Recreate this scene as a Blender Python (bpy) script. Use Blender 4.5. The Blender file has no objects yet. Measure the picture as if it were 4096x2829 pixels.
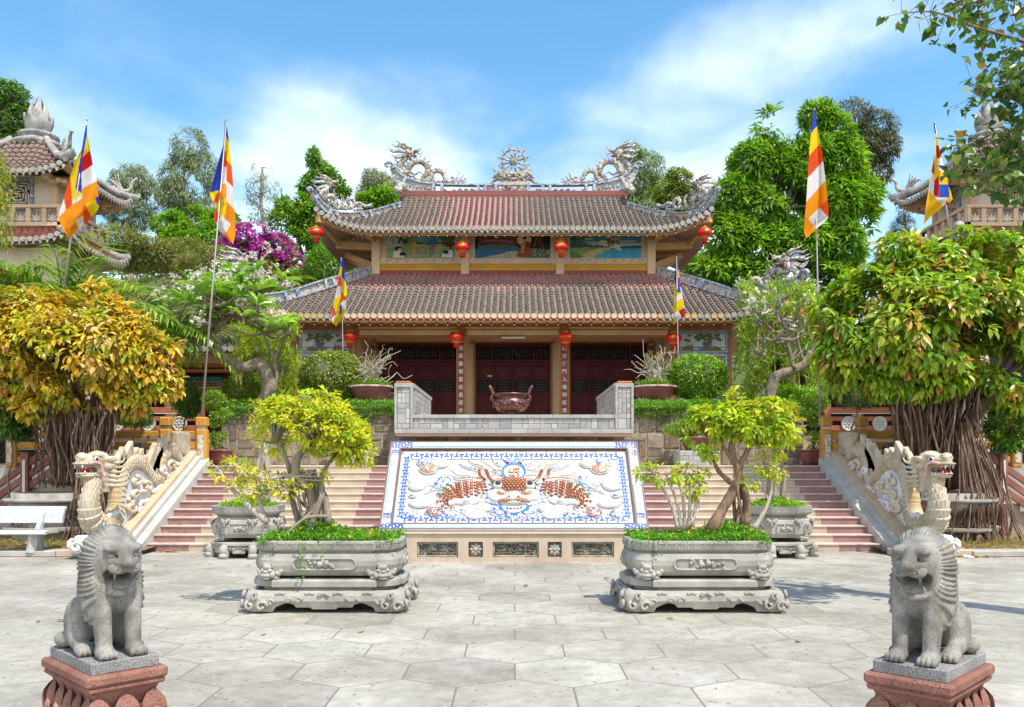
import bpy, math, random
import numpy as np
from mathutils import Vector, Matrix, Euler
random.seed(7); RNG = np.random.default_rng(11)
S = bpy.context.scene; COL = S.collection
PI = math.pi; R = math.radians
FD, CX, YH, EH = 1936., 1160., 1043., 1.73
def P(x, y, Y): return Vector(((x-CX)*Y/FD, Y, EH+(YH-y)*Y/FD))
def PX(x, Y): return (x-CX)*Y/FD
def PZ(y, Y): return EH+(YH-y)*Y/FD

MATS = {}
def newmat(name):
 m = bpy.data.materials.new(name); m.use_nodes = True
 nt = m.node_tree; nt.nodes.clear()
 out = nt.nodes.new('ShaderNodeOutputMaterial'); b = nt.nodes.new('ShaderNodeBsdfPrincipled')
 nt.links.new(b.outputs[0], out.inputs[0]); MATS[name] = m
 return m, nt, b, out
def nd(nt, t, **kw):
 n = nt.nodes.new(t)
 for k, v in kw.items():
  if k in n.inputs.keys() if isinstance(k, str) else False: n.inputs[k].default_value = v
  else: setattr(n, k, v)
 return n
def rgba(c): return (c[0], c[1], c[2], 1)
def noise(nt, scale, detail=5, rough=.6, vec=None, dist=0):
 n = nt.nodes.new('ShaderNodeTexNoise'); n.inputs['Scale'].default_value = scale
 n.inputs['Detail'].default_value = detail; n.inputs['Roughness'].default_value = rough
 n.inputs['Distortion'].default_value = dist
 if vec is not None: nt.links.new(vec, n.inputs['Vector'])
 return n
def ramp(nt, src, a, b, ca=(0, 0, 0), cb=(1, 1, 1)):
 r = nt.nodes.new('ShaderNodeValToRGB'); e = r.color_ramp.elements
 e[0].position = a; e[1].position = b; e[0].color = rgba(ca); e[1].color = rgba(cb)
 nt.links.new(src, r.inputs[0]); return r
def mixc(nt, fac, a, b, mode='MIX'):
 m = nt.nodes.new('ShaderNodeMix'); m.data_type = 'RGBA'; m.blend_type = mode
 for v, i in ((fac, 0), (a, 6), (b, 7)):
  if isinstance(v, (int, float)): m.inputs[i].default_value = v
  elif isinstance(v, tuple): m.inputs[i].default_value = rgba(v)
  else: nt.links.new(v, m.inputs[i])
 return m.outputs[2]
def bump(nt, b, height, strength=.4, dist=.02):
 n = nt.nodes.new('ShaderNodeBump'); n.inputs['Strength'].default_value = strength
 n.inputs['Distance'].default_value = dist; nt.links.new(height, n.inputs['Height'])
 nt.links.new(n.outputs[0], b.inputs['Normal']); return n
def mat(name, c, c2=None, scale=3., lo=.42, hi=.62, rough=.75, bs=0, bscale=30, spec=.35, metal=0,
  c3=None, s3=40, lo3=.5, hi3=.7, detail=6, stretch=None, coat=0):
 """base colour with a second colour in noise patches, a third in fine speckle and a noise bump"""
 if name in MATS: return MATS[name]
 m, nt, b, out = newmat(name)
 tc = nt.nodes.new('ShaderNodeTexCoord'); vec = tc.outputs['Object']
 if stretch:
  mp = nt.nodes.new('ShaderNodeMapping'); mp.inputs['Scale'].default_value = stretch
  nt.links.new(vec, mp.inputs[0]); vec = mp.outputs[0]
 col = c
 if c2 is not None:
  n = noise(nt, scale, detail, .62, vec); r = ramp(nt, n.outputs[0], lo, hi)
  col = mixc(nt, r.outputs[0], c, c2)
 if c3 is not None:
  n3 = noise(nt, s3, 3, .6, vec); r3 = ramp(nt, n3.outputs[0], lo3, hi3)
  col = mixc(nt, r3.outputs[0], col, c3)
 if isinstance(col, tuple): b.inputs['Base Color'].default_value = rgba(col)
 else: nt.links.new(col, b.inputs['Base Color'])
 b.inputs['Roughness'].default_value = rough; b.inputs['Metallic'].default_value = metal
 b.inputs['Specular IOR Level'].default_value = spec; b.inputs['Coat Weight'].default_value = coat
 if bs:
  n2 = noise(nt, bscale, 6, .65, vec); bump(nt, b, n2.outputs[0], bs, .02)
 return m
def leafmat(name, rough=.45, trans=.3, spec=.35, gain=(1.3, 1.35, .6)):
 if name in MATS: return MATS[name]
 m, nt, b, out = newmat(name)
 at = nt.nodes.new('ShaderNodeAttribute'); at.attribute_name = 'tint'
 nt.links.new(at.outputs['Color'], b.inputs['Base Color'])
 b.inputs['Roughness'].default_value = rough; b.inputs['Specular IOR Level'].default_value = spec
 if trans > 0:
  t = nt.nodes.new('ShaderNodeBsdfTranslucent')
  g = mixc(nt, 1.0, at.outputs['Color'], gain, 'MULTIPLY'); nt.links.new(g, t.inputs[0])
  mx = nt.nodes.new('ShaderNodeMixShader'); mx.inputs[0].default_value = trans
  nt.links.new(b.outputs[0], mx.inputs[1]); nt.links.new(t.outputs[0], mx.inputs[2])
  nt.links.new(mx.outputs[0], out.inputs[0])
 return m
def tintmat(name, rough=.7, spec=.3, bs=0, bscale=30, c2=None, scale=6, lo=.45, hi=.65):
 """surface coloured by the mesh's own 'tint' attribute (tiles, stones, pavers), with noise wear"""
 if name in MATS: return MATS[name]
 m, nt, b, out = newmat(name)
 tc = nt.nodes.new('ShaderNodeTexCoord')
 at = nt.nodes.new('ShaderNodeAttribute'); at.attribute_name = 'tint'; col = at.outputs['Color']
 if c2 is not None:
  n = noise(nt, scale, 6, .65, tc.outputs['Object']); r = ramp(nt, n.outputs[0], lo, hi)
  col = mixc(nt, r.outputs[0], col, c2)
 nt.links.new(col, b.inputs['Base Color'])
 b.inputs['Roughness'].default_value = rough; b.inputs['Specular IOR Level'].default_value = spec
 if bs:
  n2 = noise(nt, bscale, 6, .65, tc.outputs['Object']); bump(nt, b, n2.outputs[0], bs, .02)
 return m

def frames(path):
 p = np.asarray(path, float); n = len(p)
 t = np.gradient(p, axis=0); t /= np.linalg.norm(t, axis=1)[:, None]+1e-9
 u = np.zeros_like(p); a = np.array([0, 0, 1.]) if abs(t[0, 2]) < .9 else np.array([1., 0, 0])
 u0 = np.cross(t[0], a); u[0] = u0/np.linalg.norm(u0)
 for i in range(1, n):
  w = u[i-1]-t[i]*np.dot(u[i-1], t[i]); u[i] = w/(np.linalg.norm(w)+1e-9)
 return p, t, u, np.cross(t, u)
def spline(pts, n):
 """Catmull-Rom through pts (any dimension), n samples"""
 p = np.asarray(pts, float); k = len(p)
 q = np.vstack([2*p[0]-p[1], p, 2*p[-1]-p[-2]]); s = np.linspace(0, k-1-1e-6, n)
 i = s.astype(int); f = (s-i)[:, None]
 a, b, c, d = q[i], q[i+1], q[i+2], q[i+3]
 return .5*((2*b)+(-a+c)*f+(2*a-5*b+4*c-d)*f**2+(-a+3*b-3*c+d)*f**3)
class MB:
 def __init__(s): s.v = []; s.f = []; s.m = []; s.s = []; s.t = []
 def add(s, vs, fs, mi=0, smooth=False, tint=None):
  o = len(s.v); s.v.extend([(float(a[0]), float(a[1]), float(a[2])) for a in vs])
  for f in fs:
   s.f.append([i+o for i in f]); s.m.append(mi); s.s.append(smooth); s.t.append(tint or (.5, .5, .5))
  return s
 def box(s, c, d, mi=0, rot=0, tint=None, ax=None):
  x, y, z = d[0]/2, d[1]/2, d[2]/2; vs = [Vector((a*x, b*y, e*z)) for a in (-1, 1) for b in (-1, 1) for e in (-1, 1)]
  if ax is not None: vs = [ax @ v for v in vs]
  elif rot:
   m = Matrix.Rotation(rot, 3, 'Z'); vs = [m @ v for v in vs]
  c = Vector(c); vs = [v+c for v in vs]
  return s.add(vs, [(0, 1, 3, 2), (4, 6, 7, 5), (0, 4, 5, 1), (2, 3, 7, 6), (0, 2, 6, 4), (1, 5, 7, 3)], mi, False, tint)
 def bb(s, a, b, mi=0, tint=None):
  return s.box([(a[i]+b[i])/2 for i in range(3)], [abs(b[i]-a[i]) for i in range(3)], mi, 0, tint)
 def bev(s, a, b, e=.02, mi=0, tint=None):
  """box with chamfered edges"""
  lo = [min(a[i], b[i]) for i in range(3)]; hi = [max(a[i], b[i]) for i in range(3)]
  bm = bmesh_box(lo, hi, e); return s.add(bm[0], bm[1], mi, False, tint)
 def beam(s, a, b, w, h, mi=0, tint=None):
  a = Vector(a); b = Vector(b); d = b-a; L = d.length; q = d.to_track_quat('X', 'Z').to_matrix()
  return s.box((a+b)/2, (L, w, h), mi, 0, tint, q)
 def tube(s, path, r, seg=8, mi=0, cap=True, smooth=True, tint=None, flat=1.0):
  p, t, u, w = frames(path); n = len(p); r = np.broadcast_to(np.asarray(r, float), (n,))
  an = np.linspace(0, 2*PI, seg, endpoint=False)
  vs = (p[:, None]+r[:, None, None]*(np.cos(an)[None, :, None]*u[:, None]+flat*np.sin(an)[None, :, None]*w[:, None])).reshape(-1, 3)
  fs = [(i*seg+j, i*seg+(j+1) % seg, (i+1)*seg+(j+1) % seg, (i+1)*seg+j) for i in range(n-1) for j in range(seg)]
  if cap: fs += [tuple(range(seg))[::-1], tuple((n-1)*seg+j for j in range(seg))]
  return s.add(vs, fs, mi, smooth, tint)
 def lathe(s, prof, c=(0, 0, 0), seg=24, mi=0, smooth=True, sx=1, sy=1, power=None, tint=None):
  """prof: (radius, z) pairs; optional superellipse plan"""
  vs = []; n = len(prof)
  for r, z in prof:
   for j in range(seg):
    a = 2*PI*j/seg; ca, sa = math.cos(a), math.sin(a)
    if power:
     k = (abs(ca)**power+abs(sa)**power)**(-1/power); ca *= k; sa *= k
    vs.append((c[0]+r*sx*ca, c[1]+r*sy*sa, c[2]+z))
  fs = [(i*seg+j, i*seg+(j+1) % seg, (i+1)*seg+(j+1) % seg, (i+1)*seg+j) for i in range(n-1) for j in range(seg)]
  fs += [tuple(range(seg))[::-1], tuple((n-1)*seg+j for j in range(seg))]
  return s.add(vs, fs, mi, smooth, tint)
 def ell(s, c, r, mi=0, seg=12, rings=8, ax=None, tint=None):
  vs = []; c = Vector(c)
  for i in range(rings+1):
   th = PI*i/rings
   for j in range(seg):
    a = 2*PI*j/seg; v = Vector((r[0]*math.sin(th)*math.cos(a), r[1]*math.sin(th)*math.sin(a), r[2]*math.cos(th)))
    vs.append(c+(ax @ v if ax is not None else v))
  fs = [(i*seg+j, (i+1)*seg+j, (i+1)*seg+(j+1) % seg, i*seg+(j+1) % seg) for i in range(rings) for j in range(seg)]
  return s.add(vs, fs, mi, True, tint)
 def poly(s, pts, mi=0, th=0, nrm=None, tint=None):
  """flat polygon, extruded by th along nrm (front face first)"""
  n = len(pts); p = [Vector(q) for q in pts]
  if not th: return s.add(p, [tuple(range(n))], mi, False, tint)
  d = Vector(nrm)*th
  return s.add([q+d for q in p]+p, [tuple(range(n)), tuple(range(2*n-1, n-1, -1))]+[(i, n+i, n+(i+1) % n, (i+1) % n) for i in range(n)], mi, False, tint)
 def grid(s, g, mi=0, smooth=True, tint=None):
  g = np.asarray(g); a, b = g.shape[:2]
  return s.add(g.reshape(-1, 3), [(i*b+j, (i+1)*b+j, (i+1)*b+j+1, i*b+j+1) for i in range(a-1) for j in range(b-1)], mi, smooth, tint)
 def ext(s, o, M3=None, off=(0, 0, 0), mi=0):
  vs = [Vector(v) for v in o.v]
  if M3 is not None: vs = [M3 @ v for v in vs]
  k = len(s.v); s.v.extend([tuple(v+Vector(off)) for v in vs]); s.f.extend([[i+k for i in f] for f in o.f])
  s.m.extend([m+mi for m in o.m]); s.s.extend(o.s); s.t.extend(o.t); return s
 def mesh(s, name, mats, off=None):
  me = bpy.data.meshes.new(name)
  v = np.array(s.v, float).reshape(-1, 3)
  if off is not None: v = v-np.array(off)
  me.from_pydata(v.tolist(), [], s.f)
  for m in (mats if isinstance(mats, (list, tuple)) else [mats]): me.materials.append(m)
  me.polygons.foreach_set('material_index', np.array(s.m, dtype=np.int32))
  me.polygons.foreach_set('use_smooth', np.array(s.s, dtype=bool))
  if any(t != (.5, .5, .5) for t in s.t):
   a = me.attributes.new('tint', 'FLOAT_COLOR', 'FACE')
   a.data.foreach_set('color', np.array([(t[0], t[1], t[2], 1) for t in s.t], dtype=np.float32).ravel())
  me.update(); return me
 def build(s, name, mats, parent=None, origin=None, local=False):
  """link as ONE object; world-coordinate meshes are moved into the parent's frame"""
  if parent is not None and not local: off = wloc(parent)
  elif origin is not None: off = origin
  else: off = None
  return link(name, s.mesh(name, mats, off), parent, origin if parent is None else None)
def bmesh_box(lo, hi, e):
 vs = []; idx = {}
 for ix in (0, 1):
  for iy in (0, 1):
   for iz in (0, 1):
    c = [(lo, hi)[k][d] for d, k in enumerate((ix, iy, iz))]
    for d in range(3):
     q = list(c)
     for o in range(3):
      if o != d: q[o] += e*(1 if (ix, iy, iz)[o] == 0 else -1)
     idx[(ix, iy, iz, d)] = len(vs); vs.append(q)
 fs = []
 I = lambda k, d: idx[(*k, d)]
 for d in range(3):
  o = [i for i in range(3) if i != d]
  for side in (0, 1):
   ks = []
   for a, b in ((0, 0), (1, 0), (1, 1), (0, 1)):
    k = [0]*3; k[d] = side; k[o[0]] = a; k[o[1]] = b; ks.append(I(k, d))
   fs.append(ks)
  for a in (0, 1):
   for b in (0, 1):
    k0 = [0]*3; k0[d] = 0; k0[o[0]] = a; k0[o[1]] = b; k1 = list(k0); k1[d] = 1
    fs.append([I(k0, o[0]), I(k1, o[0]), I(k1, o[1]), I(k0, o[1])])
 for k in [(a, b, c) for a in (0, 1) for b in (0, 1) for c in (0, 1)]: fs.append([I(k, 0), I(k, 1), I(k, 2)])
 return vs, fs
def wloc(o):
 v = Vector(o.location)
 while o.parent: o = o.parent; v = v+o.location
 return v
def link(name, me, parent=None, loc=None):
 o = bpy.data.objects.new(name, me); COL.objects.link(o)
 if parent is not None: o.parent = parent
 if loc is not None: o.location = loc
 return o
def tag(o, label=None, cat=None, group=None, kind=None):
 for k, v in (('label', label), ('category', cat), ('group', group), ('kind', kind)):
  if v: o[k] = v
 return o
def thing(name, label, cat, loc=(0, 0, 0), group=None, rz=0):
 o = bpy.data.objects.new(name, None); COL.objects.link(o); o.location = loc; o.rotation_euler = (0, 0, rz)
 o.empty_display_size = .2
 return tag(o, label, cat, group)
def copy_tree(o, parent=None):
 c = o.copy(); COL.objects.link(c)
 if parent is not None: c.parent = parent
 for ch in list(o.children): copy_tree(ch, c)
 return c
def npmesh(name, v, f, m, tint=None, smooth=False):
 """mesh from numpy: v (N,3), f (M,k)"""
 me = bpy.data.meshes.new(name); v = np.ascontiguousarray(v, np.float32); f = np.ascontiguousarray(f, np.int32)
 me.vertices.add(len(v)); me.vertices.foreach_set('co', v.ravel())
 k = f.shape[1]; me.loops.add(f.size); me.loops.foreach_set('vertex_index', f.ravel())
 me.polygons.add(len(f)); me.polygons.foreach_set('loop_start', np.arange(0, f.size, k, dtype=np.int32))
 me.polygons.foreach_set('use_smooth', np.full(len(f), smooth, dtype=bool))
 me.update(calc_edges=True)
 if m is not None: me.materials.append(m)
 if tint is not None:
  a = me.attributes.new('tint', 'FLOAT_COLOR', 'FACE')
  c = np.ones((len(f), 4), np.float32); c[:, :3] = tint; a.data.foreach_set('color', c.ravel())
 return me
def text_mesh(body, size, depth=.004, bold=0):
 c = bpy.data.curves.new('lettering', 'FONT'); c.body = body; c.size = size; c.extrude = depth; c.align_x = 'CENTER'; c.align_y = 'CENTER'
 c.offset = bold; c.resolution_u = 3
 o = bpy.data.objects.new('lettering', c); COL.objects.link(o)
 dg = bpy.context.evaluated_depsgraph_get(); dg.update()
 me = bpy.data.meshes.new_from_object(o.evaluated_get(dg))
 bpy.data.objects.remove(o); bpy.data.curves.remove(c)
 b = MB(); b.add([v.co[:] for v in me.vertices], [tuple(p.vertices) for p in me.polygons]); bpy.data.meshes.remove(me)
 return b
UPR = Matrix(((1, 0, 0), (0, 0, -1), (0, 1, 0)))     # lettering drawn in xy stands up facing -Y

def sdgrid(lo, hi, h):
 ax = [np.arange(lo[i], hi[i]+h, h) for i in range(3)]
 return np.stack(np.meshgrid(*ax, indexing='ij'), -1)
def sm_min(a, b, k):
 h = np.clip(.5+.5*(b-a)/k, 0, 1); return b*(1-h)+a*h-k*h*(1-h)
def sm_max(a, b, k): return -sm_min(-a, -b, k)
def d_ell(p, c, r, rot=None):
 q = p-np.array(c)
 if rot is not None: q = q @ np.array(rot.to_matrix() if isinstance(rot, Euler) else rot)
 r = np.array(r, float); k0 = np.linalg.norm(q/r, axis=-1); k1 = np.linalg.norm(q/(r*r), axis=-1)
 return k0*(k0-1)/(k1+1e-9)
def d_cap(p, a, b, ra, rb):
 a = np.array(a, float); b = np.array(b, float); ba = b-a
 t = np.clip(((p-a) @ ba)/(ba @ ba), 0, 1); return np.linalg.norm(p-a-t[..., None]*ba, axis=-1)-(ra+(rb-ra)*t)
def surfnet(Fv, lo, h):
 s = Fv < 0; n = np.array(Fv.shape); cnt = np.zeros(n-1, np.int16); pos = np.zeros((*(n-1), 3)); num = np.zeros(n-1)
 def sl(o): return tuple(slice(o[i], n[i]-1+o[i]) for i in range(3))
 offs = [(a, b, c) for a in (0, 1) for b in (0, 1) for c in (0, 1)]
 for o in offs: cnt += s[sl(o)]
 for o in offs:
  for d in range(3):
   if o[d]: continue
   o2 = list(o); o2[d] = 1; f0 = Fv[sl(o)]; f1 = Fv[sl(o2)]; cr = (f0 < 0) != (f1 < 0)
   t = np.where(cr, f0/np.where(cr, f0-f1, 1), 0)
   for e in range(3): pos[..., e] += np.where(cr, o[e]+(t if e == d else 0), 0)
   num += cr
 act = (cnt > 0) & (cnt < 8); idx = -np.ones(n-1, int); idx[act] = np.arange(act.sum())
 ijk = np.stack(np.nonzero(act), -1); v = np.array(lo)+h*(ijk+pos[act]/num[act][:, None]); q = []
 for d in range(3):
  a, b = [(1, 2), (2, 0), (0, 1)][d]
  i0 = [slice(1, n[k]-1) for k in range(3)]; i0[d] = slice(0, n[d]-1); i1 = list(i0); i1[d] = slice(1, n[d])
  s0 = s[tuple(i0)]; s1 = s[tuple(i1)]; w = np.argwhere(s0 != s1)
  if not len(w): continue
  fl = s0[tuple(w.T)]; base = w.copy(); base[:, a] += 1; base[:, b] += 1
  c = []
  for da, db in ((-1, -1), (0, -1), (0, 0), (-1, 0)):
   z = base.copy(); z[:, a] += da; z[:, b] += db; c.append(idx[tuple(z.T)])
  c = np.stack(c, -1); c[~fl] = c[~fl][:, ::-1]; q.append(c)
 f = np.vstack(q); return v, f[(f >= 0).all(1)]

T_LEAF = (np.array([(0, 0, 0), (-.5, .42, .08), (0, .45, -.02), (.5, .42, .08), (0, 1, -.12)]),
    np.array([(0, 2, 1), (0, 3, 2), (1, 2, 4), (2, 3, 4)]))
T_OVAL = (np.array([(0, 0, 0), (0, .33, .0), (0, .7, -.04), (0, 1, -.16), (-.42, .28, .1), (-.4, .7, .05), (.42, .28, .1), (.4, .7, .05)]),
    np.array([(0, 1, 4), (4, 1, 2), (4, 2, 5), (5, 2, 3), (0, 6, 1), (6, 7, 2), (6, 2, 1), (7, 3, 2)]))
T_HEART = (np.array([(0, 0, 0), (0, .4, -.02), (0, 1.15, -.1), (-.42, -.08, .05), (-.5, .35, .07), (.42, -.08, .05), (.5, .35, .07)]),
     np.array([(0, 1, 3), (3, 1, 4), (4, 1, 2), (0, 5, 1), (5, 6, 1), (6, 2, 1)]))
T_BLADE = (np.array([(0, 0, 0), (-.5, .4, .1), (.5, .4, .1), (0, 1, -.15)]), np.array([(0, 2, 1), (1, 2, 3)]))
def unit(a): return a/(np.linalg.norm(a, axis=-1, keepdims=True)+1e-9)
def rdirs(n): return unit(RNG.normal(size=(n, 3)))
def place_leaves(pos, d, up, length, width, tmpl, tints):
 """leaf i: base pos, axis d, face normal close to up"""
 tv, tf = tmpl; n = len(pos); y = unit(d); x = unit(np.cross(y, up)); z = np.cross(x, y)
 L = np.broadcast_to(np.asarray(length, float), (n,)); W = np.broadcast_to(np.asarray(width, float), (n,))
 v = (pos[:, None]+(W[:, None]*tv[None, :, 0])[..., None]*x[:, None]+(L[:, None]*tv[None, :, 1])[..., None]*y[:, None]
   + (L[:, None]*tv[None, :, 2])[..., None]*z[:, None])
 f = tf[None]+(np.arange(n)*len(tv))[:, None, None]
 return v.reshape(-1, 3), f.reshape(-1, 3), np.repeat(tints, len(tf), axis=0)
def palette(n, cols, w=None, jit=.12):
 cols = np.array(cols, float); w = None if w is None else np.array(w)/sum(w)
 c = cols[RNG.choice(len(cols), n, p=w)]; return np.clip(c*(1+RNG.normal(0, jit, (n, 1)))*(1+RNG.normal(0, jit*.4, (n, 3))), .004, 1)
def lobe_points(lobes, n, shell=.55, gap=.0, gapscale=1.0):
 """points in a union of ellipsoids, denser near the surface; gap>0 cuts noisy holes"""
 ls = np.array([(*c, *r) for c, r in lobes], float); vol = (ls[:, 3]*ls[:, 4]*ls[:, 5])**(2/3.)
 out = []; dr = []; got = 0
 while got < n:
  m = n*2; k = RNG.choice(len(ls), m, p=vol/vol.sum()); u = rdirs(m)
  rr = (shell+(1-shell)*RNG.random(m)**.6)
  p = ls[k, :3]+u*rr[:, None]*ls[k, 3:]
  keep = np.ones(m, bool)
  for j in range(len(ls)):
   q = np.linalg.norm((p-ls[j, :3])/ls[j, 3:], axis=1); keep &= ~((q < shell*.8) & (k != j))
  if gap:
   g = gapscale
   nz = np.sin(p[:, 0]*2.1*g+1.3)*np.sin(p[:, 1]*1.7*g+.4)+np.sin(p[:, 2]*2.6*g+p[:, 0]*1.1*g)*.8+np.sin(p[:, 0]*4.3*g+p[:, 2]*3.9*g+2)*.5
   keep &= nz > (gap*2-1)*1.6
  p = p[keep]; out.append(p); dr.append(unit(u[keep]/ls[k[keep], 3:])); got += len(p)
 return np.vstack(out)[:n], np.vstack(dr)[:n]
def rosettes(pts, dirs, per, length, width, tmpl, cols, w=None, spread=1.0, droop=.4, upb=.3, jit=.12, perclump=True, rad=.02):
 """per leaves round each twig tip"""
 n = len(pts); ax = unit(dirs+np.array([0, 0, upb])); k = np.repeat(np.arange(n), per)
 a = unit(np.cross(ax, rdirs(n))); b = np.cross(ax, a)
 th = np.tile(np.arange(per)*2*PI/per, n)+np.repeat(RNG.random(n)*6, per)+RNG.normal(0, .3, n*per)
 side = np.cos(th)[:, None]*a[k]+np.sin(th)[:, None]*b[k]
 sp = spread*(.6+.8*RNG.random(n*per))[:, None]
 d = unit(ax[k]+side*sp+np.array([0, 0, -1.])*droop*(.5+RNG.random(n*per))[:, None]+RNG.normal(0, .15, (n*per, 3)))
 up = unit(np.array([0, 0, 1.])+ax[k]*.5+RNG.normal(0, .35, (n*per, 3)))
 pos = pts[k]+side*rad+RNG.normal(0, rad, (n*per, 3))
 L = length*(.7+.6*RNG.random(n*per)); 
 if perclump: t = palette(n, cols, w, jit)[k]*(1+RNG.normal(0, .1, (n*per, 1)))
 else: t = palette(n*per, cols, w, jit)
 return place_leaves(pos, d, up, L, L*width/length, tmpl, np.clip(t, .003, 1))
def leafobj(name, parts, m, parent=None, origin=None):
 v = np.vstack([p[0] for p in parts]); o = 0; fs = []; ts = []
 for p in parts: fs.append(p[1]+o); o += len(p[0]); ts.append(p[2])
 off = wloc(parent) if parent is not None else (origin if origin is not None else (0, 0, 0))
 me = npmesh(name, v-np.array(off), np.vstack(fs), m, np.vstack(ts))
 return link(name, me, parent, None if parent is not None else origin)
def limb(mb, a, b, r0, r1, wob=.1, n=8, seg=7, sag=0, mi=0):
 a = np.array(a, float); b = np.array(b, float); L = np.linalg.norm(b-a); t = np.linspace(0, 1, n)
 p = a+(b-a)*t[:, None]; k = RNG.normal(0, 1, (n, 3)); k[0] = 0; k[-1] = 0
 k = (k+np.roll(k, 1, 0)+np.roll(k, -1, 0))/3; k[0] = 0; k[-1] = 0
 p = p+k*wob*L; p[:, 2] += sag*L*np.sin(PI*t); mb.tube(p, r0+(r1-r0)*t, seg, mi); return p
cam = bpy.data.cameras.new('camera'); co = bpy.data.objects.new('camera', cam); COL.objects.link(co)
co.location = (0, 0, EH); co.rotation_euler = (R(90), 0, 0); cam.sensor_width = 36; cam.lens = FD/2311*36
cam.shift_x = -(CX-1155.5)/2311; cam.shift_y = (YH-798)/2311; cam.clip_end = 3000; cam.clip_start = .05
S.camera = co
S.view_settings.view_transform = 'Standard'; S.view_settings.look = 'None'; S.view_settings.exposure = .70; S.view_settings.gamma = 1
S.cycles.max_bounces = 6; S.cycles.transparent_max_bounces = 4; S.cycles.diffuse_bounces = 3; S.cycles.glossy_bounces = 2
S.cycles.caustics_reflective = False; S.cycles.caustics_refractive = False
SUN = Vector((.30, -.36, .88)).normalized()       # towards the sun: high, to the right and behind the camera
sl = bpy.data.lights.new('sun', 'SUN'); sl.energy = 3.5; sl.angle = R(.53); sl.color = (1, .935, .82)
so = bpy.data.objects.new('sun', sl); COL.objects.link(so); so.location = SUN*60
so.rotation_euler = (-SUN).to_track_quat('-Z', 'Y').to_euler()
wd = bpy.data.worlds.new('World'); S.world = wd; wd.use_nodes = True; nt = wd.node_tree; nt.nodes.clear()
wo = nt.nodes.new('ShaderNodeOutputWorld'); bg = nt.nodes.new('ShaderNodeBackground'); nt.links.new(bg.outputs[0], wo.inputs[0])
sky = nt.nodes.new('ShaderNodeTexSky'); sky.sky_type = 'NISHITA'; sky.sun_disc = False
sky.sun_elevation = math.asin(SUN.z); sky.sun_rotation = math.atan2(SUN.x, SUN.y)
sky.air_density = 1.0; sky.dust_density = .6; sky.ozone_density = 2.2
hsv = nt.nodes.new('ShaderNodeHueSaturation'); hsv.inputs['Hue'].default_value = .488; hsv.inputs['Saturation'].default_value = 1.2; hsv.inputs['Value'].default_value = 1.1
nt.links.new(sky.outputs[0], hsv.inputs['Color'])
tc = nt.nodes.new('ShaderNodeTexCoord'); sp = nt.nodes.new('ShaderNodeSeparateXYZ'); nt.links.new(tc.outputs['Generated'], sp.inputs[0])
def mth(op, a, b=None, clamp=False):
 n = nt.nodes.new('ShaderNodeMath'); n.operation = op; n.use_clamp = clamp
 for i, v in ((0, a), (1, b)):
  if v is None: continue
  if isinstance(v, (int, float)): n.inputs[i].default_value = v
  else: nt.links.new(v, n.inputs[i])
 return n.outputs[0]
zz = mth('MAXIMUM', sp.outputs[2], .03); zz = mth('ADD', zz, .12)
cv = nt.nodes.new('ShaderNodeCombineXYZ'); nt.links.new(mth('DIVIDE', sp.outputs[0], zz), cv.inputs[0]); nt.links.new(mth('DIVIDE', sp.outputs[1], zz), cv.inputs[1])
mp = nt.nodes.new('ShaderNodeMapping'); mp.inputs['Location'].default_value = (3.4, 1.2, 0); mp.inputs['Scale'].default_value = (1.0, .75, 1)
nt.links.new(cv.outputs[0], mp.inputs[0])
n1 = noise(nt, 1.2, 6, .48, mp.outputs[0], .3); n2 = noise(nt, 3.6, 6, .5, mp.outputs[0], .4)
c1 = mth('ADD', mth('MULTIPLY', n1.outputs[0], .78), mth('MULTIPLY', n2.outputs[0], .22))
lowb = mth('MULTIPLY', mth('SUBTRACT', .455, sp.outputs[2]), 1.0)     # more cloud towards the horizon
c1 = mth('ADD', c1, lowb); c1 = mth('ADD', c1, mth('MULTIPLY', mth('MAXIMUM', mth('SUBTRACT', .25, sp.outputs[1]), 0), .5))   # unseen cloud added overhead and behind to whiten the ambient light
cr = ramp(nt, c1, .50, .84); cr.color_ramp.interpolation = 'EASE'
skc = mixc(nt, mth('MULTIPLY', cr.outputs[0], .93), hsv.outputs[0], (6.6, 6.9, 7.2))
nt.links.new(skc, bg.inputs[0]); bg.inputs[1].default_value = .15

M_stone = mat('planter_stone', (.50, .48, .43), (.30, .285, .25), 2.6, .45, .75, .85, .35, 60, c3=(.60, .58, .52), s3=14, lo3=.52, hi3=.7)
M_granite = mat('grey_granite', (.34, .325, .30), (.24, .225, .20), 5, .4, .65, .8, .5, 140, c3=(.10, .095, .09), s3=170, lo3=.56, hi3=.62)
M_conc = mat('kerb_concrete', (.42, .40, .36), (.28, .26, .23), 2.2, .4, .7, .9, .4, 40)
M_soil = mat('soil', (.20, .13, .08), (.30, .21, .13), 4, .4, .6, .95, .8, 25, c3=(.11, .075, .045), s3=12)
M_beige = mat('beige_plaster', (.66, .49, .31), (.56, .41, .26), 1.3, .4, .7, .85, .15, 30)
M_brown = mat('ochre_brown_trim', (.36, .145, .042), (.29, .11, .035), 2.5, .4, .65, .6, .1, 30)
M_ochre = mat('ochre_paint', (.52, .27, .05), (.40, .19, .035), 3, .45, .65, .65, .25, 30, c3=(.30, .16, .06), s3=7, lo3=.6, hi3=.75)
M_white = mat('white_glazed_tile', (.55, .55, .54), (.46, .465, .455), 5, .45, .7, .25, .1, 50, spec=.5)
M_blue = mat('cobalt_tile', (.035, .10, .40), (.07, .16, .48), 8, .4, .6, .3, 0, spec=.5)
M_dark = mat('dark_void', (.008, .007, .007), rough=.8)
M_bark = mat('grey_bark', (.29, .25, .20), (.17, .14, .105), 9, .42, .62, .95, .9, 22, stretch=(1, 1, .35))
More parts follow.
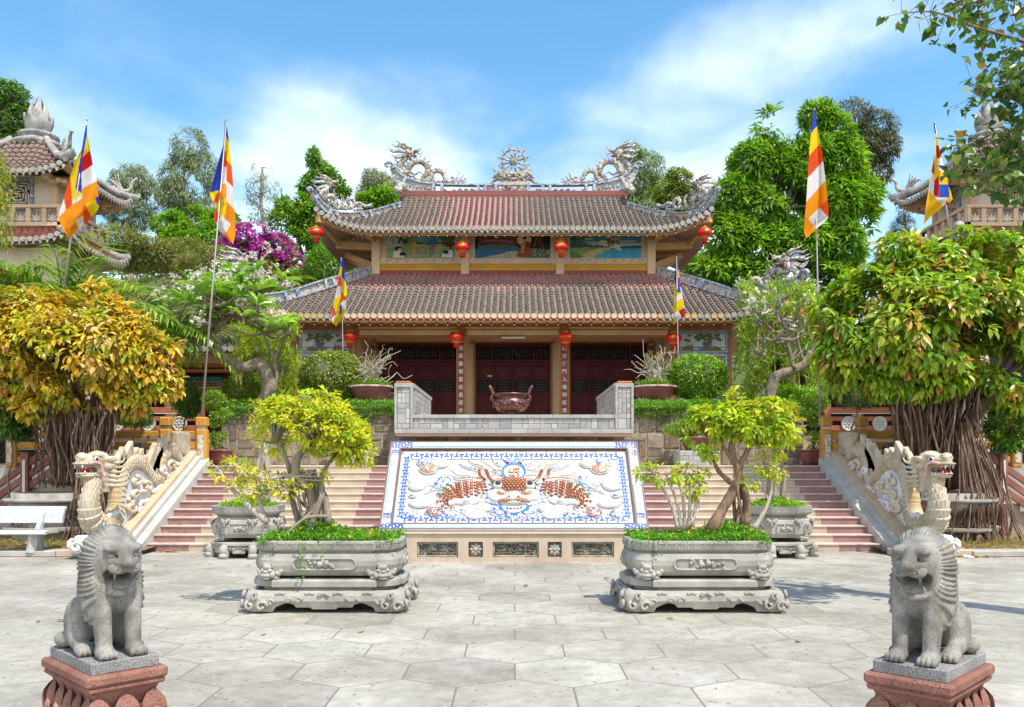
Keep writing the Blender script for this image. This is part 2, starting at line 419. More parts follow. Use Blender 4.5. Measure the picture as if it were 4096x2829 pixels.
M_wood = mat('brown_bark', (.16, .10, .065), (.26, .18, .12), 12, .42, .62, .95, .9, 26, stretch=(1, 1, .25))
M_palebark = mat('pale_bark', (.47, .42, .35), (.30, .26, .21), 10, .42, .65, .9, .6, 26, stretch=(1, 1, .4))
M_metal = mat('galvanised_pole', (.42, .41, .40), (.33, .28, .24), 3, .45, .7, .45, 0, metal=.6, stretch=(1, 1, .3))
M_orange = mat('terracotta_orange', (.50, .17, .075), (.40, .13, .06), 2, .4, .7, .7, .15, 30)

def hexring(cx, cy, a): return [(cx+a*math.cos(R(90+60*k)), cy+a*math.sin(R(90+60*k))) for k in range(6)]
mb = MB()
mb.add([(-400, -60, -.012), (400, -60, -.012), (400, 600, -.012), (-400, 600, -.012)], [(0, 1, 2, 3)])
g = mb.build('ground', mat('earth', (.22, .19, .13), (.16, .17, .08), .4, .4, .6, .95)); tag(g, kind='structure')
mb = MB()
EA = .5187*1.73/1.732; HW = EA*1.732; Y0 = FD*1.73/(1515-YH)
for j in range(-9, 17):
 for i in range(-27, 28):
  cx = (i+.5*(1+j % 2))*HW+PX(1162, 7); cy = Y0+j*1.5*EA
  if cy > 17.2 or cy < -3: continue
  v = .36*(1+random.gauss(0, .06)); t = (v*1.03, v*(.98+random.gauss(0, .008)), v*.87)
  o = hexring(cx, cy, EA); h = hexring(cx, cy, EA-.0085); jt = (.17, .155, .13)
  if max(p[1] for p in o) > 16.75:
   o = [(x, min(y, 16.75)) for x, y in o]; h = [(x, min(y, 16.74)) for x, y in h]
  vs = [(x, y, 0) for x, y in o]+[(x, y, 0) for x, y in h]
  mb.add(vs, [(6, 7, 8, 9, 10, 11)], 0, False, t); mb.add(vs, [(k, (k+1) % 6, 6+(k+1) % 6, 6+k) for k in range(6)], 1, False, jt)
m, nt2, b, out = newmat('paver_concrete')
tc2 = nt2.nodes.new('ShaderNodeTexCoord'); at = nt2.nodes.new('ShaderNodeAttribute'); at.attribute_name = 'tint'
n = noise(nt2, .55, 9, .68, tc2.outputs['Object']); r = ramp(nt2, n.outputs[0], .38, .64, (1.12, 1.12, 1.12), (.66, .645, .60))
c = mixc(nt2, 1., at.outputs['Color'], r.outputs[0], 'MULTIPLY')
n = noise(nt2, 7, 8, .7, tc2.outputs['Object']); r = ramp(nt2, n.outputs[0], .38, .66, (1.08, 1.08, 1.08), (.82, .81, .79))
c = mixc(nt2, 1., c, r.outputs[0], 'MULTIPLY')
for sc, lo, hi, cc, sd in ((11, .15, .19, (.19, .145, .11), 1.), (15, .10, .125, (.55, .53, .48), 3.)):    # exposed pebbles, dark and white
 vo = nt2.nodes.new('ShaderNodeTexVoronoi'); vo.inputs['Scale'].default_value = sc; vo.inputs['Randomness'].default_value = 1
 mp2 = nt2.nodes.new('ShaderNodeMapping'); mp2.inputs['Location'].default_value = (sd, sd*2, 0); nt2.links.new(tc2.outputs['Object'], mp2.inputs[0]); nt2.links.new(mp2.outputs[0], vo.inputs['Vector'])
 r = ramp(nt2, vo.outputs['Distance'], lo, hi, (1, 1, 1), (0, 0, 0))
 sel = nt2.nodes.new('ShaderNodeSeparateColor'); nt2.links.new(vo.outputs['Color'], sel.inputs[0])
 rs = ramp(nt2, sel.outputs[0], .55, .58); k = nt2.nodes.new('ShaderNodeMath'); k.operation = 'MULTIPLY'
 nt2.links.new(r.outputs[0], k.inputs[0]); nt2.links.new(rs.outputs[0], k.inputs[1]); c = mixc(nt2, k.outputs[0], c, cc)
nt2.links.new(c, b.inputs['Base Color']); b.inputs['Roughness'].default_value = .8; b.inputs['Specular IOR Level'].default_value = .3
n = noise(nt2, 45, 6, .7, tc2.outputs['Object']); bump(nt2, b, n.outputs[0], .35, .01)
g = mb.build('plaza_paving', [m, tintmat('paver_joint')]); tag(g, kind='structure')
for s in (-1, 1):
 mb = MB(); x = 8.35; n = 0
 mb.bev((s*6.95, 15.62, 0), (s*x, 16.0, .13), .015, 1)
 while x < 24:
  L = 1.9; mb.bev((s*(x+.006), 15.6, 0), (s*(x+L), 16.0, .115), .018, 0); x += L
 k = mb.build('kerb', [M_conc, mat('tan_terrazzo', (.52, .42, .32), (.44, .35, .27), 4, .4, .65, .6, .2, 80, c3=(.33, .22, .14), s3=120, lo3=.58, hi3=.68)]); tag(k, kind='structure')
 g = np.array([[(s*(6.9+i*.6), 16.0+j*.5, .085+.03*math.sin(i*1.7+j*2.3)) for j in range(16)] for i in range(30)])
 b_ = MB().grid(g).build('planting_bed', M_soil); tag(b_, kind='structure')
 mb = MB(); mb.bb((s*8.6, 20.6, .0), (s*30, 60, 1.66)); mb.bb((s*7.32, 19.9, 0), (s*8.6, 60, 1.655))
 c_ = mb.build('upper_court', M_conc); tag(c_, kind='structure')
M_maroon = mat('maroon_terrazzo', (.33, .185, .17), (.25, .135, .125), 3, .4, .65, .55, .2, 90, c3=(.52, .33, .30), s3=150, lo3=.6, hi3=.7)
M_tan = MATS['tan_terrazzo']
M_nose = mat('pale_tread', (.56, .46, .42), (.44, .35, .32), 4, .4, .65, .6, .2, 80)
def riser_mat(x): return 1 if 3.3 < abs(x) < 6.3 else 0
st = thing('stone_staircase', 'wide maroon and tan terrazzo staircase of eleven steps up to the temple terrace', 'stairs', (0, 16.6, 0))
mb = MB(); NS, RH, TD = 11, .15, .33
for k in range(NS):
 y0 = 16.6+k*TD; z0 = k*RH
 for xa, xb in ((-7.1, -6.3), (-6.3, -3.3), (-3.3, 3.3), (3.3, 6.3), (6.3, 7.1)):
  mi = riser_mat((xa+xb)/2); n = max(1, int((xb-xa)/1.2)); w = (xb-xa)/n
  for i in range(n):
   a = xa+i*w
   mb.bb((a+.002, y0, z0), (a+w-.002, y0+TD+(1.7 if k == NS-1 else .02), z0+RH-.028), mi)
   mb.bev((a+.001, y0-.022, z0+RH-.028), (a+w-.001, y0+TD+(1.7 if k == NS-1 else .0), z0+RH), .006, 3 if mi else 2)
mb.build('steps', [M_maroon, M_tan, M_nose, mat('tan_tread', (.60, .52, .43), (.50, .42, .34), 4, .4, .65, .6, .2, 80)], st)
M_gr2 = mat('white_granite', (.52, .50, .47), (.42, .40, .37), 3, .4, .65, .6, .2, 60, c3=(.24, .23, .22), s3=140, lo3=.58, hi3=.66)
def slope_bar(mb, x0, x1, ya, yb, za, zb, th, mi):
 mb.add([(x0, ya, za-th), (x1, ya, za-th), (x1, yb, zb-th), (x0, yb, zb-th), (x0, ya, za), (x1, ya, za), (x1, yb, zb), (x0, yb, zb)],
     [(0, 1, 5, 4), (3, 7, 6, 2), (0, 4, 7, 3), (1, 2, 6, 5), (4, 5, 6, 7), (0, 3, 2, 1)], mi)
for s in (-1, 1):
 mb = MB(); e = lambda v: s*v
 slope_bar(mb, e(7.1), e(7.26), 16.35, 20.0, .16, 1.82, .5, 0)
 slope_bar(mb, e(7.26), e(7.36), 16.3, 20.0, .24, 1.92, .5, 0)
 slope_bar(mb, e(7.36), e(7.72), 16.2, 20.05, .30, 2.03, .6, 1)
 mb.build('side_ramp', [M_gr2, mat('tan_granite', (.60, .45, .31), (.50, .37, .25), 3, .4, .65, .55, .2, 60, c3=(.36, .26, .18), s3=120, lo3=.58, hi3=.68)], st)

PO = Vector((0, 15.0, .513)); PV = Vector((0, 1.47, 1.583)).normalized(); PW = Vector((0, -PV.z, PV.y)); PWID, PH = 4.70, 2.16
def pn(u, v, w=0): return PO+Vector((u, 0, 0))+PV*v+PW*w
PM = Matrix((Vector((1, 0, 0)), PV, PW)).transposed()
def d2uv(x, y):
 d = Vector(((x-CX)/FD, 1, (YH-y)/FD)); e = Vector((0, 0, EH)); t = (PO-e).dot(PW)/d.dot(PW); q = e+d*t-PO; return q.x, q.dot(PV)
def zc(zx, zy): return d2uv((1540+zx*.25058)*.56421, (1760+zy*.25058)*.56421)
rel = thing('porcelain_relief', 'large sloping white panel with a porcelain dragon face in relief and blue T border', 'relief panel', PO)
u0 = -PWID/2; fi = -zc(190, 760)[0]; fo = PWID/2          # inner edge of frame
vt = zc(1000, 165)[1]; vb = zc(1000, 1362)[1]
M_pale = mat('pale_blue_tile', (.44, .62, .76), (.60, .70, .77), 2, .42, .6, .25, 0, spec=.5)
M_skyt = mat('sky_blue_tile', (.20, .43, .68), (.30, .53, .74), 6, .4, .6, .25, 0, spec=.5)
M_mos = None
def mosaic(name, cols, scale=30, joint=(.75, .74, .70), jw=.06, rough=.3):
 m, nt, b, out = newmat(name); tc = nt.nodes.new('ShaderNodeTexCoord')
 v = nt.nodes.new('ShaderNodeTexVoronoi'); v.inputs['Scale'].default_value = scale; nt.links.new(tc.outputs['Object'], v.inputs['Vector'])
 sc = nt.nodes.new('ShaderNodeSeparateColor'); nt.links.new(v.outputs['Color'], sc.inputs[0])
 r = nt.nodes.new('ShaderNodeValToRGB'); r.color_ramp.interpolation = 'CONSTANT'; e = r.color_ramp.elements
 while len(e) < len(cols): e.new(.5)
 for i, c in enumerate(cols): e[i].position = i/len(cols); e[i].color = rgba(c)
 nt.links.new(sc.outputs[0], r.inputs[0]); v2 = nt.nodes.new('ShaderNodeTexVoronoi'); v2.feature = 'DISTANCE_TO_EDGE'; v2.inputs['Scale'].default_value = scale
 nt.links.new(tc.outputs['Object'], v2.inputs['Vector']); k = ramp(nt, v2.outputs['Distance'], jw*.5, jw)
 nt.links.new(mixc(nt, k.outputs[0], joint, r.outputs[0]), b.inputs['Base Color']); b.inputs['Roughness'].default_value = rough
 bump(nt, b, k.outputs[0], .5, .01); return m
M_bluemos = mosaic('blue_white_shards', [(.04, .09, .34), (.36, .46, .64), (.09, .17, .45), (.56, .60, .66), (.035, .07, .28)], 26)
M_gold = mosaic('amber_shards', [(.36, .13, .02), (.44, .18, .03), (.30, .10, .02)], 24, jw=.05)
M_amber = mat('amber_glaze', (.20, .050, .015), (.30, .085, .02), 7, .4, .6, .15, 0, spec=.6, coat=.3)
M_wine = mosaic('wine_shards', [(.16, .055, .05), (.24, .09, .07), (.20, .07, .08)], 24, jw=.05)
M_green = mat('green_glaze', (.05, .20, .12), (.10, .34, .28), 6, .4, .6, .2, 0, spec=.6)
fr = MB()      # frame: white slab, brown lines, half-round pale tiles, fretted corners
def slab(mb, ua, ub, va, vb_, w0, w1, mi, tint=None):
 o = MB().box(((ua+ub)/2, (va+vb_)/2, (w0+w1)/2), (ub-ua, vb_-va, w1-w0), mi, 0, tint); mb.ext(o, PM, PO)
for (ua, ub, va, vc) in ((-fo, fo, vt, PH), (-fo, fo, 0, vb), (-fo, -fi, vb, vt), (fi, fo, vb, vt)): slab(fr, ua, ub, va, vc, -.12, .05, 0)
for (ua, ub, va, vc) in ((-fo-.012, fo+.012, PH-.028, PH-.008), (-fo-.012, fo+.012, .012, .035), (-fo-.012, -fo+.02, .035, PH-.03), (fo-.02, fo+.012, .035, PH-.03),
       (-fi-.03, fi+.03, vt-.012, vt+.012), (-fi-.03, fi+.03, vb-.014, vb+.014), (-fi-.03, -fi+.008, vb+.014, vt-.012), (fi-.008, fi+.03, vb+.014, vt-.012)):
 slab(fr, ua, ub, va, vc, -.01, .058, 1)
def halfround(mb, a, b, wv, r, horizontal, n, mats_):
 for k in range(n):
  t0 = a+(b-a)*k/n; t1 = a+(b-a)*(k+1)/n-.004
  for q in range(4):
   a0 = PI*q/4; a1 = PI*(q+1)/4; pts = []
   for t, an in ((t0, a0), (t1, a0), (t1, a1), (t0, a1)):
    c_ = -math.cos(an)*r; h = .052+math.sin(an)*r*.35
    pts.append(pn(t, wv+c_, h) if horizontal else pn(wv+c_, t, h))
   mb.add(pts, [(0, 1, 2, 3) if horizontal else (3, 2, 1, 0)], mats_[q])
cw = .42
halfround(fr, -fo+cw, fo-cw, (PH+vt)/2, (PH-vt)*.33, True, 22, (4, 2, 3, 2)); halfround(fr, -fo+cw, fo-cw, vb/2+.01, vb*.33, True, 22, (4, 2, 3, 2))
halfround(fr, .36, PH-.34, -(fo+fi)/2, (fo-fi)*.34, False, 10, (4, 2, 3, 2))
halfround(fr, .36, PH-1.05, (fo+fi)/2, (fo-fi)*.34, False, 6, (2, 3, 2, 4))
M_fret = mat('cement_patch', (.44, .44, .43), (.34, .34, .33), 6, rough=.9)
o_ = MB().poly([(x, y, 0) for x, y in ((fi+.02, 1.03), (fi+.22, 1.06), (fi+.25, 1.25), (fi+.20, 1.40), (fi+.16, 1.55), (fi+.10, 1.75), (fi+.14, 2.0), (fi+.03, 2.08), (fi+.02, 1.5))], 6, .012, (0, 0, 1)); fr.ext(o_, PM, pn(0, 0, .05))
for su in (-1, 1):                       # blue key fret in the four corners, laid on the slant
 for va, vc in ((.04, vb-.015), (vt+.015, PH-.03)):
  uu, vv = su*(fo-.22), (va+vc)/2
  for i in range(-3, 4):
   for j in range(-1, 3):
    cx = uu+i*.058*su; cy = (va+vc)/2+(j-.5)*(vc-va)*.3
    if abs(i+j) % 3 == 0: L, rot = .07, .75*su
    else: L, rot = .045, -.82*su
    o = MB().box((0, 0, 0), (L, .015, .012), 5, rot); fr.ext(o, PM, pn(cx, cy, .056))
 for k in range(9):
  for c0 in (.34, PH-.30):
   o = MB().box((0, 0, 0), (.065, .015, .012), 5, (.8 if k % 3 else -.75)*su); fr.ext(o, PM, pn(su*(fo-.06-.055*(k % 3)), c0-.06+.055*(k//3), .056))
fr.build('frame', [M_white, mat('brown_listel', (.16, .095, .08), rough=.5), M_pale, M_white, M_skyt, M_blue, M_fret], rel)
fd = MB(); slab(fd, -fi+.005, fi-.005, vb+.015, vt-.013, -.14, -.012, 0)        # recessed ground and T border
a_u = -zc(310, 760)[0]*1.0-.0; tb = .155
bo = (-fi+.05, fi-.05, vb+.05, vt-.075)
for (ua, ub, va, vc) in ((bo[0], bo[1], bo[3]-tb, bo[3]), (bo[0], bo[1], bo[2], bo[2]+tb), (bo[0], bo[0]+tb, bo[2]+tb, bo[3]-tb), (bo[1]-tb, bo[1], bo[2]+tb, bo[3]-tb)):
 slab(fd, ua, ub, va, vc, -.012, .012, 0)
slab(fd, -fi+.005, fi-.005, vt-.07, vt-.016, -.012, .004, 2)
def tee(u, v, rot):
 for (dx, dy, w, h) in ((0, .036, .092, .028), (0, -.012, .030, .085)):
  o = MB().box((dx, dy, 0), (w, h, .008), 1); q = Matrix.Rotation(rot, 3, 'Z'); o.v = [tuple(q @ Vector(p)) for p in o.v]; fd.ext(o, PM, pn(u, v, .015))
n = 42
for k in range(n):
 u = bo[0]+.16+(bo[1]-bo[0]-.32)*k/(n-1)
 for vv in (bo[3]-tb/2, bo[2]+tb/2): tee(u, vv+(.012 if k % 2 else -.012), 0 if k % 2 == 0 else PI)
n = 19
for k in range(n):
 v = bo[2]+.14+(bo[3]-bo[2]-.28)*k/(n-1)
 for uu in (bo[0]+tb/2, bo[1]-tb/2): tee(uu+(.012 if k % 2 else -.012), v, PI/2 if k % 2 else -PI/2)
fd.build('panel_ground', [M_white, M_blue, mat('mottled_plaster', (.40, .40, .35), (.24, .25, .21), 9, rough=.9)], rel)  # third tone: darker mottled strip along the top inner edge
dr = MB(); W0 = -.012
def uvp(zx, zy, w=0, s=1):
 u, v = zc(zx, zy); return Vector(((u if u < 0 else u)*s*1., v, w))
def blob(zx, zy, ru, rv, mi, s, h=.05, rim=.022, lob=5):
 u, v = zc(zx, zy); u *= s; n = 30; dr.poly([pn(u+(ru+.012)*1.07*math.cos(a), v-.010+(rv+.012)*1.07*math.sin(a), W0+.001) for a in np.linspace(0, 2*PI, n, endpoint=False)], 12)  # dark outline round the blob: shadow edge and grime put into colour
 for k, (m_, f, hh) in enumerate(((0, 1., h*.7), (mi, 1-rim/max(ru, rv), h))):
  ring = []
  for j in range(n):
   a = 2*PI*j/n; sc = (1+.10*abs(math.sin(a*lob/2)))*f; ring.append((sc*ru*math.cos(a), sc*rv*math.sin(a)))
  vs = [pn(u+x, v+y, W0) for x, y in ring]+[pn(u+x, v+y, W0+hh*.75) for x, y in ring]+[pn(u+x*.8, v+y*.8, W0+hh) for x, y in ring]+[pn(u, v, W0+hh*1.05)]
  fs = [(q*n+j, q*n+(j+1) % n, (q+1)*n+(j+1) % n, (q+1)*n+j) for q in (0, 1) for j in range(n)]+[(2*n+j, 2*n+(j+1) % n, 3*n) for j in range(n)]
  dr.add(vs, fs, m_, True)
 sp = [(a/9., .75*(1-a/26.)) for a in range(24)]      # raised white spiral
 pth = [pn(u+.62*ru*(1-t*.36)*math.cos(t*2.6*s+1)*(.3+.5*(1-t/2.7)), v+.62*rv*math.sin(t*2.6+1)*(.3+.5*(1-t/2.7)), W0+h*1.1) for t, _ in sp]
 if mi: dr.tube(pth, .016, 6, 0)
def ribbon(c, hw, ht, mi, z0=W0):
 """raised half-round band along c (u, v) with half-width hw and height ht"""
 c = np.asarray(c); n = len(c); t = np.gradient(c, axis=0); t /= np.linalg.norm(t, axis=1)[:, None]+1e-9; nn = np.stack([-t[:, 1], t[:, 0]], 1)
 hw = np.broadcast_to(hw, (n,)); ht = np.broadcast_to(ht, (n,)); an = np.linspace(0, PI, 7); vs = []
 for i in range(n):
  for q in an: p = c[i]+nn[i]*hw[i]*math.cos(q); vs.append(pn(p[0], p[1], z0+ht[i]*math.sin(q)**.7))
 dr.add(vs, [(i*7+j, i*7+j+1, (i+1)*7+j+1, (i+1)*7+j)[::1 if FLIP[0] else -1] for i in range(n-1) for j in range(6)], mi, True)
FLIP = [False]
def strip(pts, r, mi, s, rim=1.35, flat=.7, z=.03, taper=True, n=26):
 q = [zc(*p) for p in pts]; c = spline([(u*s, v) for u, v in q], n); t = np.linspace(0, 1, n)
 rr = r*(1-.85*t**1.6) if taper else np.full(n, r)
 ribbon(c-np.array([0, .010]), rr*rim+.015, .004, 12); ribbon(c, rr*rim+.007, rr*.75+.012, 0)  # first ribbon is the painted shadow and grime outline
 if mi: ribbon(c, rr*.92, rr*.95+.018, mi)
def scale_at(u, v, w, r, ang, s, lift=0):
 q = PM @ Matrix.Rotation(ang, 3, 'Z'); dr.ell(pn(u, v, w), (r, r*.86, r*.55), 3, 8, 5, q)
for s in (-1, 1):
 s_ = -s     # zc gives negative u on the left half
 L = lambda pts: pts
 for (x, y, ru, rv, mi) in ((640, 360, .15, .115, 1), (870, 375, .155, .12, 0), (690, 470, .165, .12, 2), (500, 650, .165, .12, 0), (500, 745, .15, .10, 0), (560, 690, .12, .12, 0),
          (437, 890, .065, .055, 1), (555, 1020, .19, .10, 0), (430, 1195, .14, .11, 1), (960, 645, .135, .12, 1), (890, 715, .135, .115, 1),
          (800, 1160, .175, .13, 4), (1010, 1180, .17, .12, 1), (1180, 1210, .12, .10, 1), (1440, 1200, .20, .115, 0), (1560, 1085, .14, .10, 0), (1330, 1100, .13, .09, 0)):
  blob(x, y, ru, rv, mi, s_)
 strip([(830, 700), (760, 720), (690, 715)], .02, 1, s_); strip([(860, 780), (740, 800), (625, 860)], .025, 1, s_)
 body = spline([zc(*p) for p in ((1640, 760), (1480, 790), (1300, 800), (1120, 830), (990, 920), (940, 1010), (1000, 1065), (1110, 1090))], 60)
 rad = np.interp(np.linspace(0, 1, 60), [0, .25, .5, .75, 1], [.15, .21, .195, .12, .04])
 ribbon([(a*s_, b) for a, b in body], rad*1.05, rad*.42, 0)
 tg = np.gradient(body, axis=0); tg /= np.linalg.norm(tg, axis=1)[:, None]
 dist = np.concatenate([[0], np.cumsum(np.linalg.norm(np.diff(body, axis=0), axis=1))]); k = 0; dd = .03
 while dd < dist[-1]-.02:
  i = int(np.searchsorted(dist, dd)); r_ = rad[i]; m_ = max(2, int(r_*2/.066)); sz = min(.040, r_*.5)
  for j in range(m_):
   f = (j+.5*(k % 2)-(m_-1)/2-.25)/(m_/2.)
   if abs(f) > .93: continue
   nrm = np.array([-tg[i, 1], tg[i, 0]]); q = body[i]+nrm*f*r_*.92; h = math.sqrt(max(0, 1-f*f))**.7*r_*.42
   scale_at(q[0]*s_, q[1], W0+h, sz, math.atan2(tg[i, 1], tg[i, 0]*s_), s_)
  dd += sz*1.6; k += 1
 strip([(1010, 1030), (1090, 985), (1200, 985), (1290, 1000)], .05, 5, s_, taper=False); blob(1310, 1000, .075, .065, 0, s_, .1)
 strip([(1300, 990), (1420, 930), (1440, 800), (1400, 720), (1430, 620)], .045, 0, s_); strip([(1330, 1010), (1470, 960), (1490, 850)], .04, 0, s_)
 for (x, y) in ((880, 890), (970, 800), (1020, 745)):
  u, v = zc(x, y); u *= s_; q = PM @ Matrix.Rotation((2.6 if s_ > 0 else .55), 3, 'Z'); dr.ell(pn(u, v, .03), (.075, .03, .04), 6, 8, 5, q); dr.ell(pn(u, v, .0), (.095, .045, .04), 0, 8, 5, q)
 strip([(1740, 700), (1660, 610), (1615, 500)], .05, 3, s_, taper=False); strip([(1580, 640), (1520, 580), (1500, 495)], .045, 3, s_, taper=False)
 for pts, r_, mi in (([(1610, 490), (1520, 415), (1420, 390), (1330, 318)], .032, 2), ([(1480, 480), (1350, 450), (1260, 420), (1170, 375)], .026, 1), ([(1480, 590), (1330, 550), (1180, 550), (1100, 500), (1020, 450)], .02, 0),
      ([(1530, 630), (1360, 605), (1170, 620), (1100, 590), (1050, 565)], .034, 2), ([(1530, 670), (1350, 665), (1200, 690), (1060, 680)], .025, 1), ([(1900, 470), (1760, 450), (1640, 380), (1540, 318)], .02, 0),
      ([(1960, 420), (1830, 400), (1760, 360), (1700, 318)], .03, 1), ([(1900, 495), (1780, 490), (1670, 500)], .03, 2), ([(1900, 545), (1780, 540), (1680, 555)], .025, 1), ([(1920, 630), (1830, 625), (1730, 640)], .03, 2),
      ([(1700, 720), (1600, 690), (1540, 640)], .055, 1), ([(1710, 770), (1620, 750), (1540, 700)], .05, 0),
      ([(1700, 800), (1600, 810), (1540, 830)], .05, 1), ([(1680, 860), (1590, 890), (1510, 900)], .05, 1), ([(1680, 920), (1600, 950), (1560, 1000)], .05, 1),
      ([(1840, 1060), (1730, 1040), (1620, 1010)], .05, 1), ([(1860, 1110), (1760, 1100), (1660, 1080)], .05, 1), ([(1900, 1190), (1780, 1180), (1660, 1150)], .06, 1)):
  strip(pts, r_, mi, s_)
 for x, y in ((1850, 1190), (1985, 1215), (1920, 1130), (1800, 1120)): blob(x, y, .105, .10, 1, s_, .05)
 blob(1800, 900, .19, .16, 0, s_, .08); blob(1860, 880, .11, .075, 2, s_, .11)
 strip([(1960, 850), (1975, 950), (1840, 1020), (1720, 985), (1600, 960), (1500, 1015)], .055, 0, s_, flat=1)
 u, v = zc(1805, 762); u *= s_
 dr.ell(pn(u, v, .05), (.105, .095, .08), 0, 16, 8, PM); dr.ell(pn(u, v+.006, .11), (.058, .052, .04), 7, 14, 6, PM)
 for dx, dy, an in ((-.05, .12, 1.8), (.08, .12, 1.2), (-.14, .04, 2.5)):
  q = PM @ Matrix.Rotation(an if s_ > 0 else PI-an, 3, 'Z'); dr.ell(pn(u+dx*s_, v+dy, .03), (.06, .024, .03), 6, 8, 5, q)
u, v = 0, zc(2070, 745)[1]
dr.ell(pn(0, v, .0), (.30, .19, .13), 0, 24, 12, PM)
for j in range(-4, 5):
 for i in range(-5, 6):
  a = (i+.5*(j % 2))*.064; b_ = j*.043; q = (a/.30)**2+(b_/.19)**2
  if q < .86: scale_at(a, v+b_,   .0+.13*math.sqrt(1-q), .038, 0, 1)
vn = zc(2070, 945)[1]
dr.ell(pn(0, vn, .05), (.145, .11, .11), 8, 16, 10, PM)
for s in (-1, 1): dr.ell(pn(s*.09, vn-.05, .11), (.055, .04, .05), 8, 10, 6, PM); dr.ell(pn(s*.085, vn-.06, .15), (.022, .016, .02), 7, 8, 5, PM)
vm = zc(2070, 1020)[1]
for s in (-1, 1): dr.ell(pn(s*.13, vm, .06), (.16, .05, .10), 2, 14, 8, PM)
dr.ell(pn(0, vm-.035, .02), (.29, .04, .10), 0, 20, 8, PM)
def ringdisc(v, r0, r1, ry, w, lo, hi):
 n = 56
 for k in range(n):
  a0 = lo+(hi-lo)*k/n; a1 = lo+(hi-lo)*(k+.72)/n
  o = []
  for rr, a in ((r0, a0), (r1, a0), (r1, a1), (r0, a1)): o.append(pn(rr*math.cos(a), v+rr*ry*math.sin(a), w))
  dr.poly(o, 11, .012, PW)
vr = zc(2080, 532)[1]
dr.lathe([(.235, 0), (.235, .045), (.22, .06), (.20, .06), (.185, .045), (.18, .04), (0.001, .04)], (0, 0, 0), 40, 0); k0 = len(dr.v)-7*40
dr.v[k0:] = [tuple(pn(p[0], vr+p[1]*.98, W0+p[2])) for p in dr.v[k0:]]
ringdisc(vr, .192, .222, .98, W0+.056, 0, 2*PI)
def fylfot(mb, f, a, th, d, mi):
 """the temple's auspicious cross: four bent arms in a square of side 2a"""
 for (x, y, w, h) in ((0, 0, 2*a, th), (0, (a+th)/2-th*.25, th, a-th*.5), (0, -(a+th)/2+th*.25, th, a-th*.5), ((a+th/2)/2, a-th/2, a-th/2, th), (-(a+th/2)/2, -a+th/2, a-th/2, th),
       (-a+th/2, (a+th/2)/2, th, a-th/2), (a-th/2, -(a+th/2)/2, th, a-th/2)):
  o = MB().box((x, y, 0), (w, h, d), mi); mb.v_tmp = None; f(o)
fylfot(dr, lambda o: dr.ext(o, PM, pn(0, vr, W0+.052)), .098, .036, .016, 2)
vj = zc(2075, 1062)[1]
o = [pn(.30*math.cos(a), vj+.24*math.sin(a), W0) for a in np.linspace(PI, 2*PI, 30)]; dr.poly(o, 0, .05, PW)
ringdisc(vj, .225, .285, .80, W0+.056, PI, 2*PI)
for x_, w_ in ((-.13, .05), (-.06, .05), (0, .035), (.06, .05), (.13, .05)): o = MB().box((0, 0, 0), (w_, .035, .012), 10); dr.ext(o, PM, pn(x_, vj-.06-.02*(abs(x_) < .1), W0+.054))
for x_ in (-.10, 0, .10): dr.ell(pn(x_, zc(2075, 350)[1]-.05, W0+.01), (.05, .045, .03), 7 if x_ else 4, 10, 6, PM)
o = [pn(.20*math.cos(a), zc(2075, 305)[1]+.13*math.sin(a), W0) for a in np.linspace(PI, 2*PI, 20)]; dr.poly(o, 1, .04, PW)
dr.build('dragon_relief', [M_white, M_bluemos, M_gold, M_amber, M_wine, M_pale, M_green, mat('black_glaze', (.035, .016, .016), rough=.15, spec=.6), mosaic('white_shards', [(.72, .72, .70), (.8, .8, .78), (.66, .67, .66)], 18, (.5, .5, .48), .03), M_skyt,
         mat('grey_brown_tile', (.16, .12, .10), rough=.4), mat('mid_blue_tile', (.04, .17, .50), (.06, .22, .56), 9, rough=.3), mat('shade_grime_line', (.20, .19, .17), (.38, .37, .34), 12, rough=.95)], rel)  # last tone paints the shadow outlines of the relief along with grime
pl = thing('relief_plinth', 'tan terrazzo plinth with four flower bosses and three dark carved panels under the relief', 'plinth', (0, 14.9, 0))
mb = MB(); PYF = 14.89
holes = [(1012-128, 14.9)]
px = lambda x: (x-CX)*PYF/FD
ins = [(px(941), px(1034), 0), (px(1057), px(1090), 1), (px(1112), px(1216), 0), (px(1236), px(1268), 1), (px(1290), px(1386), 0), (px(1408), px(1440), 1), (px(884), px(918), 1)]
ins.sort(); zlo, zhi = .075, .345
mb.bb((-2.42, PYF, 0), (2.42, 16.5, zlo)); mb.bb((-2.42, PYF, zhi), (2.42, 16.5, .50)); xs = -2.42
for a, b, t in ins:
 mb.bb((xs, PYF, zlo), (a, 16.5, zhi)); mb.bb((a, PYF+.07, zlo), (b, 16.5, zhi), 1 if t == 0 else 2); xs = b
mb.bb((xs, PYF, zlo), (2.42, 16.5, zhi))
mb.bev((-2.46, PYF-.03, .475), (2.46, 16.4, .515), .008)
mb.add([(-2.3, 15.1, .5), (2.3, 15.1, .5), (2.3, 16.55, 2.02), (-2.3, 16.55, 2.02), (-2.3, 16.9, .4), (2.3, 16.9, .4), (2.3, 16.9, 2.0), (-2.3, 16.9, 2.0)], [(0, 4, 7, 3), (1, 2, 6, 5), (3, 7, 6, 2)], 0)
M_lich = mat('lichened_stone', (.10, .098, .075), (.30, .29, .25), 9, .45, .62, .95, .9, 30, c3=(.05, .055, .04), s3=25)
mb.build('plinth_body', [M_tan, M_lich, mat('dark_recess', (.24, .22, .19), (.12, .11, .095), 9, rough=.95)], pl)  # recess backs behind the bosses use a darker mottled tone
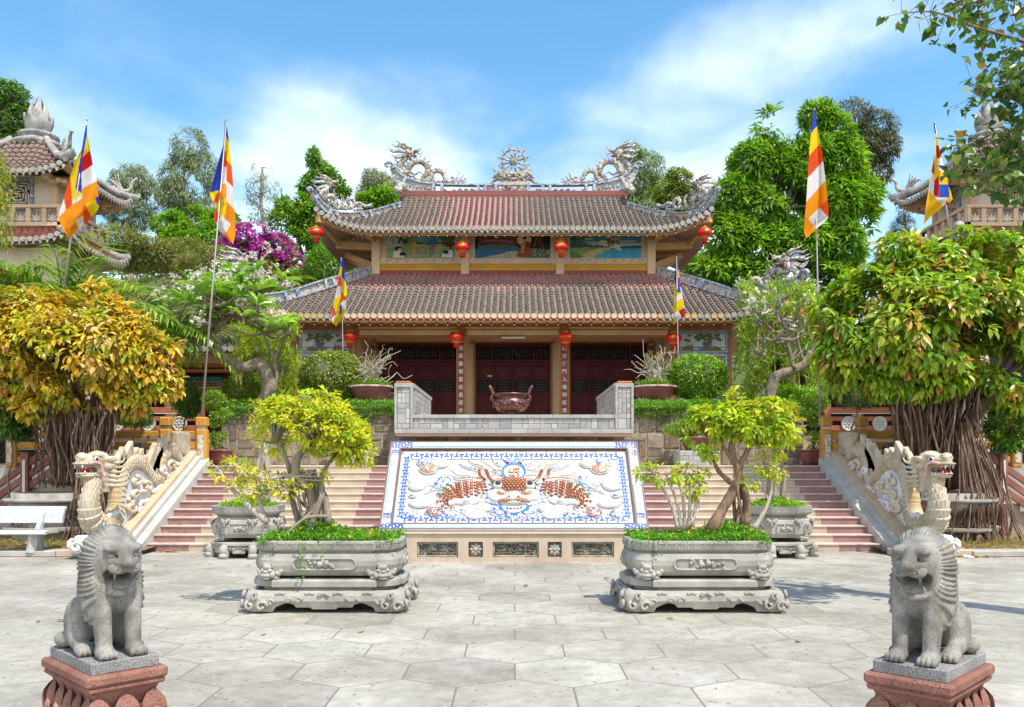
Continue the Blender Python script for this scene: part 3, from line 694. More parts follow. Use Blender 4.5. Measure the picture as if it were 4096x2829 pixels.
for a, b, t in ins:
 c = ((a+b)/2, PYF+.065, (zlo+zhi)/2); o = MB()
 if t == 0:
  w, h = b-a, zhi-zlo; rr = .035
  for (x0, z0, x1, z1) in ((-w/2, -h/2, w/2, -h/2+rr), (-w/2, h/2-rr, w/2, h/2), (-w/2, -h/2+rr, -w/2+rr, h/2-rr), (w/2-rr, -h/2+rr, w/2, h/2-rr)):
   o.bev((c[0]+x0, c[1]-.03, c[2]+z0), (c[0]+x1, c[1]+.01, c[2]+z1), .008, 0)
  for i in range(16):
   for j in range(4): o.ell((c[0]-w*.40+w*.8*i/15+random.gauss(0, .01), c[1], c[2]-h*.26+h*.52*j/3+random.gauss(0, .008)), (.034, .022, .028), 1, 7, 5)
  o.build('carved_inset', [mat('worn_cement', (.36, .34, .29), (.2, .19, .15), 8, rough=.95), M_lich], pl)
 else:
  for k in range(8):
   an = 2*PI*k/8; q = Matrix.Rotation(-an, 3, 'Y'); o.ell((c[0]+.066*math.cos(an), c[1]-.015, c[2]+.066*math.sin(an)), (.05, .025, .031), 0, 10, 6, q)
  o.ell((c[0], c[1]-.03, c[2]), (.036, .028, .036), 0, 12, 8); o.build('flower_boss', mat('boss_stone', (.42, .40, .36), (.22, .21, .18), 14, rough=.9), pl)

def pack(w, h, cell, maxw=3, maxh=2, rng=random):
 nx, ny = max(1, round(w/cell)), max(1, round(h/cell)); occ = [[False]*nx for _ in range(ny)]; out = []; sx, sy = w/nx, h/ny
 for j in range(ny):
  for i in range(nx):
   if occ[j][i]: continue
   a = rng.choice([1, 1, 2, 2, 3][:2+maxw]); b = rng.choice([1, 1, 2][:1+maxh]); a = min(a, maxw); b = min(b, maxh)
   while a > 1 and (i+a > nx or any(occ[j][i+q] for q in range(a))): a -= 1
   while b > 1 and (j+b > ny or any(occ[j+r][i+q] for q in range(a) for r in range(b))): b -= 1
   for r in range(b):
    for q in range(a): occ[j+r][i+q] = True
   out.append((i*sx, j*sy, a*sx, b*sy))
 return out
M_stonet = tintmat('rubble_stone', .95, .2, .9, 22, (.13, .105, .075), 3.2, .46, .66)
M_mortar = mat('mortar', (.36, .335, .29), (.25, .23, .19), 4, rough=.95)
WZ = 3.08
rw = thing('rubble_wall', 'brown squared rubble retaining wall under the temple terrace', 'stone wall', (0, 21.5, 1.65))
mb = MB(); mb.bb((-7.33, 21.478, 1.6), (-2.7, 23.2, WZ-.01), 1); mb.bb((2.7, 21.478, 1.6), (7.25, 23.2, WZ-.01), 1); mb.bb((-2.7, 21.478, 1.6), (2.7, 23.2, 2.36), 1)
def rubble(mb, x0, x1, z0, z1, y, cell=.205):
 for (a, b, w, h) in pack(x1-x0, z1-z0, cell):
  v = random.choice([(.28, .235, .17), (.23, .19, .135), (.34, .29, .22), (.28, .20, .13), (.20, .16, .12), (.32, .27, .19)]); k = 1+random.gauss(0, .12); g_ = .011
  e = min(w, h)*.16; dpt = .035+random.random()*.03; xx0, xx1, zz0, zz1 = x0+a+g_, x0+a+w-g_, z0+b+g_, z0+b+h-g_
  def ring(ins, yy): 
   pts = []
   for (cx, cz, an) in ((xx1, zz1, 0), (xx0, zz1, 90), (xx0, zz0, 180), (xx1, zz0, 270)):
    sx = -1 if cx == xx1 else 1; sz = -1 if cz == zz1 else 1; r_ = e*.55
    for q in (15, 45, 75): pts.append((cx+sx*(r_+ins)+r_*math.cos(R(an+q)), yy, cz+sz*(r_+ins)+r_*math.sin(R(an+q))))
   return pts
  n = 12; jj = lambda: random.gauss(0, .004)
  vs = ring(0, y+.03)+ring(.006, y-dpt*.6)+ring(e*.45, y-dpt); vs = [(p[0]+jj(), p[1]+jj(), p[2]+jj()) for p in vs]
  mb.add(vs, [tuple(range(2*n, 3*n))]+[(q*n+j, q*n+(j+1) % n, (q+1)*n+(j+1) % n, (q+1)*n+j) for q in (0, 1) for j in range(n)], 0, False, tuple(c*k for c in v))
rubble(mb, -7.33, -2.7, 1.65, WZ, 21.5); rubble(mb, 2.7, 7.25, 1.65, WZ, 21.5); rubble(mb, -2.7, 2.7, 1.65, 2.38, 21.5)
mb.bb((-7.35, 21.44, WZ-.03), (-2.7, 23.3, WZ+.03), 2); mb.bb((2.7, 21.44, WZ-.03), (7.27, 23.3, WZ+.03), 2)
mb.build('stone_courses', [M_stonet, M_mortar, mat('wall_cap', (.36, .31, .24), (.26, .22, .16), 3, rough=.95, bs=.5)], rw)
for s in (-1, 1):           # return walls
 x = -7.33 if s < 0 else 7.25; o = MB(); o.bb((x, 23.2, 1.6), (x-s*.35, 44, WZ)); o.build('return_wall', M_mortar, rw)
t_ = MB(); t_.bb((-7.0, 23.2, 1.6), (-2.8, 24.5, 2.98)); t_.bb((2.8, 23.2, 1.6), (6.95, 24.5, 2.98)); t_.bb((-7.0, 24.5, 1.6), (6.95, 60, 2.98)); t_.bb((-9, 33, 1.6), (9, 60, 2.97)); o = t_.build('terrace', mat('terrace_paving', (.36, .27, .20), (.28, .2, .15), 2, rough=.8)); tag(o, kind='structure')
o = MB().grid([[(x, y, 3.06+.05*math.sin(x*3)+.05*math.sin(y*4+x)) for y in np.linspace(21.6, 25.6, 9)] for x in np.linspace(-7.2, -2.9, 20)], 0).grid([[(x, y, 3.06+.05*math.sin(x*3)+.05*math.sin(y*4+x)) for y in np.linspace(21.6, 25.6, 9)] for x in np.linspace(2.9, 7.1, 20)], 0).build('terrace_bed', M_soil); tag(o, kind='structure')

M_slate = tintmat('slate_tile', .6, .35, .45, 30, (.36, .345, .31), 4, .48, .7)
M_sfr = mat('slate_border', (.33, .325, .31), (.42, .41, .385), 5, .4, .65, .6, .3, 30, c3=(.24, .235, .22), s3=18)
bal = thing('slate_balcony', 'projecting grey slate balcony with high stepped side walls above the relief', 'balcony', (0, 20, 2.4))
BX, BZ0, BZ1, BZ2, BY0, BY1 = 2.79, 2.40, 2.835, 3.57, 20.0, 24.4; PWD = .43
mb = MB()
for s in (-1, 1): mb.bb((s*BX, BY0+.03, BZ0+.01), (s*(BX-PWD), BY1, BZ2-.03), 1, (.34, .33, .31))
mb.bb((-BX+PWD, BY0+.03, BZ0+.01), (BX-PWD, BY0+.30, BZ1-.03), 1, (.34, .33, .31)); mb.bb((-BX+.02, BY0+.05, BZ0-.05), (BX-.02, BY1, BZ0+.005), 2)
SL = [(.34, .35, .36), (.27, .28, .29), (.40, .405, .40), (.31, .30, .29), (.37, .36, .33), (.30, .33, .35), (.45, .44, .42)]
def slates(mb, w, h, f, cell, g_=.006):
 for (a, b, ww, hh) in pack(w, h, cell, 2, 2):
  c = random.choice(SL); k = 1+random.gauss(0, .08); d = random.random()*.008
  vs, fs = bmesh_box((a+g_, -.012-d, b+g_), (a+ww-g_, .01, b+hh-g_), .004); mb.add([f(v) for v in vs], fs, 0, False, tuple(q*k for q in c))
for s in (-1, 1):
 x0 = -BX if s < 0 else BX-PWD
 slates(mb, PWD-.13, BZ2-BZ0-.22, lambda v: (x0+.065+v[0], BY0+.03+v[1], BZ0+.11+v[2]), .115)
 for (a, b, c, d) in ((0, 0, PWD, .10), (0, BZ2-BZ0-.10, PWD, BZ2-BZ0), (0, .10, .06, BZ2-BZ0-.10), (PWD-.06, .10, PWD, BZ2-BZ0-.10)):
  mb.bev((x0+a+.001, BY0-.02, BZ0+b+.001), (x0+c-.001, BY0+.04, BZ0+d-.001), .006, 1, (.35, .345, .33))
 xi = s*(BX-PWD)         # inner faces
 slates(mb, BY1-BY0-.5, BZ2-BZ1-.16, lambda v: (xi-s*(.0-v[1]), BY0+.35+v[0], BZ1+.06+v[2]), .16)
 mb.bev((xi+s*.0, BY0+.045, BZ2-.10), (xi-s*.03, BY1, BZ2), .006, 1, (.38, .375, .36)); mb.bev((s*(BX+.01), BY0+.05, BZ2-.06), (s*(BX-PWD), BY1, BZ2+.002), .006, 1, (.36, .355, .34))
 mb.bev((s*(BX-.03), BY0-.005, BZ2+.003), (s*(BX-PWD+.05), BY0+1.6, BZ2+.05), .012, 3)
slates(mb, 2*(BX-PWD)-.02, BZ1-BZ0-.19, lambda v: (-BX+PWD+.01+v[0], BY0+.03+v[1], BZ0+.105+v[2]), .135)
xs = -BX+PWD
while xs < BX-PWD-.05:
 L = min(random.uniform(.22, .4), BX-PWD-xs); 
 for z0, z1 in ((BZ0, BZ0+.10), (BZ1-.085, BZ1)): mb.bev((xs+.001, BY0-.02, z0), (xs+L-.001, BY0+(.32 if z1 == BZ1 else .04), z1), .006, 0, (lambda k: (.36*k, .355*k, .34*k))(random.uniform(.82, 1.18)))
 xs += L
mb.build('slate_cladding', [M_slate, M_sfr, mat('soffit_plaster', (.55, .42, .32), rough=.9), M_orange], bal)
YE, Y1, Y2, YU, YR = 27.5, 29.0, 31.5, 29.8, 33.6
XC, W2, XU, XR = 9.3, 5.2, 6.97, 4.43
ZE, ZT, ZU, ZR = 6.39, 8.645, 9.83, 12.2
YB2, YBE, YBU = 40.0, 44.0, 41.7            # rear wall and rear eaves
tm = thing('temple_hall', 'two storey temple hall with sweeping grey tiled roofs, painted murals and dark wooden doors', 'temple', (0, Y1, 2.98))
def tilemat(name, pink_lo, pink_hi, pk=(.50, .19, .165), g0=(.085, .066, .056), g1=(.21, .17, .145), xr=None):
 """weathered barrel tiles: grey-brown grime over pink clay, cleaner pink towards the foot of the wall"""
 m, nt, b, out = newmat(name); tc = nt.nodes.new('ShaderNodeTexCoord'); sp = nt.nodes.new('ShaderNodeSeparateXYZ'); nt.links.new(tc.outputs['Object'], sp.inputs[0])
 n = noise(nt, .9, 7, .65, tc.outputs['Object']); nf = noise(nt, 7, 6, .7, tc.outputs['Object'])
 g = ramp(nt, nf.outputs[0], .32, .68, g0, g1)
 k = nt.nodes.new('ShaderNodeMath'); k.operation = 'MULTIPLY_ADD'; nt.links.new(n.outputs[0], k.inputs[0]); k.inputs[1].default_value = 1.6; nt.links.new(sp.outputs[2], k.inputs[2])
 r = ramp(nt, k.outputs[0], 0, 1); mr = nt.nodes.new('ShaderNodeMapRange'); nt.links.new(k.outputs[0], mr.inputs[0]); mr.inputs[1].default_value = pink_lo; mr.inputs[2].default_value = pink_hi
 pkn = ramp(nt, nf.outputs[0], .35, .7, pk, (pk[0]*1.15, pk[1]*1.6, pk[2]*1.7))
 fac = mr.outputs[0]
 if xr:      # clean clay only along the middle of the roof, in streaks
  ns = noise(nt, 2.2, 4, .6, tc.outputs['Object']); q = nt.nodes.new('ShaderNodeMath'); q.operation = 'ABSOLUTE'; a_ = nt.nodes.new('ShaderNodeMath'); a_.operation = 'ADD'; a_.inputs[1].default_value = xr[0]
  nt.links.new(sp.outputs[0], a_.inputs[0]); nt.links.new(a_.outputs[0], q.inputs[0]); w_ = nt.nodes.new('ShaderNodeMath'); w_.operation = 'MULTIPLY_ADD'; nt.links.new(ns.outputs[0], w_.inputs[0]); w_.inputs[1].default_value = 3.; nt.links.new(q.outputs[0], w_.inputs[2])
  m2 = nt.nodes.new('ShaderNodeMapRange'); nt.links.new(w_.outputs[0], m2.inputs[0]); m2.inputs[1].default_value = xr[1]+2.2; m2.inputs[2].default_value = xr[1]+.6; fac = m2.outputs[0]
 c = mixc(nt, fac, g.outputs[0], pkn.outputs[0])
 n3 = noise(nt, 26, 4, .6, tc.outputs['Object']); r3 = ramp(nt, n3.outputs[0], .66, .72); c = mixc(nt, r3.outputs[0], c, (.42, .40, .36))
 nt.links.new(c, b.inputs['Base Color']); b.inputs['Roughness'].default_value = .92; b.inputs['Specular IOR Level'].default_value = .2
 bump(nt, b, nf.outputs[0], .5, .03); return m
M_tileL = tilemat('weathered_tile_lower', ZT-2.98-.15, ZT-2.98+1.0); M_tileU = tilemat('weathered_tile_upper', ZR-2.98-1.1, ZR-2.98+1.0, (.17, .082, .072), xr=(1.3, 1.0))
M_panL = tilemat('tile_pan_lower', ZT-2.98-.15, ZT-2.98+1.0, (.52, .25, .22), (.10, .082, .070), (.24, .20, .17)); M_panU = tilemat('tile_pan_upper', ZR-2.98-1.1, ZR-2.98+1.0, (.33, .155, .14), (.095, .078, .067), (.22, .185, .155), xr=(1.3, 1.6))
M_redband = mat('red_cement_band', (.28, .07, .06), (.20, .10, .085), 3, .4, .65, .9, .3, 30)
M_pinkdrip = mat('pink_drip_tile', (.46, .12, .12), (.36, .16, .14), 9, .4, .65, .8)
M_cream = mat('cream_tile_end', (.62, .50, .33), (.54, .42, .27), 9, .4, .65, .7)
M_grime = mat('grey_tile_end', (.40, .38, .34), (.22, .20, .18), 9, .4, .65, .9)
M_yeltile = mat('yellow_tile_end', (.58, .36, .06), (.42, .36, .26), 9, .45, .6, .7)
def eave_lift(x, xc, lift, span): t = max(0, (abs(x)-(xc-span))/span); return lift*t**2.2
def roof_rows(mb, fpos, s0, s1, pitch, tmax, L, r=.078, ends=None, tile=.27, shift=.5):
 """rows of overlapping barrel tiles up a roof plane; fpos(s, t) -> point, t = 0 at the eave"""
 n = int(round((s1-s0)/pitch)); 
 for i in range(n):
  s = s0+(i+shift)*(s1-s0)/n; tm_ = tmax(s)
  if tm_ < .02: continue
  nt_ = max(1, int(round(L*tm_/tile))); 
  for j in range(nt_):
   t0 = tm_*j/nt_; t1 = tm_*(j+1.12)/nt_; a = Vector(fpos(s, t0)); b = Vector(fpos(s, min(t1, tm_))); d = (b-a).normalized()
   e = Vector(fpos(s+.05, t0))-a; nr = e.cross(d).normalized()
   if nr.z < 0: nr = -nr
   sd = d.cross(nr).normalized(); vs = []; jx = random.gauss(0, .004)
   for c, rr, lf in ((a, r*1.16, .026), (b, r*.90, -.004)):
    for q in range(6): an = PI*q/5; vs.append(c+sd*(rr*math.cos(an)+jx)+nr*(rr*math.sin(an)+lf))
   mb.add(vs, [(q, q+1, 6+q+1, 6+q) for q in range(5)]+[(5, 4, 3, 2, 1, 0)], 0, False)
  if ends is not None: ends(mb, s, Vector(fpos(s, 0)), Vector(fpos(s, .03)))
def roof_sheet(mb, fpos, s0, s1, tmax, ns, nt_, mi=0, dz=0):
 g = [[Vector(fpos(s, tmax(s)*j/nt_))+Vector((0, 0, dz)) for j in range(nt_+1)] for s in np.linspace(s0, s1, ns)]
 mb.grid([[tuple(p) for p in r_] for r_ in g], mi, False)
def lower_front(s, t):
 zb = ZE+eave_lift(s, XC, .62, 3.0); return (s, YE+(Y2-YE)*t, zb*(1-t)+ZT*t-.12*math.sin(PI*t))
def lower_tmax(s): return 1. if abs(s) <= W2 else max(0, (XC-abs(s))/(XC-W2))
def upper_front(s, t):
 zb = ZU+eave_lift(s, XU, .72, 2.3); return (s, YU+(YR-YU)*t, zb*(1-t)+ZR*t-.13*math.sin(PI*t))
TG = (YR-1.3-YU)/(YR-YU)
def upper_tmax(s): return 1. if abs(s) <= XR else max(0, TG*(XU-abs(s))/(XU-XR))
def endfun(kind):
 def f(mb, s, a, b):
  d = (a-b).normalized(); c = a+Vector((0, -.012, .03)); rr = .088
  if kind == 'L': mi = 3 if -5.6 < s < 4.6 else (4 if random.random() < .55 else 2)
  else: mi = 2
  if kind == 'L' and abs(s) > 6.6: mi = 4 if random.random() < .4 else 2
  ring = [c+Vector((rr*math.cos(q), -.02, rr*math.sin(q))) for q in np.linspace(0, 2*PI, 12, endpoint=False)]
  back = [c+Vector((rr*math.cos(q), .06, rr*math.sin(q))) for q in np.linspace(0, 2*PI, 12, endpoint=False)]
  mb.add(ring+back, [tuple(range(12))]+[(k, (k+1) % 12, 12+(k+1) % 12, 12+k)[::-1] for k in range(12)], mi)
 return f
def drips(mb, fpos, s0, s1, pitch, kind):
 n = int(round((s1-s0)/pitch))
 for i in range(n+1):
  s = s0+i*(s1-s0)/n
  if abs(s) > max(abs(s0), abs(s1))-.05: continue
  c = Vector(fpos(s, 0))+Vector((0, -.005, .0)); w = .085
  mi = (5 if -5.8 < s < 4.6 else 2) if kind == 'L' else 2
  pts = [(-w, .0), (-w*.9, -.06), (-.035, -.105), (0, -.15), (.035, -.105), (w*.9, -.06), (w, .0)]
  vs = [c+Vector((x, 0, z)) for x, z in pts]+[c+Vector((x, .03, z)) for x, z in pts]; m_ = len(pts)
  mb.add(vs, [tuple(range(m_)), tuple(range(2*m_-1, m_-1, -1))]+[(k, m_+k, m_+(k+1) % m_, (k+1) % m_) for k in range(m_)], mi)
LM = [M_tileL, mat('tile_pan', (.20, .175, .15), (.13, .11, .095), 4, .4, .65, .95, .4, 30), M_grime, M_cream, M_yeltile, M_pinkdrip, M_redband]
mb = MB(); pitch = .2145
roof_rows(mb, lower_front, -XC, XC, pitch, lower_tmax, 4.6, .057, endfun('L')); drips(mb, lower_front, -XC, XC, pitch, 'L'); roof_sheet(mb, lower_front, -XC, XC, lower_tmax, 88, 8, 7)
def lower_side(sg):
 def f(s, t):
  y = s; zb = ZE+(eave_lift(y-(YE+3.0), 3.0, .62, 3.0) if y < YE+3 else 0); return (sg*(XC-(XC-W2)*t), y, zb*(1-t)+ZT*t-.12*math.sin(PI*t))
 return f
def side_tmax(s): return min(1., max(0, (s-YE)/(Y2-YE)))
for sg in (-1, 1):
 roof_rows(mb, lower_side(sg), YE, YBE-2, pitch, side_tmax, 4.6, .072, None, .45); roof_sheet(mb, lower_side(sg), YE, YBE-2, side_tmax, 60, 6, 0)
mb.bb((-W2-.05, Y2-.12, ZT-.08), (W2+.05, Y2+.1, ZT+.10), 6)
mb.build('lower_roof', LM+[M_panL], tm)
mb = MB()
roof_rows(mb, upper_front, -XU, XU, .2015, upper_tmax, 4.48, .055, endfun('U')); drips(mb, upper_front, -XU, XU, .2015, 'U'); roof_sheet(mb, upper_front, -XU, XU, upper_tmax, 70, 8, 7)
def upper_back(s, t): x, y, z = upper_front(s, t); return (x, 2*YR-y, z)
roof_sheet(mb, upper_back, -XU, XU, upper_tmax, 40, 5, 0)
def upper_side(sg):
 def f(s, t):
  zb = ZU+(eave_lift(s-(YU+2.3), 2.3, .72, 2.3) if s < YU+2.3 else eave_lift(2*YR-YU-2.3-s, 2.3, .72, 2.3) if s > 2*YR-YU-2.3 else 0)
  p = upper_front(XR*sg, TG); return (sg*(XU-(XU-XR)*t), s, zb*(1-t)+p[2]*t-.08*math.sin(PI*t))
 return f
def uside_tmax(s): return min(1., max(0, (s-YU)/(YR-1.3-YU)), max(0, (2*YR-YU-s)/(YR-1.3-YU)))
for sg in (-1, 1):
 roof_rows(mb, upper_side(sg), YU, 2*YR-YU, .2015, uside_tmax, 3, .07, None, .45); roof_sheet(mb, upper_side(sg), YU, 2*YR-YU, uside_tmax, 40, 5, 0)
 p = upper_front(XR*sg, TG); mb.poly([(sg*XR, p[1], p[2]), (sg*XR, YR, ZR), (sg*XR, 2*YR-p[1], p[2])], 6)
mb.bb((-XR, YR-.2, ZR-.15), (XR, YR+.2, ZR+.10), 6)
mb.build('upper_roof', [M_tileU]+LM[1:]+[M_panU], tm)

sf = MB(); M_soff = mat('soffit_paint', (.46, .34, .24), (.36, .27, .2), 3, .4, .65, .9); M_orb = mat('orange_beam', (.56, .33, .15), (.46, .26, .11), 3, .4, .65, .75, .1, 30)
def soffit(mb, fpos, s0, s1, tmax, ns, mi=0): roof_sheet(mb, fpos, s0, s1, lambda s: min(tmax(s), .6), ns, 3, mi, -.16)
soffit(sf, lower_front, -XC, XC, lower_tmax, 60); soffit(sf, upper_front, -XU, XU, upper_tmax, 50)
for sg in (-1, 1): soffit(sf, lower_side(sg), YE, YBE-2, side_tmax, 50); soffit(sf, upper_side(sg), YU, 2*YR-YU, uside_tmax, 40)
def eaveboard(mb, fpos, s0, s1, n, h0, h1, off, mi):
 ss = np.linspace(s0, s1, n); tp = [Vector(fpos(s, off)) for s in ss]
 for i in range(n-1):
  a, b = tp[i], tp[i+1]; dy = Vector((0, .05, 0)); q = [a+Vector((0, 0, h0)), b+Vector((0, 0, h0)), b+Vector((0, 0, h1)), a+Vector((0, 0, h1))]
  mb.add(q+[p+dy for p in q], [(0, 1, 2, 3)[::-1], (4, 5, 6, 7), (0, 4, 5, 1), (3, 2, 6, 7)], mi)
eaveboard(sf, lower_front, -XC+.15, XC-.15, 60, -.06, -.24, .025, 1); eaveboard(sf, upper_front, -XU+.15, XU-.15, 50, -.06, -.26, .03, 1)
for sg in (-1, 1):
 c0 = Vector((sg*W2, Y2, 9.62)); tip = Vector(upper_front(sg*(XU-.12), .015))+Vector((0, 0, -.28))
 sf.beam((sg*(W2-.1), Y2+.1, 10.0), tip, .20, .26, 1)
 sf.beam((sg*(W2-.05), Y2+.12, 9.66), (sg*(XU-.42), Y2+.12, 9.72), .18, .26, 1); sf.beam((sg*(XU-.55), Y2+.12, 9.75), (sg*(XU-.2), YU+.5, 10.1), .14, .18, 1)
 sf.beam((sg*(W2-.05), Y2-.02, 9.96), (sg*(W2-.05), YU+.35, 9.86), .18, .34, 1)
 sf.beam((sg*(W2-.1), Y2+.5, 9.0), (sg*(XU-.6), Y2+1.2, 9.62), .16, .22, 1); sf.beam((sg*(W2-.1), Y2+1.0, 8.9), (sg*(XU-.3), Y2+2.8, 9.9), .16, .22, 1)
 for y in np.arange(Y2+1.5, 38, 1.6): sf.beam((sg*W2, y, 9.75), (sg*(XU-.5), y, 9.85), .16, .26, 1)
 sf.add([(sg*(W2+.05), Y2+.13, 9.80), (sg*(XU-.75), Y2+.13, 9.84), (sg*(W2+.05), Y2+.13, 10.35)], [(0, 1, 2) if sg < 0 else (2, 1, 0)], 2)
 for x in (-1.75, 1.66): pass
for x in (-1.75, 1.66): sf.beam((x, Y2-.1, 10.02), (x, YU+.25, 9.80), .18, .30, 1)
sf.bb((-W2, Y2-.06, 10.06), (W2, Y2+.1, 10.7), 1)
sf.build('eaves_timberwork', [M_soff, M_orb, mosaic('carved_spandrel', [(.45, .26, .10), (.16, .09, .05), (.30, .16, .07)], 14)], tm)

uw = MB(); uw.bb((-W2, Y2+.02, ZT-.3), (W2, Y2+.4, 10.2), 0); uw.bb((-W2, Y2+.1, ZT-.5), (-W2+.25, YB2, 10.2), 0); uw.bb((W2-.25, Y2+.1, ZT-.5), (W2, YB2, 10.2), 0); uw.bb((-W2, YB2-.3, 3), (W2, YB2, 10.2), 0)
uw.build('upper_wall', [M_beige], tm)
cols_u = (-5.06, -1.79, 1.69, 5.03)
for x in cols_u:
 o = MB(); o.bev((x-.15, Y2-.14, ZT-.05), (x+.15, Y2+.02, 10.06), .012, 0); o.bev((x-.17, Y2-.16, 9.86), (x+.17, Y2+.02, 10.04), .012, 1); o.build('upper_pilaster', [M_beige, M_orb], tm)
M_yb = mat('yellow_band', (.60, .33, .02), (.52, .27, .02), 2, .4, .6, .6); M_plight = mat('cream_frame', (.66, .55, .42), (.58, .47, .35), 3, rough=.8); M_okey = mat('key_ochre', (.52, .27, .05), rough=.7)
def art(mb, x0, z0, w, h, y, shapes):
 """a flat painted picture: polygons in 0..1 picture space laid one thin layer over the next"""
 for k, (mi, pts) in enumerate(shapes):
  mb.poly([(x0+u*w, y-.003*(k+1), z0+v*h) for u, v in pts], mi)
def ov(cx, cy, rx, ry, n=14, a0=0, a1=2*PI): return [(cx+rx*math.cos(a), cy+ry*math.sin(a)) for a in np.linspace(a0, a1, n, endpoint=(a1-a0 < 6))]
def wavy(y, amp, n, seed, lo=0.): r = random.Random(seed); return [(0, lo), (1, lo)]+[(1-i/n, y+amp*(r.random()-.5)) for i in range(n+1)]
PAINT = {}
def paint(name, c, c2=None, sc=4):
 if name not in PAINT: PAINT[name] = mat('paint_'+name, c, c2 or tuple(v*.75 for v in c), sc, .38, .66, .65, 0, c3=tuple(min(1, v*1.25+.01) for v in c), s3=sc*4, lo3=.56, hi3=.7)
 return PAINT[name]
pal = [paint('sky_teal', (.10, .33, .43), (.30, .46, .50)), paint('deep_green', (.035, .10, .06)), paint('meadow', (.15, .30, .10), (.30, .36, .16)), paint('straw', (.50, .45, .24)), paint('skin', (.55, .38, .24)), paint('ink', (.012, .012, .016)),
    paint('ochre_robe', (.58, .30, .04)), paint('blue_robe', (.05, .22, .48)), paint('mauve', (.34, .17, .19)), paint('white', (.66, .66, .62)), paint('pink', (.60, .32, .36)), paint('dusk_red', (.16, .055, .06), (.085, .04, .05)),
    paint('night_water', (.03, .12, .22), (.05, .18, .30)), paint('rock', (.42, .38, .30), (.26, .24, .2)), paint('halo', (.72, .58, .22)), paint('rust_robe', (.30, .06, .025)), paint('bark_dark', (.035, .022, .018)), paint('lake', (.03, .25, .45), (.06, .36, .54)),
    paint('sand', (.52, .42, .22)), paint('storm_blue', (.03, .20, .34), (.09, .32, .44)), paint('cloud', (.42, .55, .58)), paint('trunk', (.16, .09, .045)), paint('leaf', (.10, .20, .05)), paint('dusk_grey', (.12, .16, .13))]
def person_shapes(x, y, h, robe, halo=False, k=2.4):
 o = []
 if halo: o.append((14, ov(x, y+h*.86, .028*h*3/k*1.6, .16*h)))
 o += [(robe, [(x-.05*h/k*2.4, y), (x+.05*h/k*2.4, y), (x+.035*h/k*2.4, y+h*.5), (x+.055*h/k*2.4, y+h*.72), (x, y+h*.8), (x-.055*h/k*2.4, y+h*.72), (x-.035*h/k*2.4, y+h*.5)]), (4, ov(x, y+h*.88, .022*h/k*2.4, .07*h)), (5, ov(x, y+h*.94, .02*h/k*2.4, .035*h))]
 return o
mur1 = [(0, [(0, 0), (1, 0), (1, 1), (0, 1)]), (3, wavy(.66, .03, 8, 1)), (1, [(0, .55), (1, .56)]+[(1-i/14, .66+.08*((i*7) % 3)/2) for i in range(15)]), (3, [(.3, .3), (.85, .35), (.85, .62), (.3, .62)]), (2, wavy(.46, .12, 10, 2)), (2, [(.2, .4), (.45, .42), (.42, .9), (.36, 1), (.24, 1)]),
  (20, ov(.09, .75, .12, .2)), (20, ov(.18, .62, .09, .14)), (22, [(.72, 1), (1, 1), (1, .8), (.9, .72), (.8, .8)])]
mur1 += [(21, [(x, .5), (x+.022, .5), (x+.018, 1), (x, 1)]) for x in (.81, .86, .90, .95)]
mur1 += person_shapes(.10, .6, .28, 6)+[(1, [(.17, .62), (.3, .62), (.33, .8), (.27, .92), (.2, .9)]), (4, ov(.27, .9, .035, .08)), (14, ov(.28, .98, .025, .05)), (4, [(.22, .55), (.25, .55), (.24, .75), (.21, .75)])]
mur1 += person_shapes(.41, .12, .6, 6, True)+person_shapes(.665, .12, .88, 8)+[(7, [(.61, .55), (.70, .5), (.735, .7), (.69, .9), (.65, .88), (.64, .72)]), (7, [(.655, .08), (.68, .08), (.675, .3), (.66, .3)])]
mur1 += [(9, [(.10, 0), (.24, 0), (.24, .22), (.19, .34), (.12, .28)]), (5, ov(.19, .40, .055, .10)), (4, ov(.21, .36, .03, .07)), (5, ov(.245, .14, .045, .10)), (9, [(.22, 0), (.27, 0), (.27, .08), (.22, .1)]),
   (9, [(.85, 0), (.97, 0), (.965, .3), (.92, .36), (.88, .2)]), (5, ov(.915, .46, .035, .10)), (4, ov(.90, .42, .022, .06)), (5, ov(.86, .22, .045, .09)), (9, [(.80, 0), (.88, 0), (.88, .15), (.82, .2)])]
mur1 += [(10, ov(.36+.06*i, .06, .045, .035)) for i in range(3)]+[(10, ov(.44+.035*i, .17+.07*i, .026, .022)) for i in range(5)]
mur1 += [(9, ov(random.uniform(.52, .83), random.uniform(.03, .3), .006, .018, 7)) for _ in range(26)]
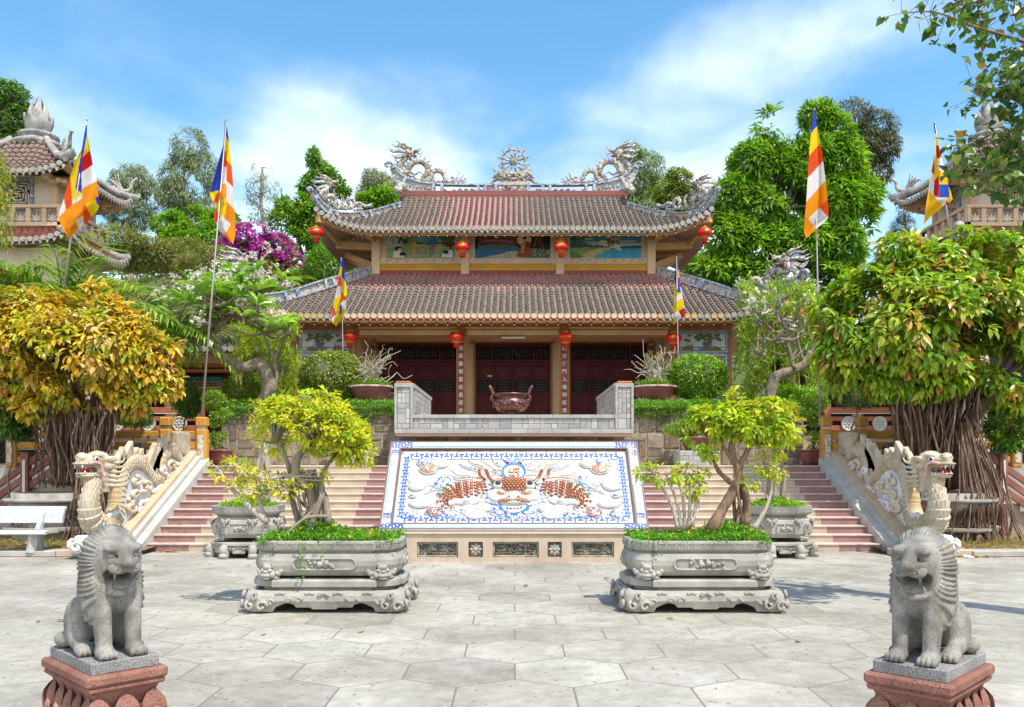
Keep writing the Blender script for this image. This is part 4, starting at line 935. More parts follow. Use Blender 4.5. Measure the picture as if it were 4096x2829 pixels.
mur2 = [(11, [(0, 0), (1, 0), (1, 1), (0, 1)]), (8, ov(.29, .72, .22, .10)), (11, ov(.25, .68, .2, .05)), (14, ov(.285, .93, .026, .065)), (23, [(0, .5), (.55, .5), (.5, .58), (.36, .62), (.28, .58), (.2, .62), (.1, .56), (0, .66)]), (12, [(0, 0), (.62, 0), (.6, .5), (0, .51)]),
  (5, [(0, .4), (.04, .4), (.045, 1), (0, 1)]), (23, [(.6, 0), (1, 0), (1, .42), (.85, .38), (.7, .5)]), (5, [(.58, .45), (1, .40), (1, 1), (.55, 1)]), (16, [(.72, .45), (.98, .38), (.92, .6), (.88, 1), (.76, 1), (.80, .7)]), (21, [(.77, .5), (.80, .5), (.84, 1), (.81, 1)]), (21, [(.90, .42), (.92, .44), (.86, .8), (.90, 1), (.87, 1), (.84, .75)]),
  (13, [(.10, 0), (.66, 0), (.72, .12), (.55, .3), (.42, .28), (.36, .16), (.2, .1)]), (9, [(.16, .03), (.36, .13), (.40, .2), (.30, .12)]), (20, [(.40, .22), (.56, .24), (.54, .31), (.42, .27)]),
  (14, ov(.655, .80, .095, .27, 22)), (9, ov(.65, .80, .06, .19, 20)), (15, [(.55, .12), (.73, .05), (.745, .2), (.725, .4), (.74, .62), (.70, .74), (.64, .72), (.60, .55), (.605, .35)]), (6, [(.635, .70), (.675, .72), (.66, .42), (.645, .3), (.625, .36)]), (4, [(.62, .58), (.64, .62), (.635, .36), (.615, .34)]),
  (4, [(.64, .66), (.67, .66), (.668, .78), (.64, .78)]), (4, ov(.65, .83, .026, .09)), (5, ov(.66, .885, .026, .065)), (15, ov(.64, .12, .095, .10)), (4, [(.60, .24), (.65, .25), (.645, .3), (.6, .28)])]
mur2 += [(9, ov(random.uniform(.78, .98), random.uniform(.08, .4), .007, .02, 7)) for _ in range(18)]
mur3 = [(19, [(0, 0), (1, 0), (1, 1), (0, 1)])]+[(20, ov(x, y, rx, ry)) for x, y, rx, ry in ((.28, .68, .12, .07), (.36, .6, .1, .06), (.8, .75, .14, .05), (.9, .62, .12, .05), (.62, .85, .08, .04), (.22, .85, .1, .05), (.75, .56, .1, .04))]
mur3 += [(23, [(.15, .42), (.30, .45), (.26, .62), (.18, .74)]), (1, [(.15, .44), (1, .42)]+[(1-i/24, .50+.11*(i % 2)*(.4 if i < 9 else 1)) for i in range(22)]), (17, [(.3, 0), (1, 0), (1, .42), (.5, .44)]), (18, [(.1, 0), (.36, 0), (.34, .1), (.40, .18), (.46, .2), (.48, .32), (.56, .36), (.58, .46), (.3, .46), (.1, .4)]),
   (2, [(0, .1), (.16, .14), (.32, .36), (.42, .44), (.2, .5), (0, .5)]), (22, [(0, 0), (.14, 0), (.2, .07), (.1, .2), (0, .3)]), (1, [(0, .45), (.2, .46), (.13, .62), (.03, .62)]), (21, [(.055, .5), (.11, .48), (.09, .7), (.12, 1), (.05, 1), (.07, .75)]), (1, [(0, .82), (.2, .8), (.24, 1), (0, 1)]), (22, ov(.16, .92, .08, .09)),
   (9, [(.42, .56), (.48, .52), (.58, .44), (.68, .45), (.72, .5), (.66, .62), (.55, .64), (.50, .78), (.44, .80), (.40, .72), (.385, .62), (.41, .64)]), (9, [(.50, .50), (.46, .40), (.38, .35), (.385, .38), (.45, .44)]), (9, [(.68, .48), (.72, .36), (.69, .32), (.695, .37), (.66, .46)]), (9, [(.60, .46), (.70, .40), (.72, .31), (.70, .31)]),
   (3, [(.70, .6), (.80, .7), (.76, .55)]), (6, [(.555, .66), (.62, .62), (.61, .5), (.56, .5)]), (15, [(.52, .62), (.555, .62), (.56, .86), (.525, .86)]), (2, [(.52, .45), (.56, .46), (.56, .64), (.53, .66)]), (14, ov(.535, .93, .04, .09)), (4, ov(.535, .92, .016, .05)), (6, [(.55, .85), (.70, .84), (.72, .88), (.62, .9), (.55, .88)]), (4, ov(.632, .76, .016, .045)), (8, [(.61, .62), (.66, .58), (.65, .72), (.62, .74)]), (20, [(.66, .66), (.82, .64), (.78, .56), (.70, .6)])]
for nme, x0, x1, shp, key in (('left', -4.91, -1.94, mur1, 0), ('centre', -1.64, 1.54, mur2, 1), ('right', 1.84, 4.88, mur3, 0)):
 o = MB(); zb, zt = ZT+.36, 10.06; o.bb((x0, Y2-.045, zb), (x1, Y2+.02, zt), 0)
 o.bev((x0, Y2-.08, ZT+.09), (x1, Y2+.02, ZT+.17), .01, 1); o.bb((x0, Y2-.05, ZT+.17), (x1, Y2+.02, ZT+.24), 1); o.bev((x0, Y2-.08, ZT+.24), (x1, Y2+.02, ZT+.32), .01, 1); o.bev((x0, Y2-.10, ZT+.32), (x1, Y2+.02, ZT+.36), .01, 2)
 kf = .07     # key-fret border strokes
 def st_(xa, za, xb, zb_): o.bb((min(xa, xb)-.011, Y2-.052, min(za, zb_)-.011), (max(xa, xb)+.011, Y2-.044, max(za, zb_)+.011), 3 if key == 0 else 4)
 n = int((x1-x0-.3)/.30); sx = (x1-x0-.24)/n
 for i in range(n):
  a = x0+.12+i*sx; z = zb+.06
  st_(a, z, a+sx*.62, z); st_(a+sx*.62, z, a+sx*.62, z+.05); st_(a+sx*.25, z+.05, a+sx*.62, z+.05); st_(a+sx*.25, z+.1, a+sx*.9, z+.1); st_(a+sx*.9, z+.02, a+sx*.9, z+.1)
 n = 6; sz = (zt-zb-.2)/n
 for i in range(n):
  for xa in (x0+.05, x1-.15):
   a = zb+.2+i*sz; st_(xa, a, xa, a+sz*.62); st_(xa, a+sz*.62, xa+.05, a+sz*.62); st_(xa+.05, a+sz*.25, xa+.05, a+sz*.62); st_(xa+.1, a+sz*.25, xa+.1, a+sz*.9); st_(xa+.02, a+sz*.9, xa+.1, a+sz*.9)
 fr_ = o.build('mural_frame', [M_plight, M_yb, M_orb, M_okey, mat('key_pink', (.62, .36, .20), rough=.7)], tm)
 o = MB(); x0 += .21; x1 -= .21; zb += .2; zt -= .03
 cc = .05; o.poly([(x0-.02, Y2-.047, zb-.02), (x1+.02, Y2-.047, zb-.02), (x1+.02, Y2-.047, zt), (x0-.02, Y2-.047, zt)], 9)
 art(o, x0, zb, x1-x0, zt-zb, Y2-.05, [(m_, [(min(1, max(0, a)), min(1, max(0, b))) for a, b in p]) for m_, p in shp])
 o.build('mural', pal, fr_)

ZF = 2.98
lw = MB()
WX = 7.37
for s in (-1, 1):       # wing walls
 lw.bb((s*5.36, Y1+.02, ZF), (s*WX, Y1+.35, 6.38), 0); lw.bb((s*WX, Y1+.3, ZF), (s*(WX-.3), YB2, 6.6), 0); lw.bb((s*5.36, Y1+.30, ZF), (s*5.56, Y2, 6.38), 0)
lw.bb((-5.6, Y2+.02, 6.10), (5.6, Y2+.35, ZT-.2), 0)
for xa, xb in ((-5.6, -5.0), (-2.06, -1.47), (1.40, 2.02), (4.93, 5.6)): lw.bb((xa, Y2+.02, ZF), (xb, Y2+.35, 6.10), 0)
lw.build('lower_wall', [M_beige], tm)
TM = [M_brown, mat('beige_field', (.60, .46, .29), (.52, .39, .24), 2, rough=.8)]
def one(name, *bs):
 o = MB()
 for a, b, e, m_ in bs: o.bev(a, b, e, m_)
 return o.build(name, TM, tm)
for x in (-7.33, -5.52, 5.48, 7.30):
 one('post', ((x-.05, Y1-.04, ZF), (x+.05, Y1+.02, 6.2), .008, 0))
for x in (-5.34, 5.30): one('post', ((x-.05, Y1-.05, ZF), (x+.05, Y1+.03, 6.36), .008, 0))
for x0, x1 in ((-7.4, -5.3), (-5.28, -1.9), (-1.64, 1.58), (1.84, 5.25), (5.27, 7.37)):
 one('beam', ((x0, Y1-.06, 6.33), (x1, Y1+.04, 6.46), .01, 0))
 if abs((x0+x1)/2) < 5: one('beam', ((x0, Y1-.05, 6.22), (x1, Y1+.03, 6.30), .01, 1)); one('beam', ((x0, Y1-.06, 6.30), (x1, Y1+.04, 6.33), .005, 0))
 else: one('beam', ((x0+.05, Y1-.05, 6.20), (x1-.05, Y1+.03, 6.33), .01, 0))
for x0, x1 in ((-5.28, -1.9), (-1.64, 1.58), (1.84, 5.25)):
 one('beam', ((x0, Y1-.05, 5.94), (x1, Y1+.06, 6.02), .01, 0)); one('beam', ((x0+.06, Y1-.065, 6.02), (x1-.06, Y1+.05, 6.20), .02, 1)); one('beam', ((x0, Y1-.05, 6.20), (x1, Y1+.04, 6.22), .005, 0))
for x0, x1 in ((-5.15, -1.95), (-1.60, 1.50), (1.90, 5.08)):      # lintels over the doors
 one('beam', ((x0, Y2-.08, 6.09), (x1, Y2+.02, 6.14), .008, 0)); one('beam', ((x0+.08, Y2-.09, 6.15), (x1-.08, Y2+.02, 6.36), .02, 1)); one('beam', ((x0, Y2-.08, 6.37), (x1, Y2+.02, 6.50), .01, 0))
for x in (-5.22, -5.02, -2.08, -1.44, 1.37, 2.04, 4.92, 5.14): one('post', ((x-.035, Y2-.06, ZF), (x+.035, Y2+.02, 6.09), .006, 0))
M_plum = mat('plum_board', (.13, .045, .045), (.17, .07, .06), 3, .4, .7, .6); M_ink2 = mat('navy_lettering', (.05, .055, .12), rough=.5); M_char = mat('pearl_lettering', (.62, .58, .52), (.50, .46, .42), 20, rough=.5)
for x, txt in ((-1.79, '隱現真寔相當途直認本來'), (1.70, '廣開方便門入境同皈清涼')):
 o = MB(); o.bev((x-.155, Y1-.08, ZF), (x+.155, Y1+.24, 6.38), .015, 0); o.bev((x-.105, Y1-.10, ZF), (x+.105, Y1-.07, 6.12), .005, 1); o.bb((x+(.155 if x < 0 else -.163), Y1-.04, ZF), (x+(.163 if x < 0 else -.155), Y1+.2, 6.0), 2)
 c = o.build('couplet_column', [M_brown, M_plum, M_beige], tm)
 z = 5.82
 for ch in txt: b = MB(); b.ext(text_mesh(ch, .165, .006, .003), UPR, (x, Y1-.105, z)); z -= .262; b.build('character', M_char, c)
 z = 5.75; sx = x+(.163 if x < 0 else -.163)
 q = Matrix(((0, 0, 1), (1, 0, 0), (0, 1, 0))) if x < 0 else Matrix(((0, 0, -1), (-1, 0, 0), (0, 1, 0)))
 for ch in '心法無邊智慧光明照': b = MB(); b.ext(text_mesh(ch, .2, .004, .003), q, (sx, Y1+.08, z)); z -= .3; b.build('character', M_ink2, c)
for x, txt in ((-5.11, '益教四恩三有'), (5.03, '福嚴土安家國')):       # beige boards on the recess wall
 o = MB(); o.bev((x-.10, Y2-.05, ZF), (x+.10, Y2+.02, 6.09), .006, 0); c = o.build('couplet_board', M_beige, tm)
 z = 5.90
 for ch in txt: b = MB(); b.ext(text_mesh(ch, .2, .006, .004), UPR, (x, Y2-.056, z)); z -= .30; b.build('character', M_ink2, c)
M_door = mat('dark_red_lacquer', (.105, .014, .016), (.070, .010, .012), 2, .4, .65, .5, .08, 30, spec=.2); M_lat = mat('lattice_grey', (.085, .08, .08), (.05, .045, .045), 5, rough=.6)
def fret(mb, x0, z0, w, h, y, rows, mi, vertical=False):
 t = .022
 def b(xa, za, xb, zb): mb.bb((xa-t/2 if xa == xb else min(xa, xb)-t/2, y-.015, min(za, zb)-t/2), (max(xa, xb)+t/2, y+.01, max(za, zb)+t/2), mi)
 xm = x0+w/2
 for i in range(rows):
  z = z0+h*(i+.5)/rows; e = w*(.42 if i % 2 == 0 else .28); b(xm-e, z, xm+e, z)
  if i < rows-1: zn = z0+h*(i+1.5)/rows; xx = w*(.20 if i % 2 else .42 if i % 4 == 0 else .28); b(xm-xx, z, xm-xx, zn); b(xm+xx, z, xm+xx, zn)
 b(xm, z0, xm, z0+h)
def swast_fret(mb, x0, z0, w, h, y, n, mi):
 t = .028; s = w/n
 def b(xa, za, xb, zb): mb.bb((min(xa, xb)-t/2, y-.02, min(za, zb)-t/2), (max(xa, xb)+t/2, y+.01, max(za, zb)+t/2), mi)
 for i in range(n):
  a = x0+i*s; b(a+s*.08, z0+h*.85, a+s*.5, z0+h*.85); b(a+s*.5, z0+h*.12, a+s*.5, z0+h*.85); b(a+s*.08, z0+h*.12, a+s*.08, z0+h*.62); b(a+s*.08, z0+h*.62, a+s*.28, z0+h*.62); b(a+s*.28, z0+h*.12, a+s*.28, z0+h*.4)
  b(a+s*.72, z0+h*.3, a+s*.72, z0+h*.95); b(a+s*.72, z0+h*.3, a+s*.92, z0+h*.3); b(a+s*.92, z0+h*.1, a+s*.92, z0+h*.75)
for x0, x1, lead in ((-4.98, -2.10, ()), (-1.40, 1.33, ()), (2.08, 4.88, ())):
 o = MB(); o.bb((x0-.02, Y2+.12, ZF), (x1+.02, Y2+.2, 6.09), 1)
 o.bev((x0-.02, Y2-.03, 5.96), (x1+.02, Y2+.1, 6.09), .008, 0); o.bev((x0-.02, Y2-.03, 5.40), (x1+.02, Y2+.1, 5.50), .008, 0)
 for x in (x0, x0+(x1-x0)*.22, x0+(x1-x0)*.78, x1): o.bev((x-.04, Y2-.035, 5.4), (x+.04, Y2+.1, 5.97), .008, 0)
 w = x1-x0
 swast_fret(o, x0+.06, 5.52, w*.17, .42, Y2+.06, 1, 2); swast_fret(o, x0+w*.22+.06, 5.52, w*.5, .42, Y2+.06, 3, 2); swast_fret(o, x0+w*.78+.06, 5.52, w*.17, .42, Y2+.06, 1, 2)
 o.build('transom', [M_door, M_dark, M_lat], tm)
 for k in range(4):
  dw = w/4; a = x0+k*dw; off = .03 if k in (1, 2) else .0; y = Y2+off*.6-.0
  o = MB(); st = .055
  o.bev((a+.004, y-.02, ZF+.02), (a+st, y+.04, 5.39), .006); o.bev((a+dw-st, y-.02, ZF+.02), (a+dw-.004, y+.04, 5.39), .006)
  for za, zb in ((5.29, 5.39), (4.74, 4.80), (4.25, 4.31), (ZF+.02, 3.16)): o.bev((a+st, y-.018, za), (a+dw-st, y+.04, zb), .006)
  for za, zb in ((4.80, 5.29), (3.16, 4.25)):
   o.bb((a+st, y+.015, za), (a+dw-st, y+.03, zb)); o.bev((a+st+.05, y-.004, za+.05), (a+dw-st-.05, y+.02, zb-.05), .012)
  o.bb((a+st, y+.035, 4.31), (a+dw-st, y+.05, 4.74), 1)
  d = o.build('door_leaf', [M_door, M_dark], tm)
  o = MB(); fret(o, a+st, 4.33, dw-2*st, .39, y+.02, 7, 0); o.build('lattice', M_lat, d)
o = MB(); o.bev((-.98, Y2-.034, 4.85), (-.80, Y2-.02, 4.92), .002); o.build('door_label', mat('pale_label', (.62, .48, .36), rough=.7), tm)
o = MB(); o.bev((-.42, Y1-.12, 5.905), (.38, Y1-.06, 5.95), .008); o.bev((-.40, Y1-.13, 5.89), (.36, Y1-.10, 5.91), .006); o.build('tube_lamp', mat('lamp_white', (.72, .70, .64), rough=.4), tm)

pw = [M_bluemos, M_white, mat('panel_green', (.04, .17, .06), rough=.4), mat('panel_ground_white', (.60, .60, .56), (.50, .53, .56), 2.5, .42, .66, .5), paint('porc_sky', (.45, .52, .60), (.62, .64, .64), 5), paint('porc_bark', (.14, .085, .05), (.26, .18, .12), 16), paint('porc_leaf', (.07, .20, .05), (.03, .10, .04), 20), M_blue, paint('porc_brown', (.26, .085, .045)), paint('porc_teal', (.22, .42, .36)), M_okey,
   mosaic('navy_shards', [(.05, .09, .30), (.09, .15, .40), (.035, .06, .22), (.30, .36, .52)], 30)]
for s in (-1, 1):
 xa, xb = (-7.20, -5.60) if s < 0 else (5.56, 7.18); o = MB(); y = Y1+.005; w = xb-xa; zt = 6.19; zm = 5.41; zb = 3.1
 o.bb((xa-.08, y-.02, zb), (xb+.08, y+.02, zt), 11)
 for (a, b, c, d, mi, dd) in ((xa, xb, zm+.055, zt-.075, 1, .026), (xa+.02, xb-.02, zm+.075, zt-.095, 2, .030), (xa+.05, xb-.05, zm+.105, zt-.125, 4, .034), (xa, xb, zb, zm-.05, 1, .026), (xa+.03, xb-.03, zb, zm-.08, 3, .030)):
  o.bb((a, y-dd, c), (b, y, d), mi)
 X0, Z0, WW, HH = xa+.05, zm+.105, w-.1, zt-zm-.23; fl = (lambda u: u) if s < 0 else (lambda u: 1-u)
 tree = [(7, [(0, .12), (1, .12), (1, .2), (0, .17)]), (5, [(.30, 1), (.42, 1), (.38, .75), (.40, .5), (.46, .3), (.36, .1), (.28, .1), (.30, .4), (.27, .7)]), (5, [(.40, .92), (.55, .85), (.66, .68), (.60, .66), (.5, .74), (.38, .78)]), (5, [(.28, .8), (.16, .7), (.05, .58), (.15, .60), (.28, .68)]), (5, [(.42, .95), (.60, .95), (.72, .80), (.62, .86), (.44, .86)])]
 tree += [(6, ov(a, b, .045, .09, 9)) for a, b in ((.12, .62), (.17, .72), (.22, .88), (.16, .9), (.36, .8), (.50, .74), (.57, .70), (.60, .60), (.62, .86), (.55, .95), (.66, .76), (.82, .55), (.88, .6), (.45, .62))]
 tree += [(5, [(.08, 0), (.14, .14), (.24, .22), (.30, .12), (.40, .34), (.48, .16), (.58, .0)]), (7, [(.42, .05), (.47, .25), (.56, .12), (.62, 0)]), (8, ov(.46, .38, .05, .12)), (5, [(.68, 0), (.76, .2), (.82, .30), (.9, .2), (.98, .04), (1, 0)]), (6, [(.73, .14), (.75, .45), (.77, .14)]), (7, ov(.36, .35, .05, .10)), (9, ov(.30, .2, .03, .09)), (8, ov(.80, .86, .06, .07))]
 art(o, X0, Z0, WW, HH, y-.034, [(m_, [(fl(u), v) for u, v in (p if s < 0 else p[::-1])]) for m_, p in tree])
 def bar(xa_, za_, xb_, zb_, mi=2, t=.022, dd=.036): o.bb((min(xa_, xb_)-t, y-dd, min(za_, zb_)-t), (max(xa_, xb_)+t, y-.01, max(za_, zb_)+t), mi)
 for e in (-1, 1):
  cx = (xa+xb)/2+e*(w/2-.07); q = -e; zt_ = zm-.12
  for mi, dd, of, t in ((10, .034, .012, .024), (2, .038, 0, .02)):
   B = lambda a, b, c, d: bar(cx+q*a, zt_-b-of, cx+q*c, zt_-d-of, mi, t, dd)
   B(0, 0, .42, 0); B(0, 0, 0, .44); B(.42, 0, .42, .08); B(.34, .08, .42, .08); B(.34, .08, .34, .15); B(.22, .15, .34, .15); B(.22, .07, .22, .15); B(.09, .07, .22, .07); B(.09, .07, .09, .30); B(0, .37, .09, .37)
   B(.0, .50, .0, .95); B(.0, .55, .07, .55); B(.07, .55, .07, .66); B(0, .66, .07, .66)
   bar(cx, zt_-.5, cx, zb+.1, mi, t*.8, dd)
 cx = (xa+xb)/2
 for e in (-1, 1):
  def cloud(pts, r, mi): q = spline([(cx+e*a, zm-b) for a, b in pts], 22); o.tube([(a, y-.03, b) for a, b in q], r+.014, 6, 1); o.tube([(a, y-.055, b) for a, b in q], r, 6, mi)
  cloud([(.0, .16), (.10, .14), (.18, .18), (.16, .24), (.11, .2)], .033, 8); cloud([(.18, .17), (.30, .16), (.36, .24), (.30, .28)], .038, 7); cloud([(.30, .30), (.24, .36), (.34, .40), (.40, .35)], .030, 7); cloud([(.30, .40), (.42, .48), (.52, .46), (.55, .40), (.50, .37)], .028, 2 if e < 0 else 8)
  cloud([(.54, .46), (.66, .48), (.64, .38), (.58, .38)], .036, 7)
  for k in range(4): cloud([(.70, 1.05+.1*k), (.60, 1.12+.1*k), (.48, 1.10+.1*k), (.36, 1.22+.1*k)], .03, (7, 2, 8, 7)[k])
 o.ell((cx, y-.03, zm-.17), (.09, .03, .06), 8); o.ell((cx, y-.03, zm-.27), (.08, .03, .05), 2 if s < 0 else 9)
 o.build('porcelain_wall_panel', pw, tm)
MO_w = mosaic('weathered_porcelain', [(.50, .47, .42), (.36, .33, .29), (.58, .55, .49), (.22, .16, .12), (.52, .48, .42), (.14, .20, .40), (.60, .57, .52), (.30, .14, .10), (.13, .24, .13), (.44, .40, .34)], 12, (.30, .27, .23), .08, .75)
MO_b = mosaic('blue_porcelain', [(.12, .17, .38), (.36, .41, .52), (.17, .23, .44), (.48, .48, .47), (.08, .12, .30), (.30, .34, .46)], 13, (.40, .39, .37), .1, .75)
MO_br = mosaic('brown_porcelain', [(.15, .065, .045), (.24, .13, .09), (.40, .36, .31), (.12, .05, .04), (.30, .2, .15)], 12, (.22, .2, .18), .1, .75)
MO_g = mosaic('green_porcelain', [(.04, .16, .07), (.10, .24, .12), (.34, .36, .28), (.05, .12, .06)], 13, (.3, .29, .26), .1, .75)
MO_p = mosaic('panel_mosaic', [(.36, .38, .36), (.44, .44, .40), (.30, .34, .36), (.40, .38, .32), (.50, .48, .44)], 9, (.28, .28, .27), .08, .6)
MO_t = mosaic('tan_panel', [(.46, .34, .20), (.40, .29, .17), (.52, .42, .28)], 6, (.36, .28, .2), .05, .7)
PORC = [MO_w, MO_b, MO_br, MO_g, MO_p, MO_t]
def z1(zx, zy): return ((1200+zx*.5012)*.56421, (500+zy*.5012)*.56421)
def zw(zx, zy): return ((1780+zx*.23366)*.56421, (560+zy*.23366)*.56421)
def z5(zx, zy): return ((3050+zx*.44)*.56421, (900+zy*.44)*.56421)
def wiggle(mb, f, pts, r, mi, taper=True, n=16, seg=6, dy=0):
 p = [f(*q) for q in pts]; c = spline([tuple(v) for v in p], n); t = np.linspace(0, 1, n)
 c = c+np.array([0, dy, 0]); mb.tube(c, r*(1-.8*t**1.5) if taper else r, seg, mi)
def knobs(mb, f, pts, r, mi, jit=.3, dy=0):
 for q in pts:
  p = f(*q); mb.ell((p[0], p[1]+dy, p[2]), (r*(1+random.gauss(0, jit*.4)), r, r*(1+random.gauss(0, jit*.4))), mi, 8, 6)
def spiny(mb, f, pts, r, mi_top, mi_low, spike, n=46, seg=10, th=None):
 """scaly body: ringed tube with a crest of fins along its back and a paler belly"""
 c = spline([tuple(f(*q)) for q in pts], n); t = np.linspace(0, 1, n)
 rad = np.interp(t, [0, .15, .45, .8, 1], np.array([.75, 1., 1., .62, .28])*r)*(1+.10*np.sin(t*n*2.2)); p, tg, u, w = frames(c)
 mb.tube(c, rad, seg, mi_top)
 for i in range(1, n-1):
  nrm = np.cross(tg[i], [0, 1, 0]) ; nrm = nrm/(np.linalg.norm(nrm)+1e-9)
  if nrm[2] < 0 and i < 3: pass
  yield_ = c[i]+nrm*SGN[0]*rad[i]*.8
  if i % 2 == 0:
   a = yield_; h = spike*(.7+.5*random.random())*rad[i]/r; tip = a+nrm*SGN[0]*h+tg[i]*h*.5
   s_ = tg[i]*rad[i]*.32; y_ = np.array([0, rad[i]*.22, 0])
   mb.add([a-s_, a+y_, a+s_, a-y_, tip], [(0, 1, 4), (1, 2, 4), (2, 3, 4), (3, 0, 4)], 3 if random.random() < .5 else 0)
  for q in (-1, 1):   # raised scales on the camera and rear sides
   for b_ in (-.5, .15, .7):
    pp = c[i]+np.array([0, q*rad[i]*.86*math.cos(b_), 0])+nrm*SGN[0]*rad[i]*.9*math.sin(b_); mb.ell(pp, (rad[i]*.22,)*3, random.choice([mi_top, mi_top, mi_low, 0]), 5, 4)
SGN = [1]
def head(mb, c, s, fx, up=0., mane=True, dy=0):
 """dragon head of size s at c looking along fx (+1 right, -1 left) in the ridge plane"""
 c = Vector(c); E_ = lambda x, z, y=0: c+Vector((fx*x*s, y*s, z*s))
 ax = Matrix.Rotation(-fx*up, 3, 'Y')
 V = lambda x, z, y=0: c+ax @ Vector((fx*x*s, y*s, z*s))
 mb.ell(V(0, 0), (.34*s, .26*s, .27*s), 0, 10, 8, ax); mb.ell(V(.36, .10), (.28*s, .18*s, .11*s), 0, 10, 6, ax); mb.ell(V(.56, .17), (.11*s, .14*s, .10*s), 0, 8, 6)
 mb.ell(V(.30, -.20), (.26*s, .15*s, .07*s), 2, 10, 6, ax); mb.ell(V(.25, -.06), (.2*s, .1*s, .06*s), 2, 8, 5, ax)
 for y in (-.2, .2):
  mb.ell(V(.14, .20, y), (.10*s,)*3, 0, 8, 6); mb.ell(V(.18, .21, y*1.3), (.055*s,)*3, 2, 6, 5)
  mb.tube([V(-.0, .24, y*.8), V(-.25, .46, y), V(-.55, .52, y*1.3), V(-.75, .66, y*1.4)], [.09*s, .075*s, .05*s, .02*s], 6, 0)
  mb.tube([V(.5, .05, y), V(.72, .0, y*1.6), V(.78, .18, y*2), V(.90, .26, y*2)], [.04*s, .03*s, .025*s, .01*s], 5, 0)
  mb.tube([V(.05, -.18, y), V(.12, -.42, y*1.1), V(.02, -.55, y)], [.08*s, .06*s, .02*s], 5, 2)
 if mane:
  for k, (z, L, m_) in enumerate(((.34, .95, 0), (.20, 1.15, 1), (.02, 1.2, 0), (-.16, 1.1, 1), (-.34, .95, 0), (-.5, .8, 3))):
   y = (-.12, .12)[k % 2]
   mb.tube([V(-.12, z*.6, y), V(-.12-L*.4, z+.02, y*1.5), V(-.12-L*.72, z+.0-.05*k*.3, y*1.5), V(-.12-L, z+.16, y*1.4)], [.11*s, .10*s, .07*s, .015*s], 6, m_)
def flip(v): return Vector((-v[0], v[1], v[2]))
def band(mb, pts, hh, opens=(), th=.10, posts=(), panel=4, f=lambda v: v):
 """ridge wall along pts: blue mosaic rails top and bottom, panels (or openings) between posts"""
 p = np.array([tuple(v) for v in pts]); n = len(p); t = np.gradient(p, axis=0); t /= np.linalg.norm(t, axis=1)[:, None]
 side = np.cross(t, [0, 0, 1.]); side /= np.linalg.norm(side, axis=1)[:, None]+1e-9
 up = np.cross(side, t); up *= np.sign(up[:, 2:3]+1e-9); hh = np.broadcast_to(hh, (n,))[:, None]
 def strip_(lo, hi, w, mi):
  a = p+up*hh*lo; b = p+up*hh*hi; vs = []
  for i in range(n): vs += [f(a[i]-side[i]*w), f(b[i]-side[i]*w), f(b[i]+side[i]*w), f(a[i]+side[i]*w)]
  fs = [(i*4+k, i*4+(k+1) % 4, i*4+4+(k+1) % 4, i*4+4+k) for i in range(n-1) for k in range(4)]+[(0, 1, 2, 3), tuple((n-1)*4+k for k in range(4))]
  mb.add(vs, fs, mi)
 strip_(.70, 1.0, th, 1); strip_(-1.0, -.72, th, 1)
 d = np.concatenate([[0], np.cumsum(np.linalg.norm(np.diff(p, axis=0), axis=1))]); d /= d[-1]
 for a, b in zip(posts[:-1], posts[1:]):
  i0, i1 = np.searchsorted(d, a), min(n-1, np.searchsorted(d, b)); 
  if (a, b) in opens or i1 <= i0: continue
  q = slice(i0, i1+1); A = p[q]-up[q]*hh[q]*.74; B = p[q]+up[q]*hh[q]*.74; S_ = side[q]*th*.45; m_ = i1-i0+1; vs = []
  for i in range(m_): vs += [f(A[i]-S_[i]), f(B[i]-S_[i]), f(B[i]+S_[i]), f(A[i]+S_[i])]
  mi = panel if int(a*97) % 3 else 5
  mb.add(vs, [(i*4+k, i*4+(k+1) % 4, i*4+4+(k+1) % 4, i*4+4+k) for i in range(m_-1) for k in range(4)], mi)
  for k in range(max(2, int((b-a)*26))):     # porcelain flowers on the panel
   i = random.randint(i0, i1); c_ = p[i]+up[i]*hh[i]*random.uniform(-.42, .42); sg_ = -1 if (side[i][1] > 0) else 1
   c_ = c_+side[i]*th*.5*sg_; mi2 = random.choice([0, 0, 3, 1, 2])
   for w_ in range(4): mb.ell(f(c_+np.array([random.gauss(0, .035), 0, random.gauss(0, .03)])), (.035, .03, .03), mi2, 6, 4)
 for a in posts:
  i = min(n-1, int(np.searchsorted(d, a))); A, B = Vector(p[i]-up[i]*hh[i]), Vector(p[i]+up[i]*hh[i]); w = th*1.08; tv = Vector(t[i])*.06; sv = Vector(side[i])*w
  mb.add([f(v) for v in (A-tv-sv, A+tv-sv, A+tv+sv, A-tv+sv, B-tv-sv, B+tv-sv, B+tv+sv, B-tv+sv)], [(0, 1, 5, 4), (1, 2, 6, 5), (2, 3, 7, 6), (3, 0, 4, 7), (4, 5, 6, 7), (3, 2, 1, 0)], 1)
def rp(x, y): return P(x, y, YR)
half = [(1160, 428), (1120, 428), (1080, 428), (1040, 427.5), (1000, 427), (970, 425.5), (945, 423), (925, 418), (908, 409), (896, 398), (889, 386), (884, 375), (878, 369)]
hhd = [11, 11, 11, 11, 11.5, 12.5, 13.5, 14, 13, 11, 8, 5.5, 3.5]
L_ = spline([(*rp(x, y), h*YR/FD) for (x, y), h in zip(half, hhd)], 60)
full = np.vstack([L_[::-1], [(2*PX(1160, YR)-q[0], q[1], q[2], q[3]) for q in L_[1:]]])
dd = np.concatenate([[0], np.cumsum(np.linalg.norm(np.diff(full[:, :3], axis=0), axis=1))]); dd /= dd[-1]
def at_x(x): i = int(np.argmin(np.abs(full[:, 0]-PX(x, YR))+(0 if True else 0))); return float(dd[i])
px_ = [912, 979, 998, 1078, 1096, 1122, 1196, 1222, 1242, 1322, 1341, 1408]
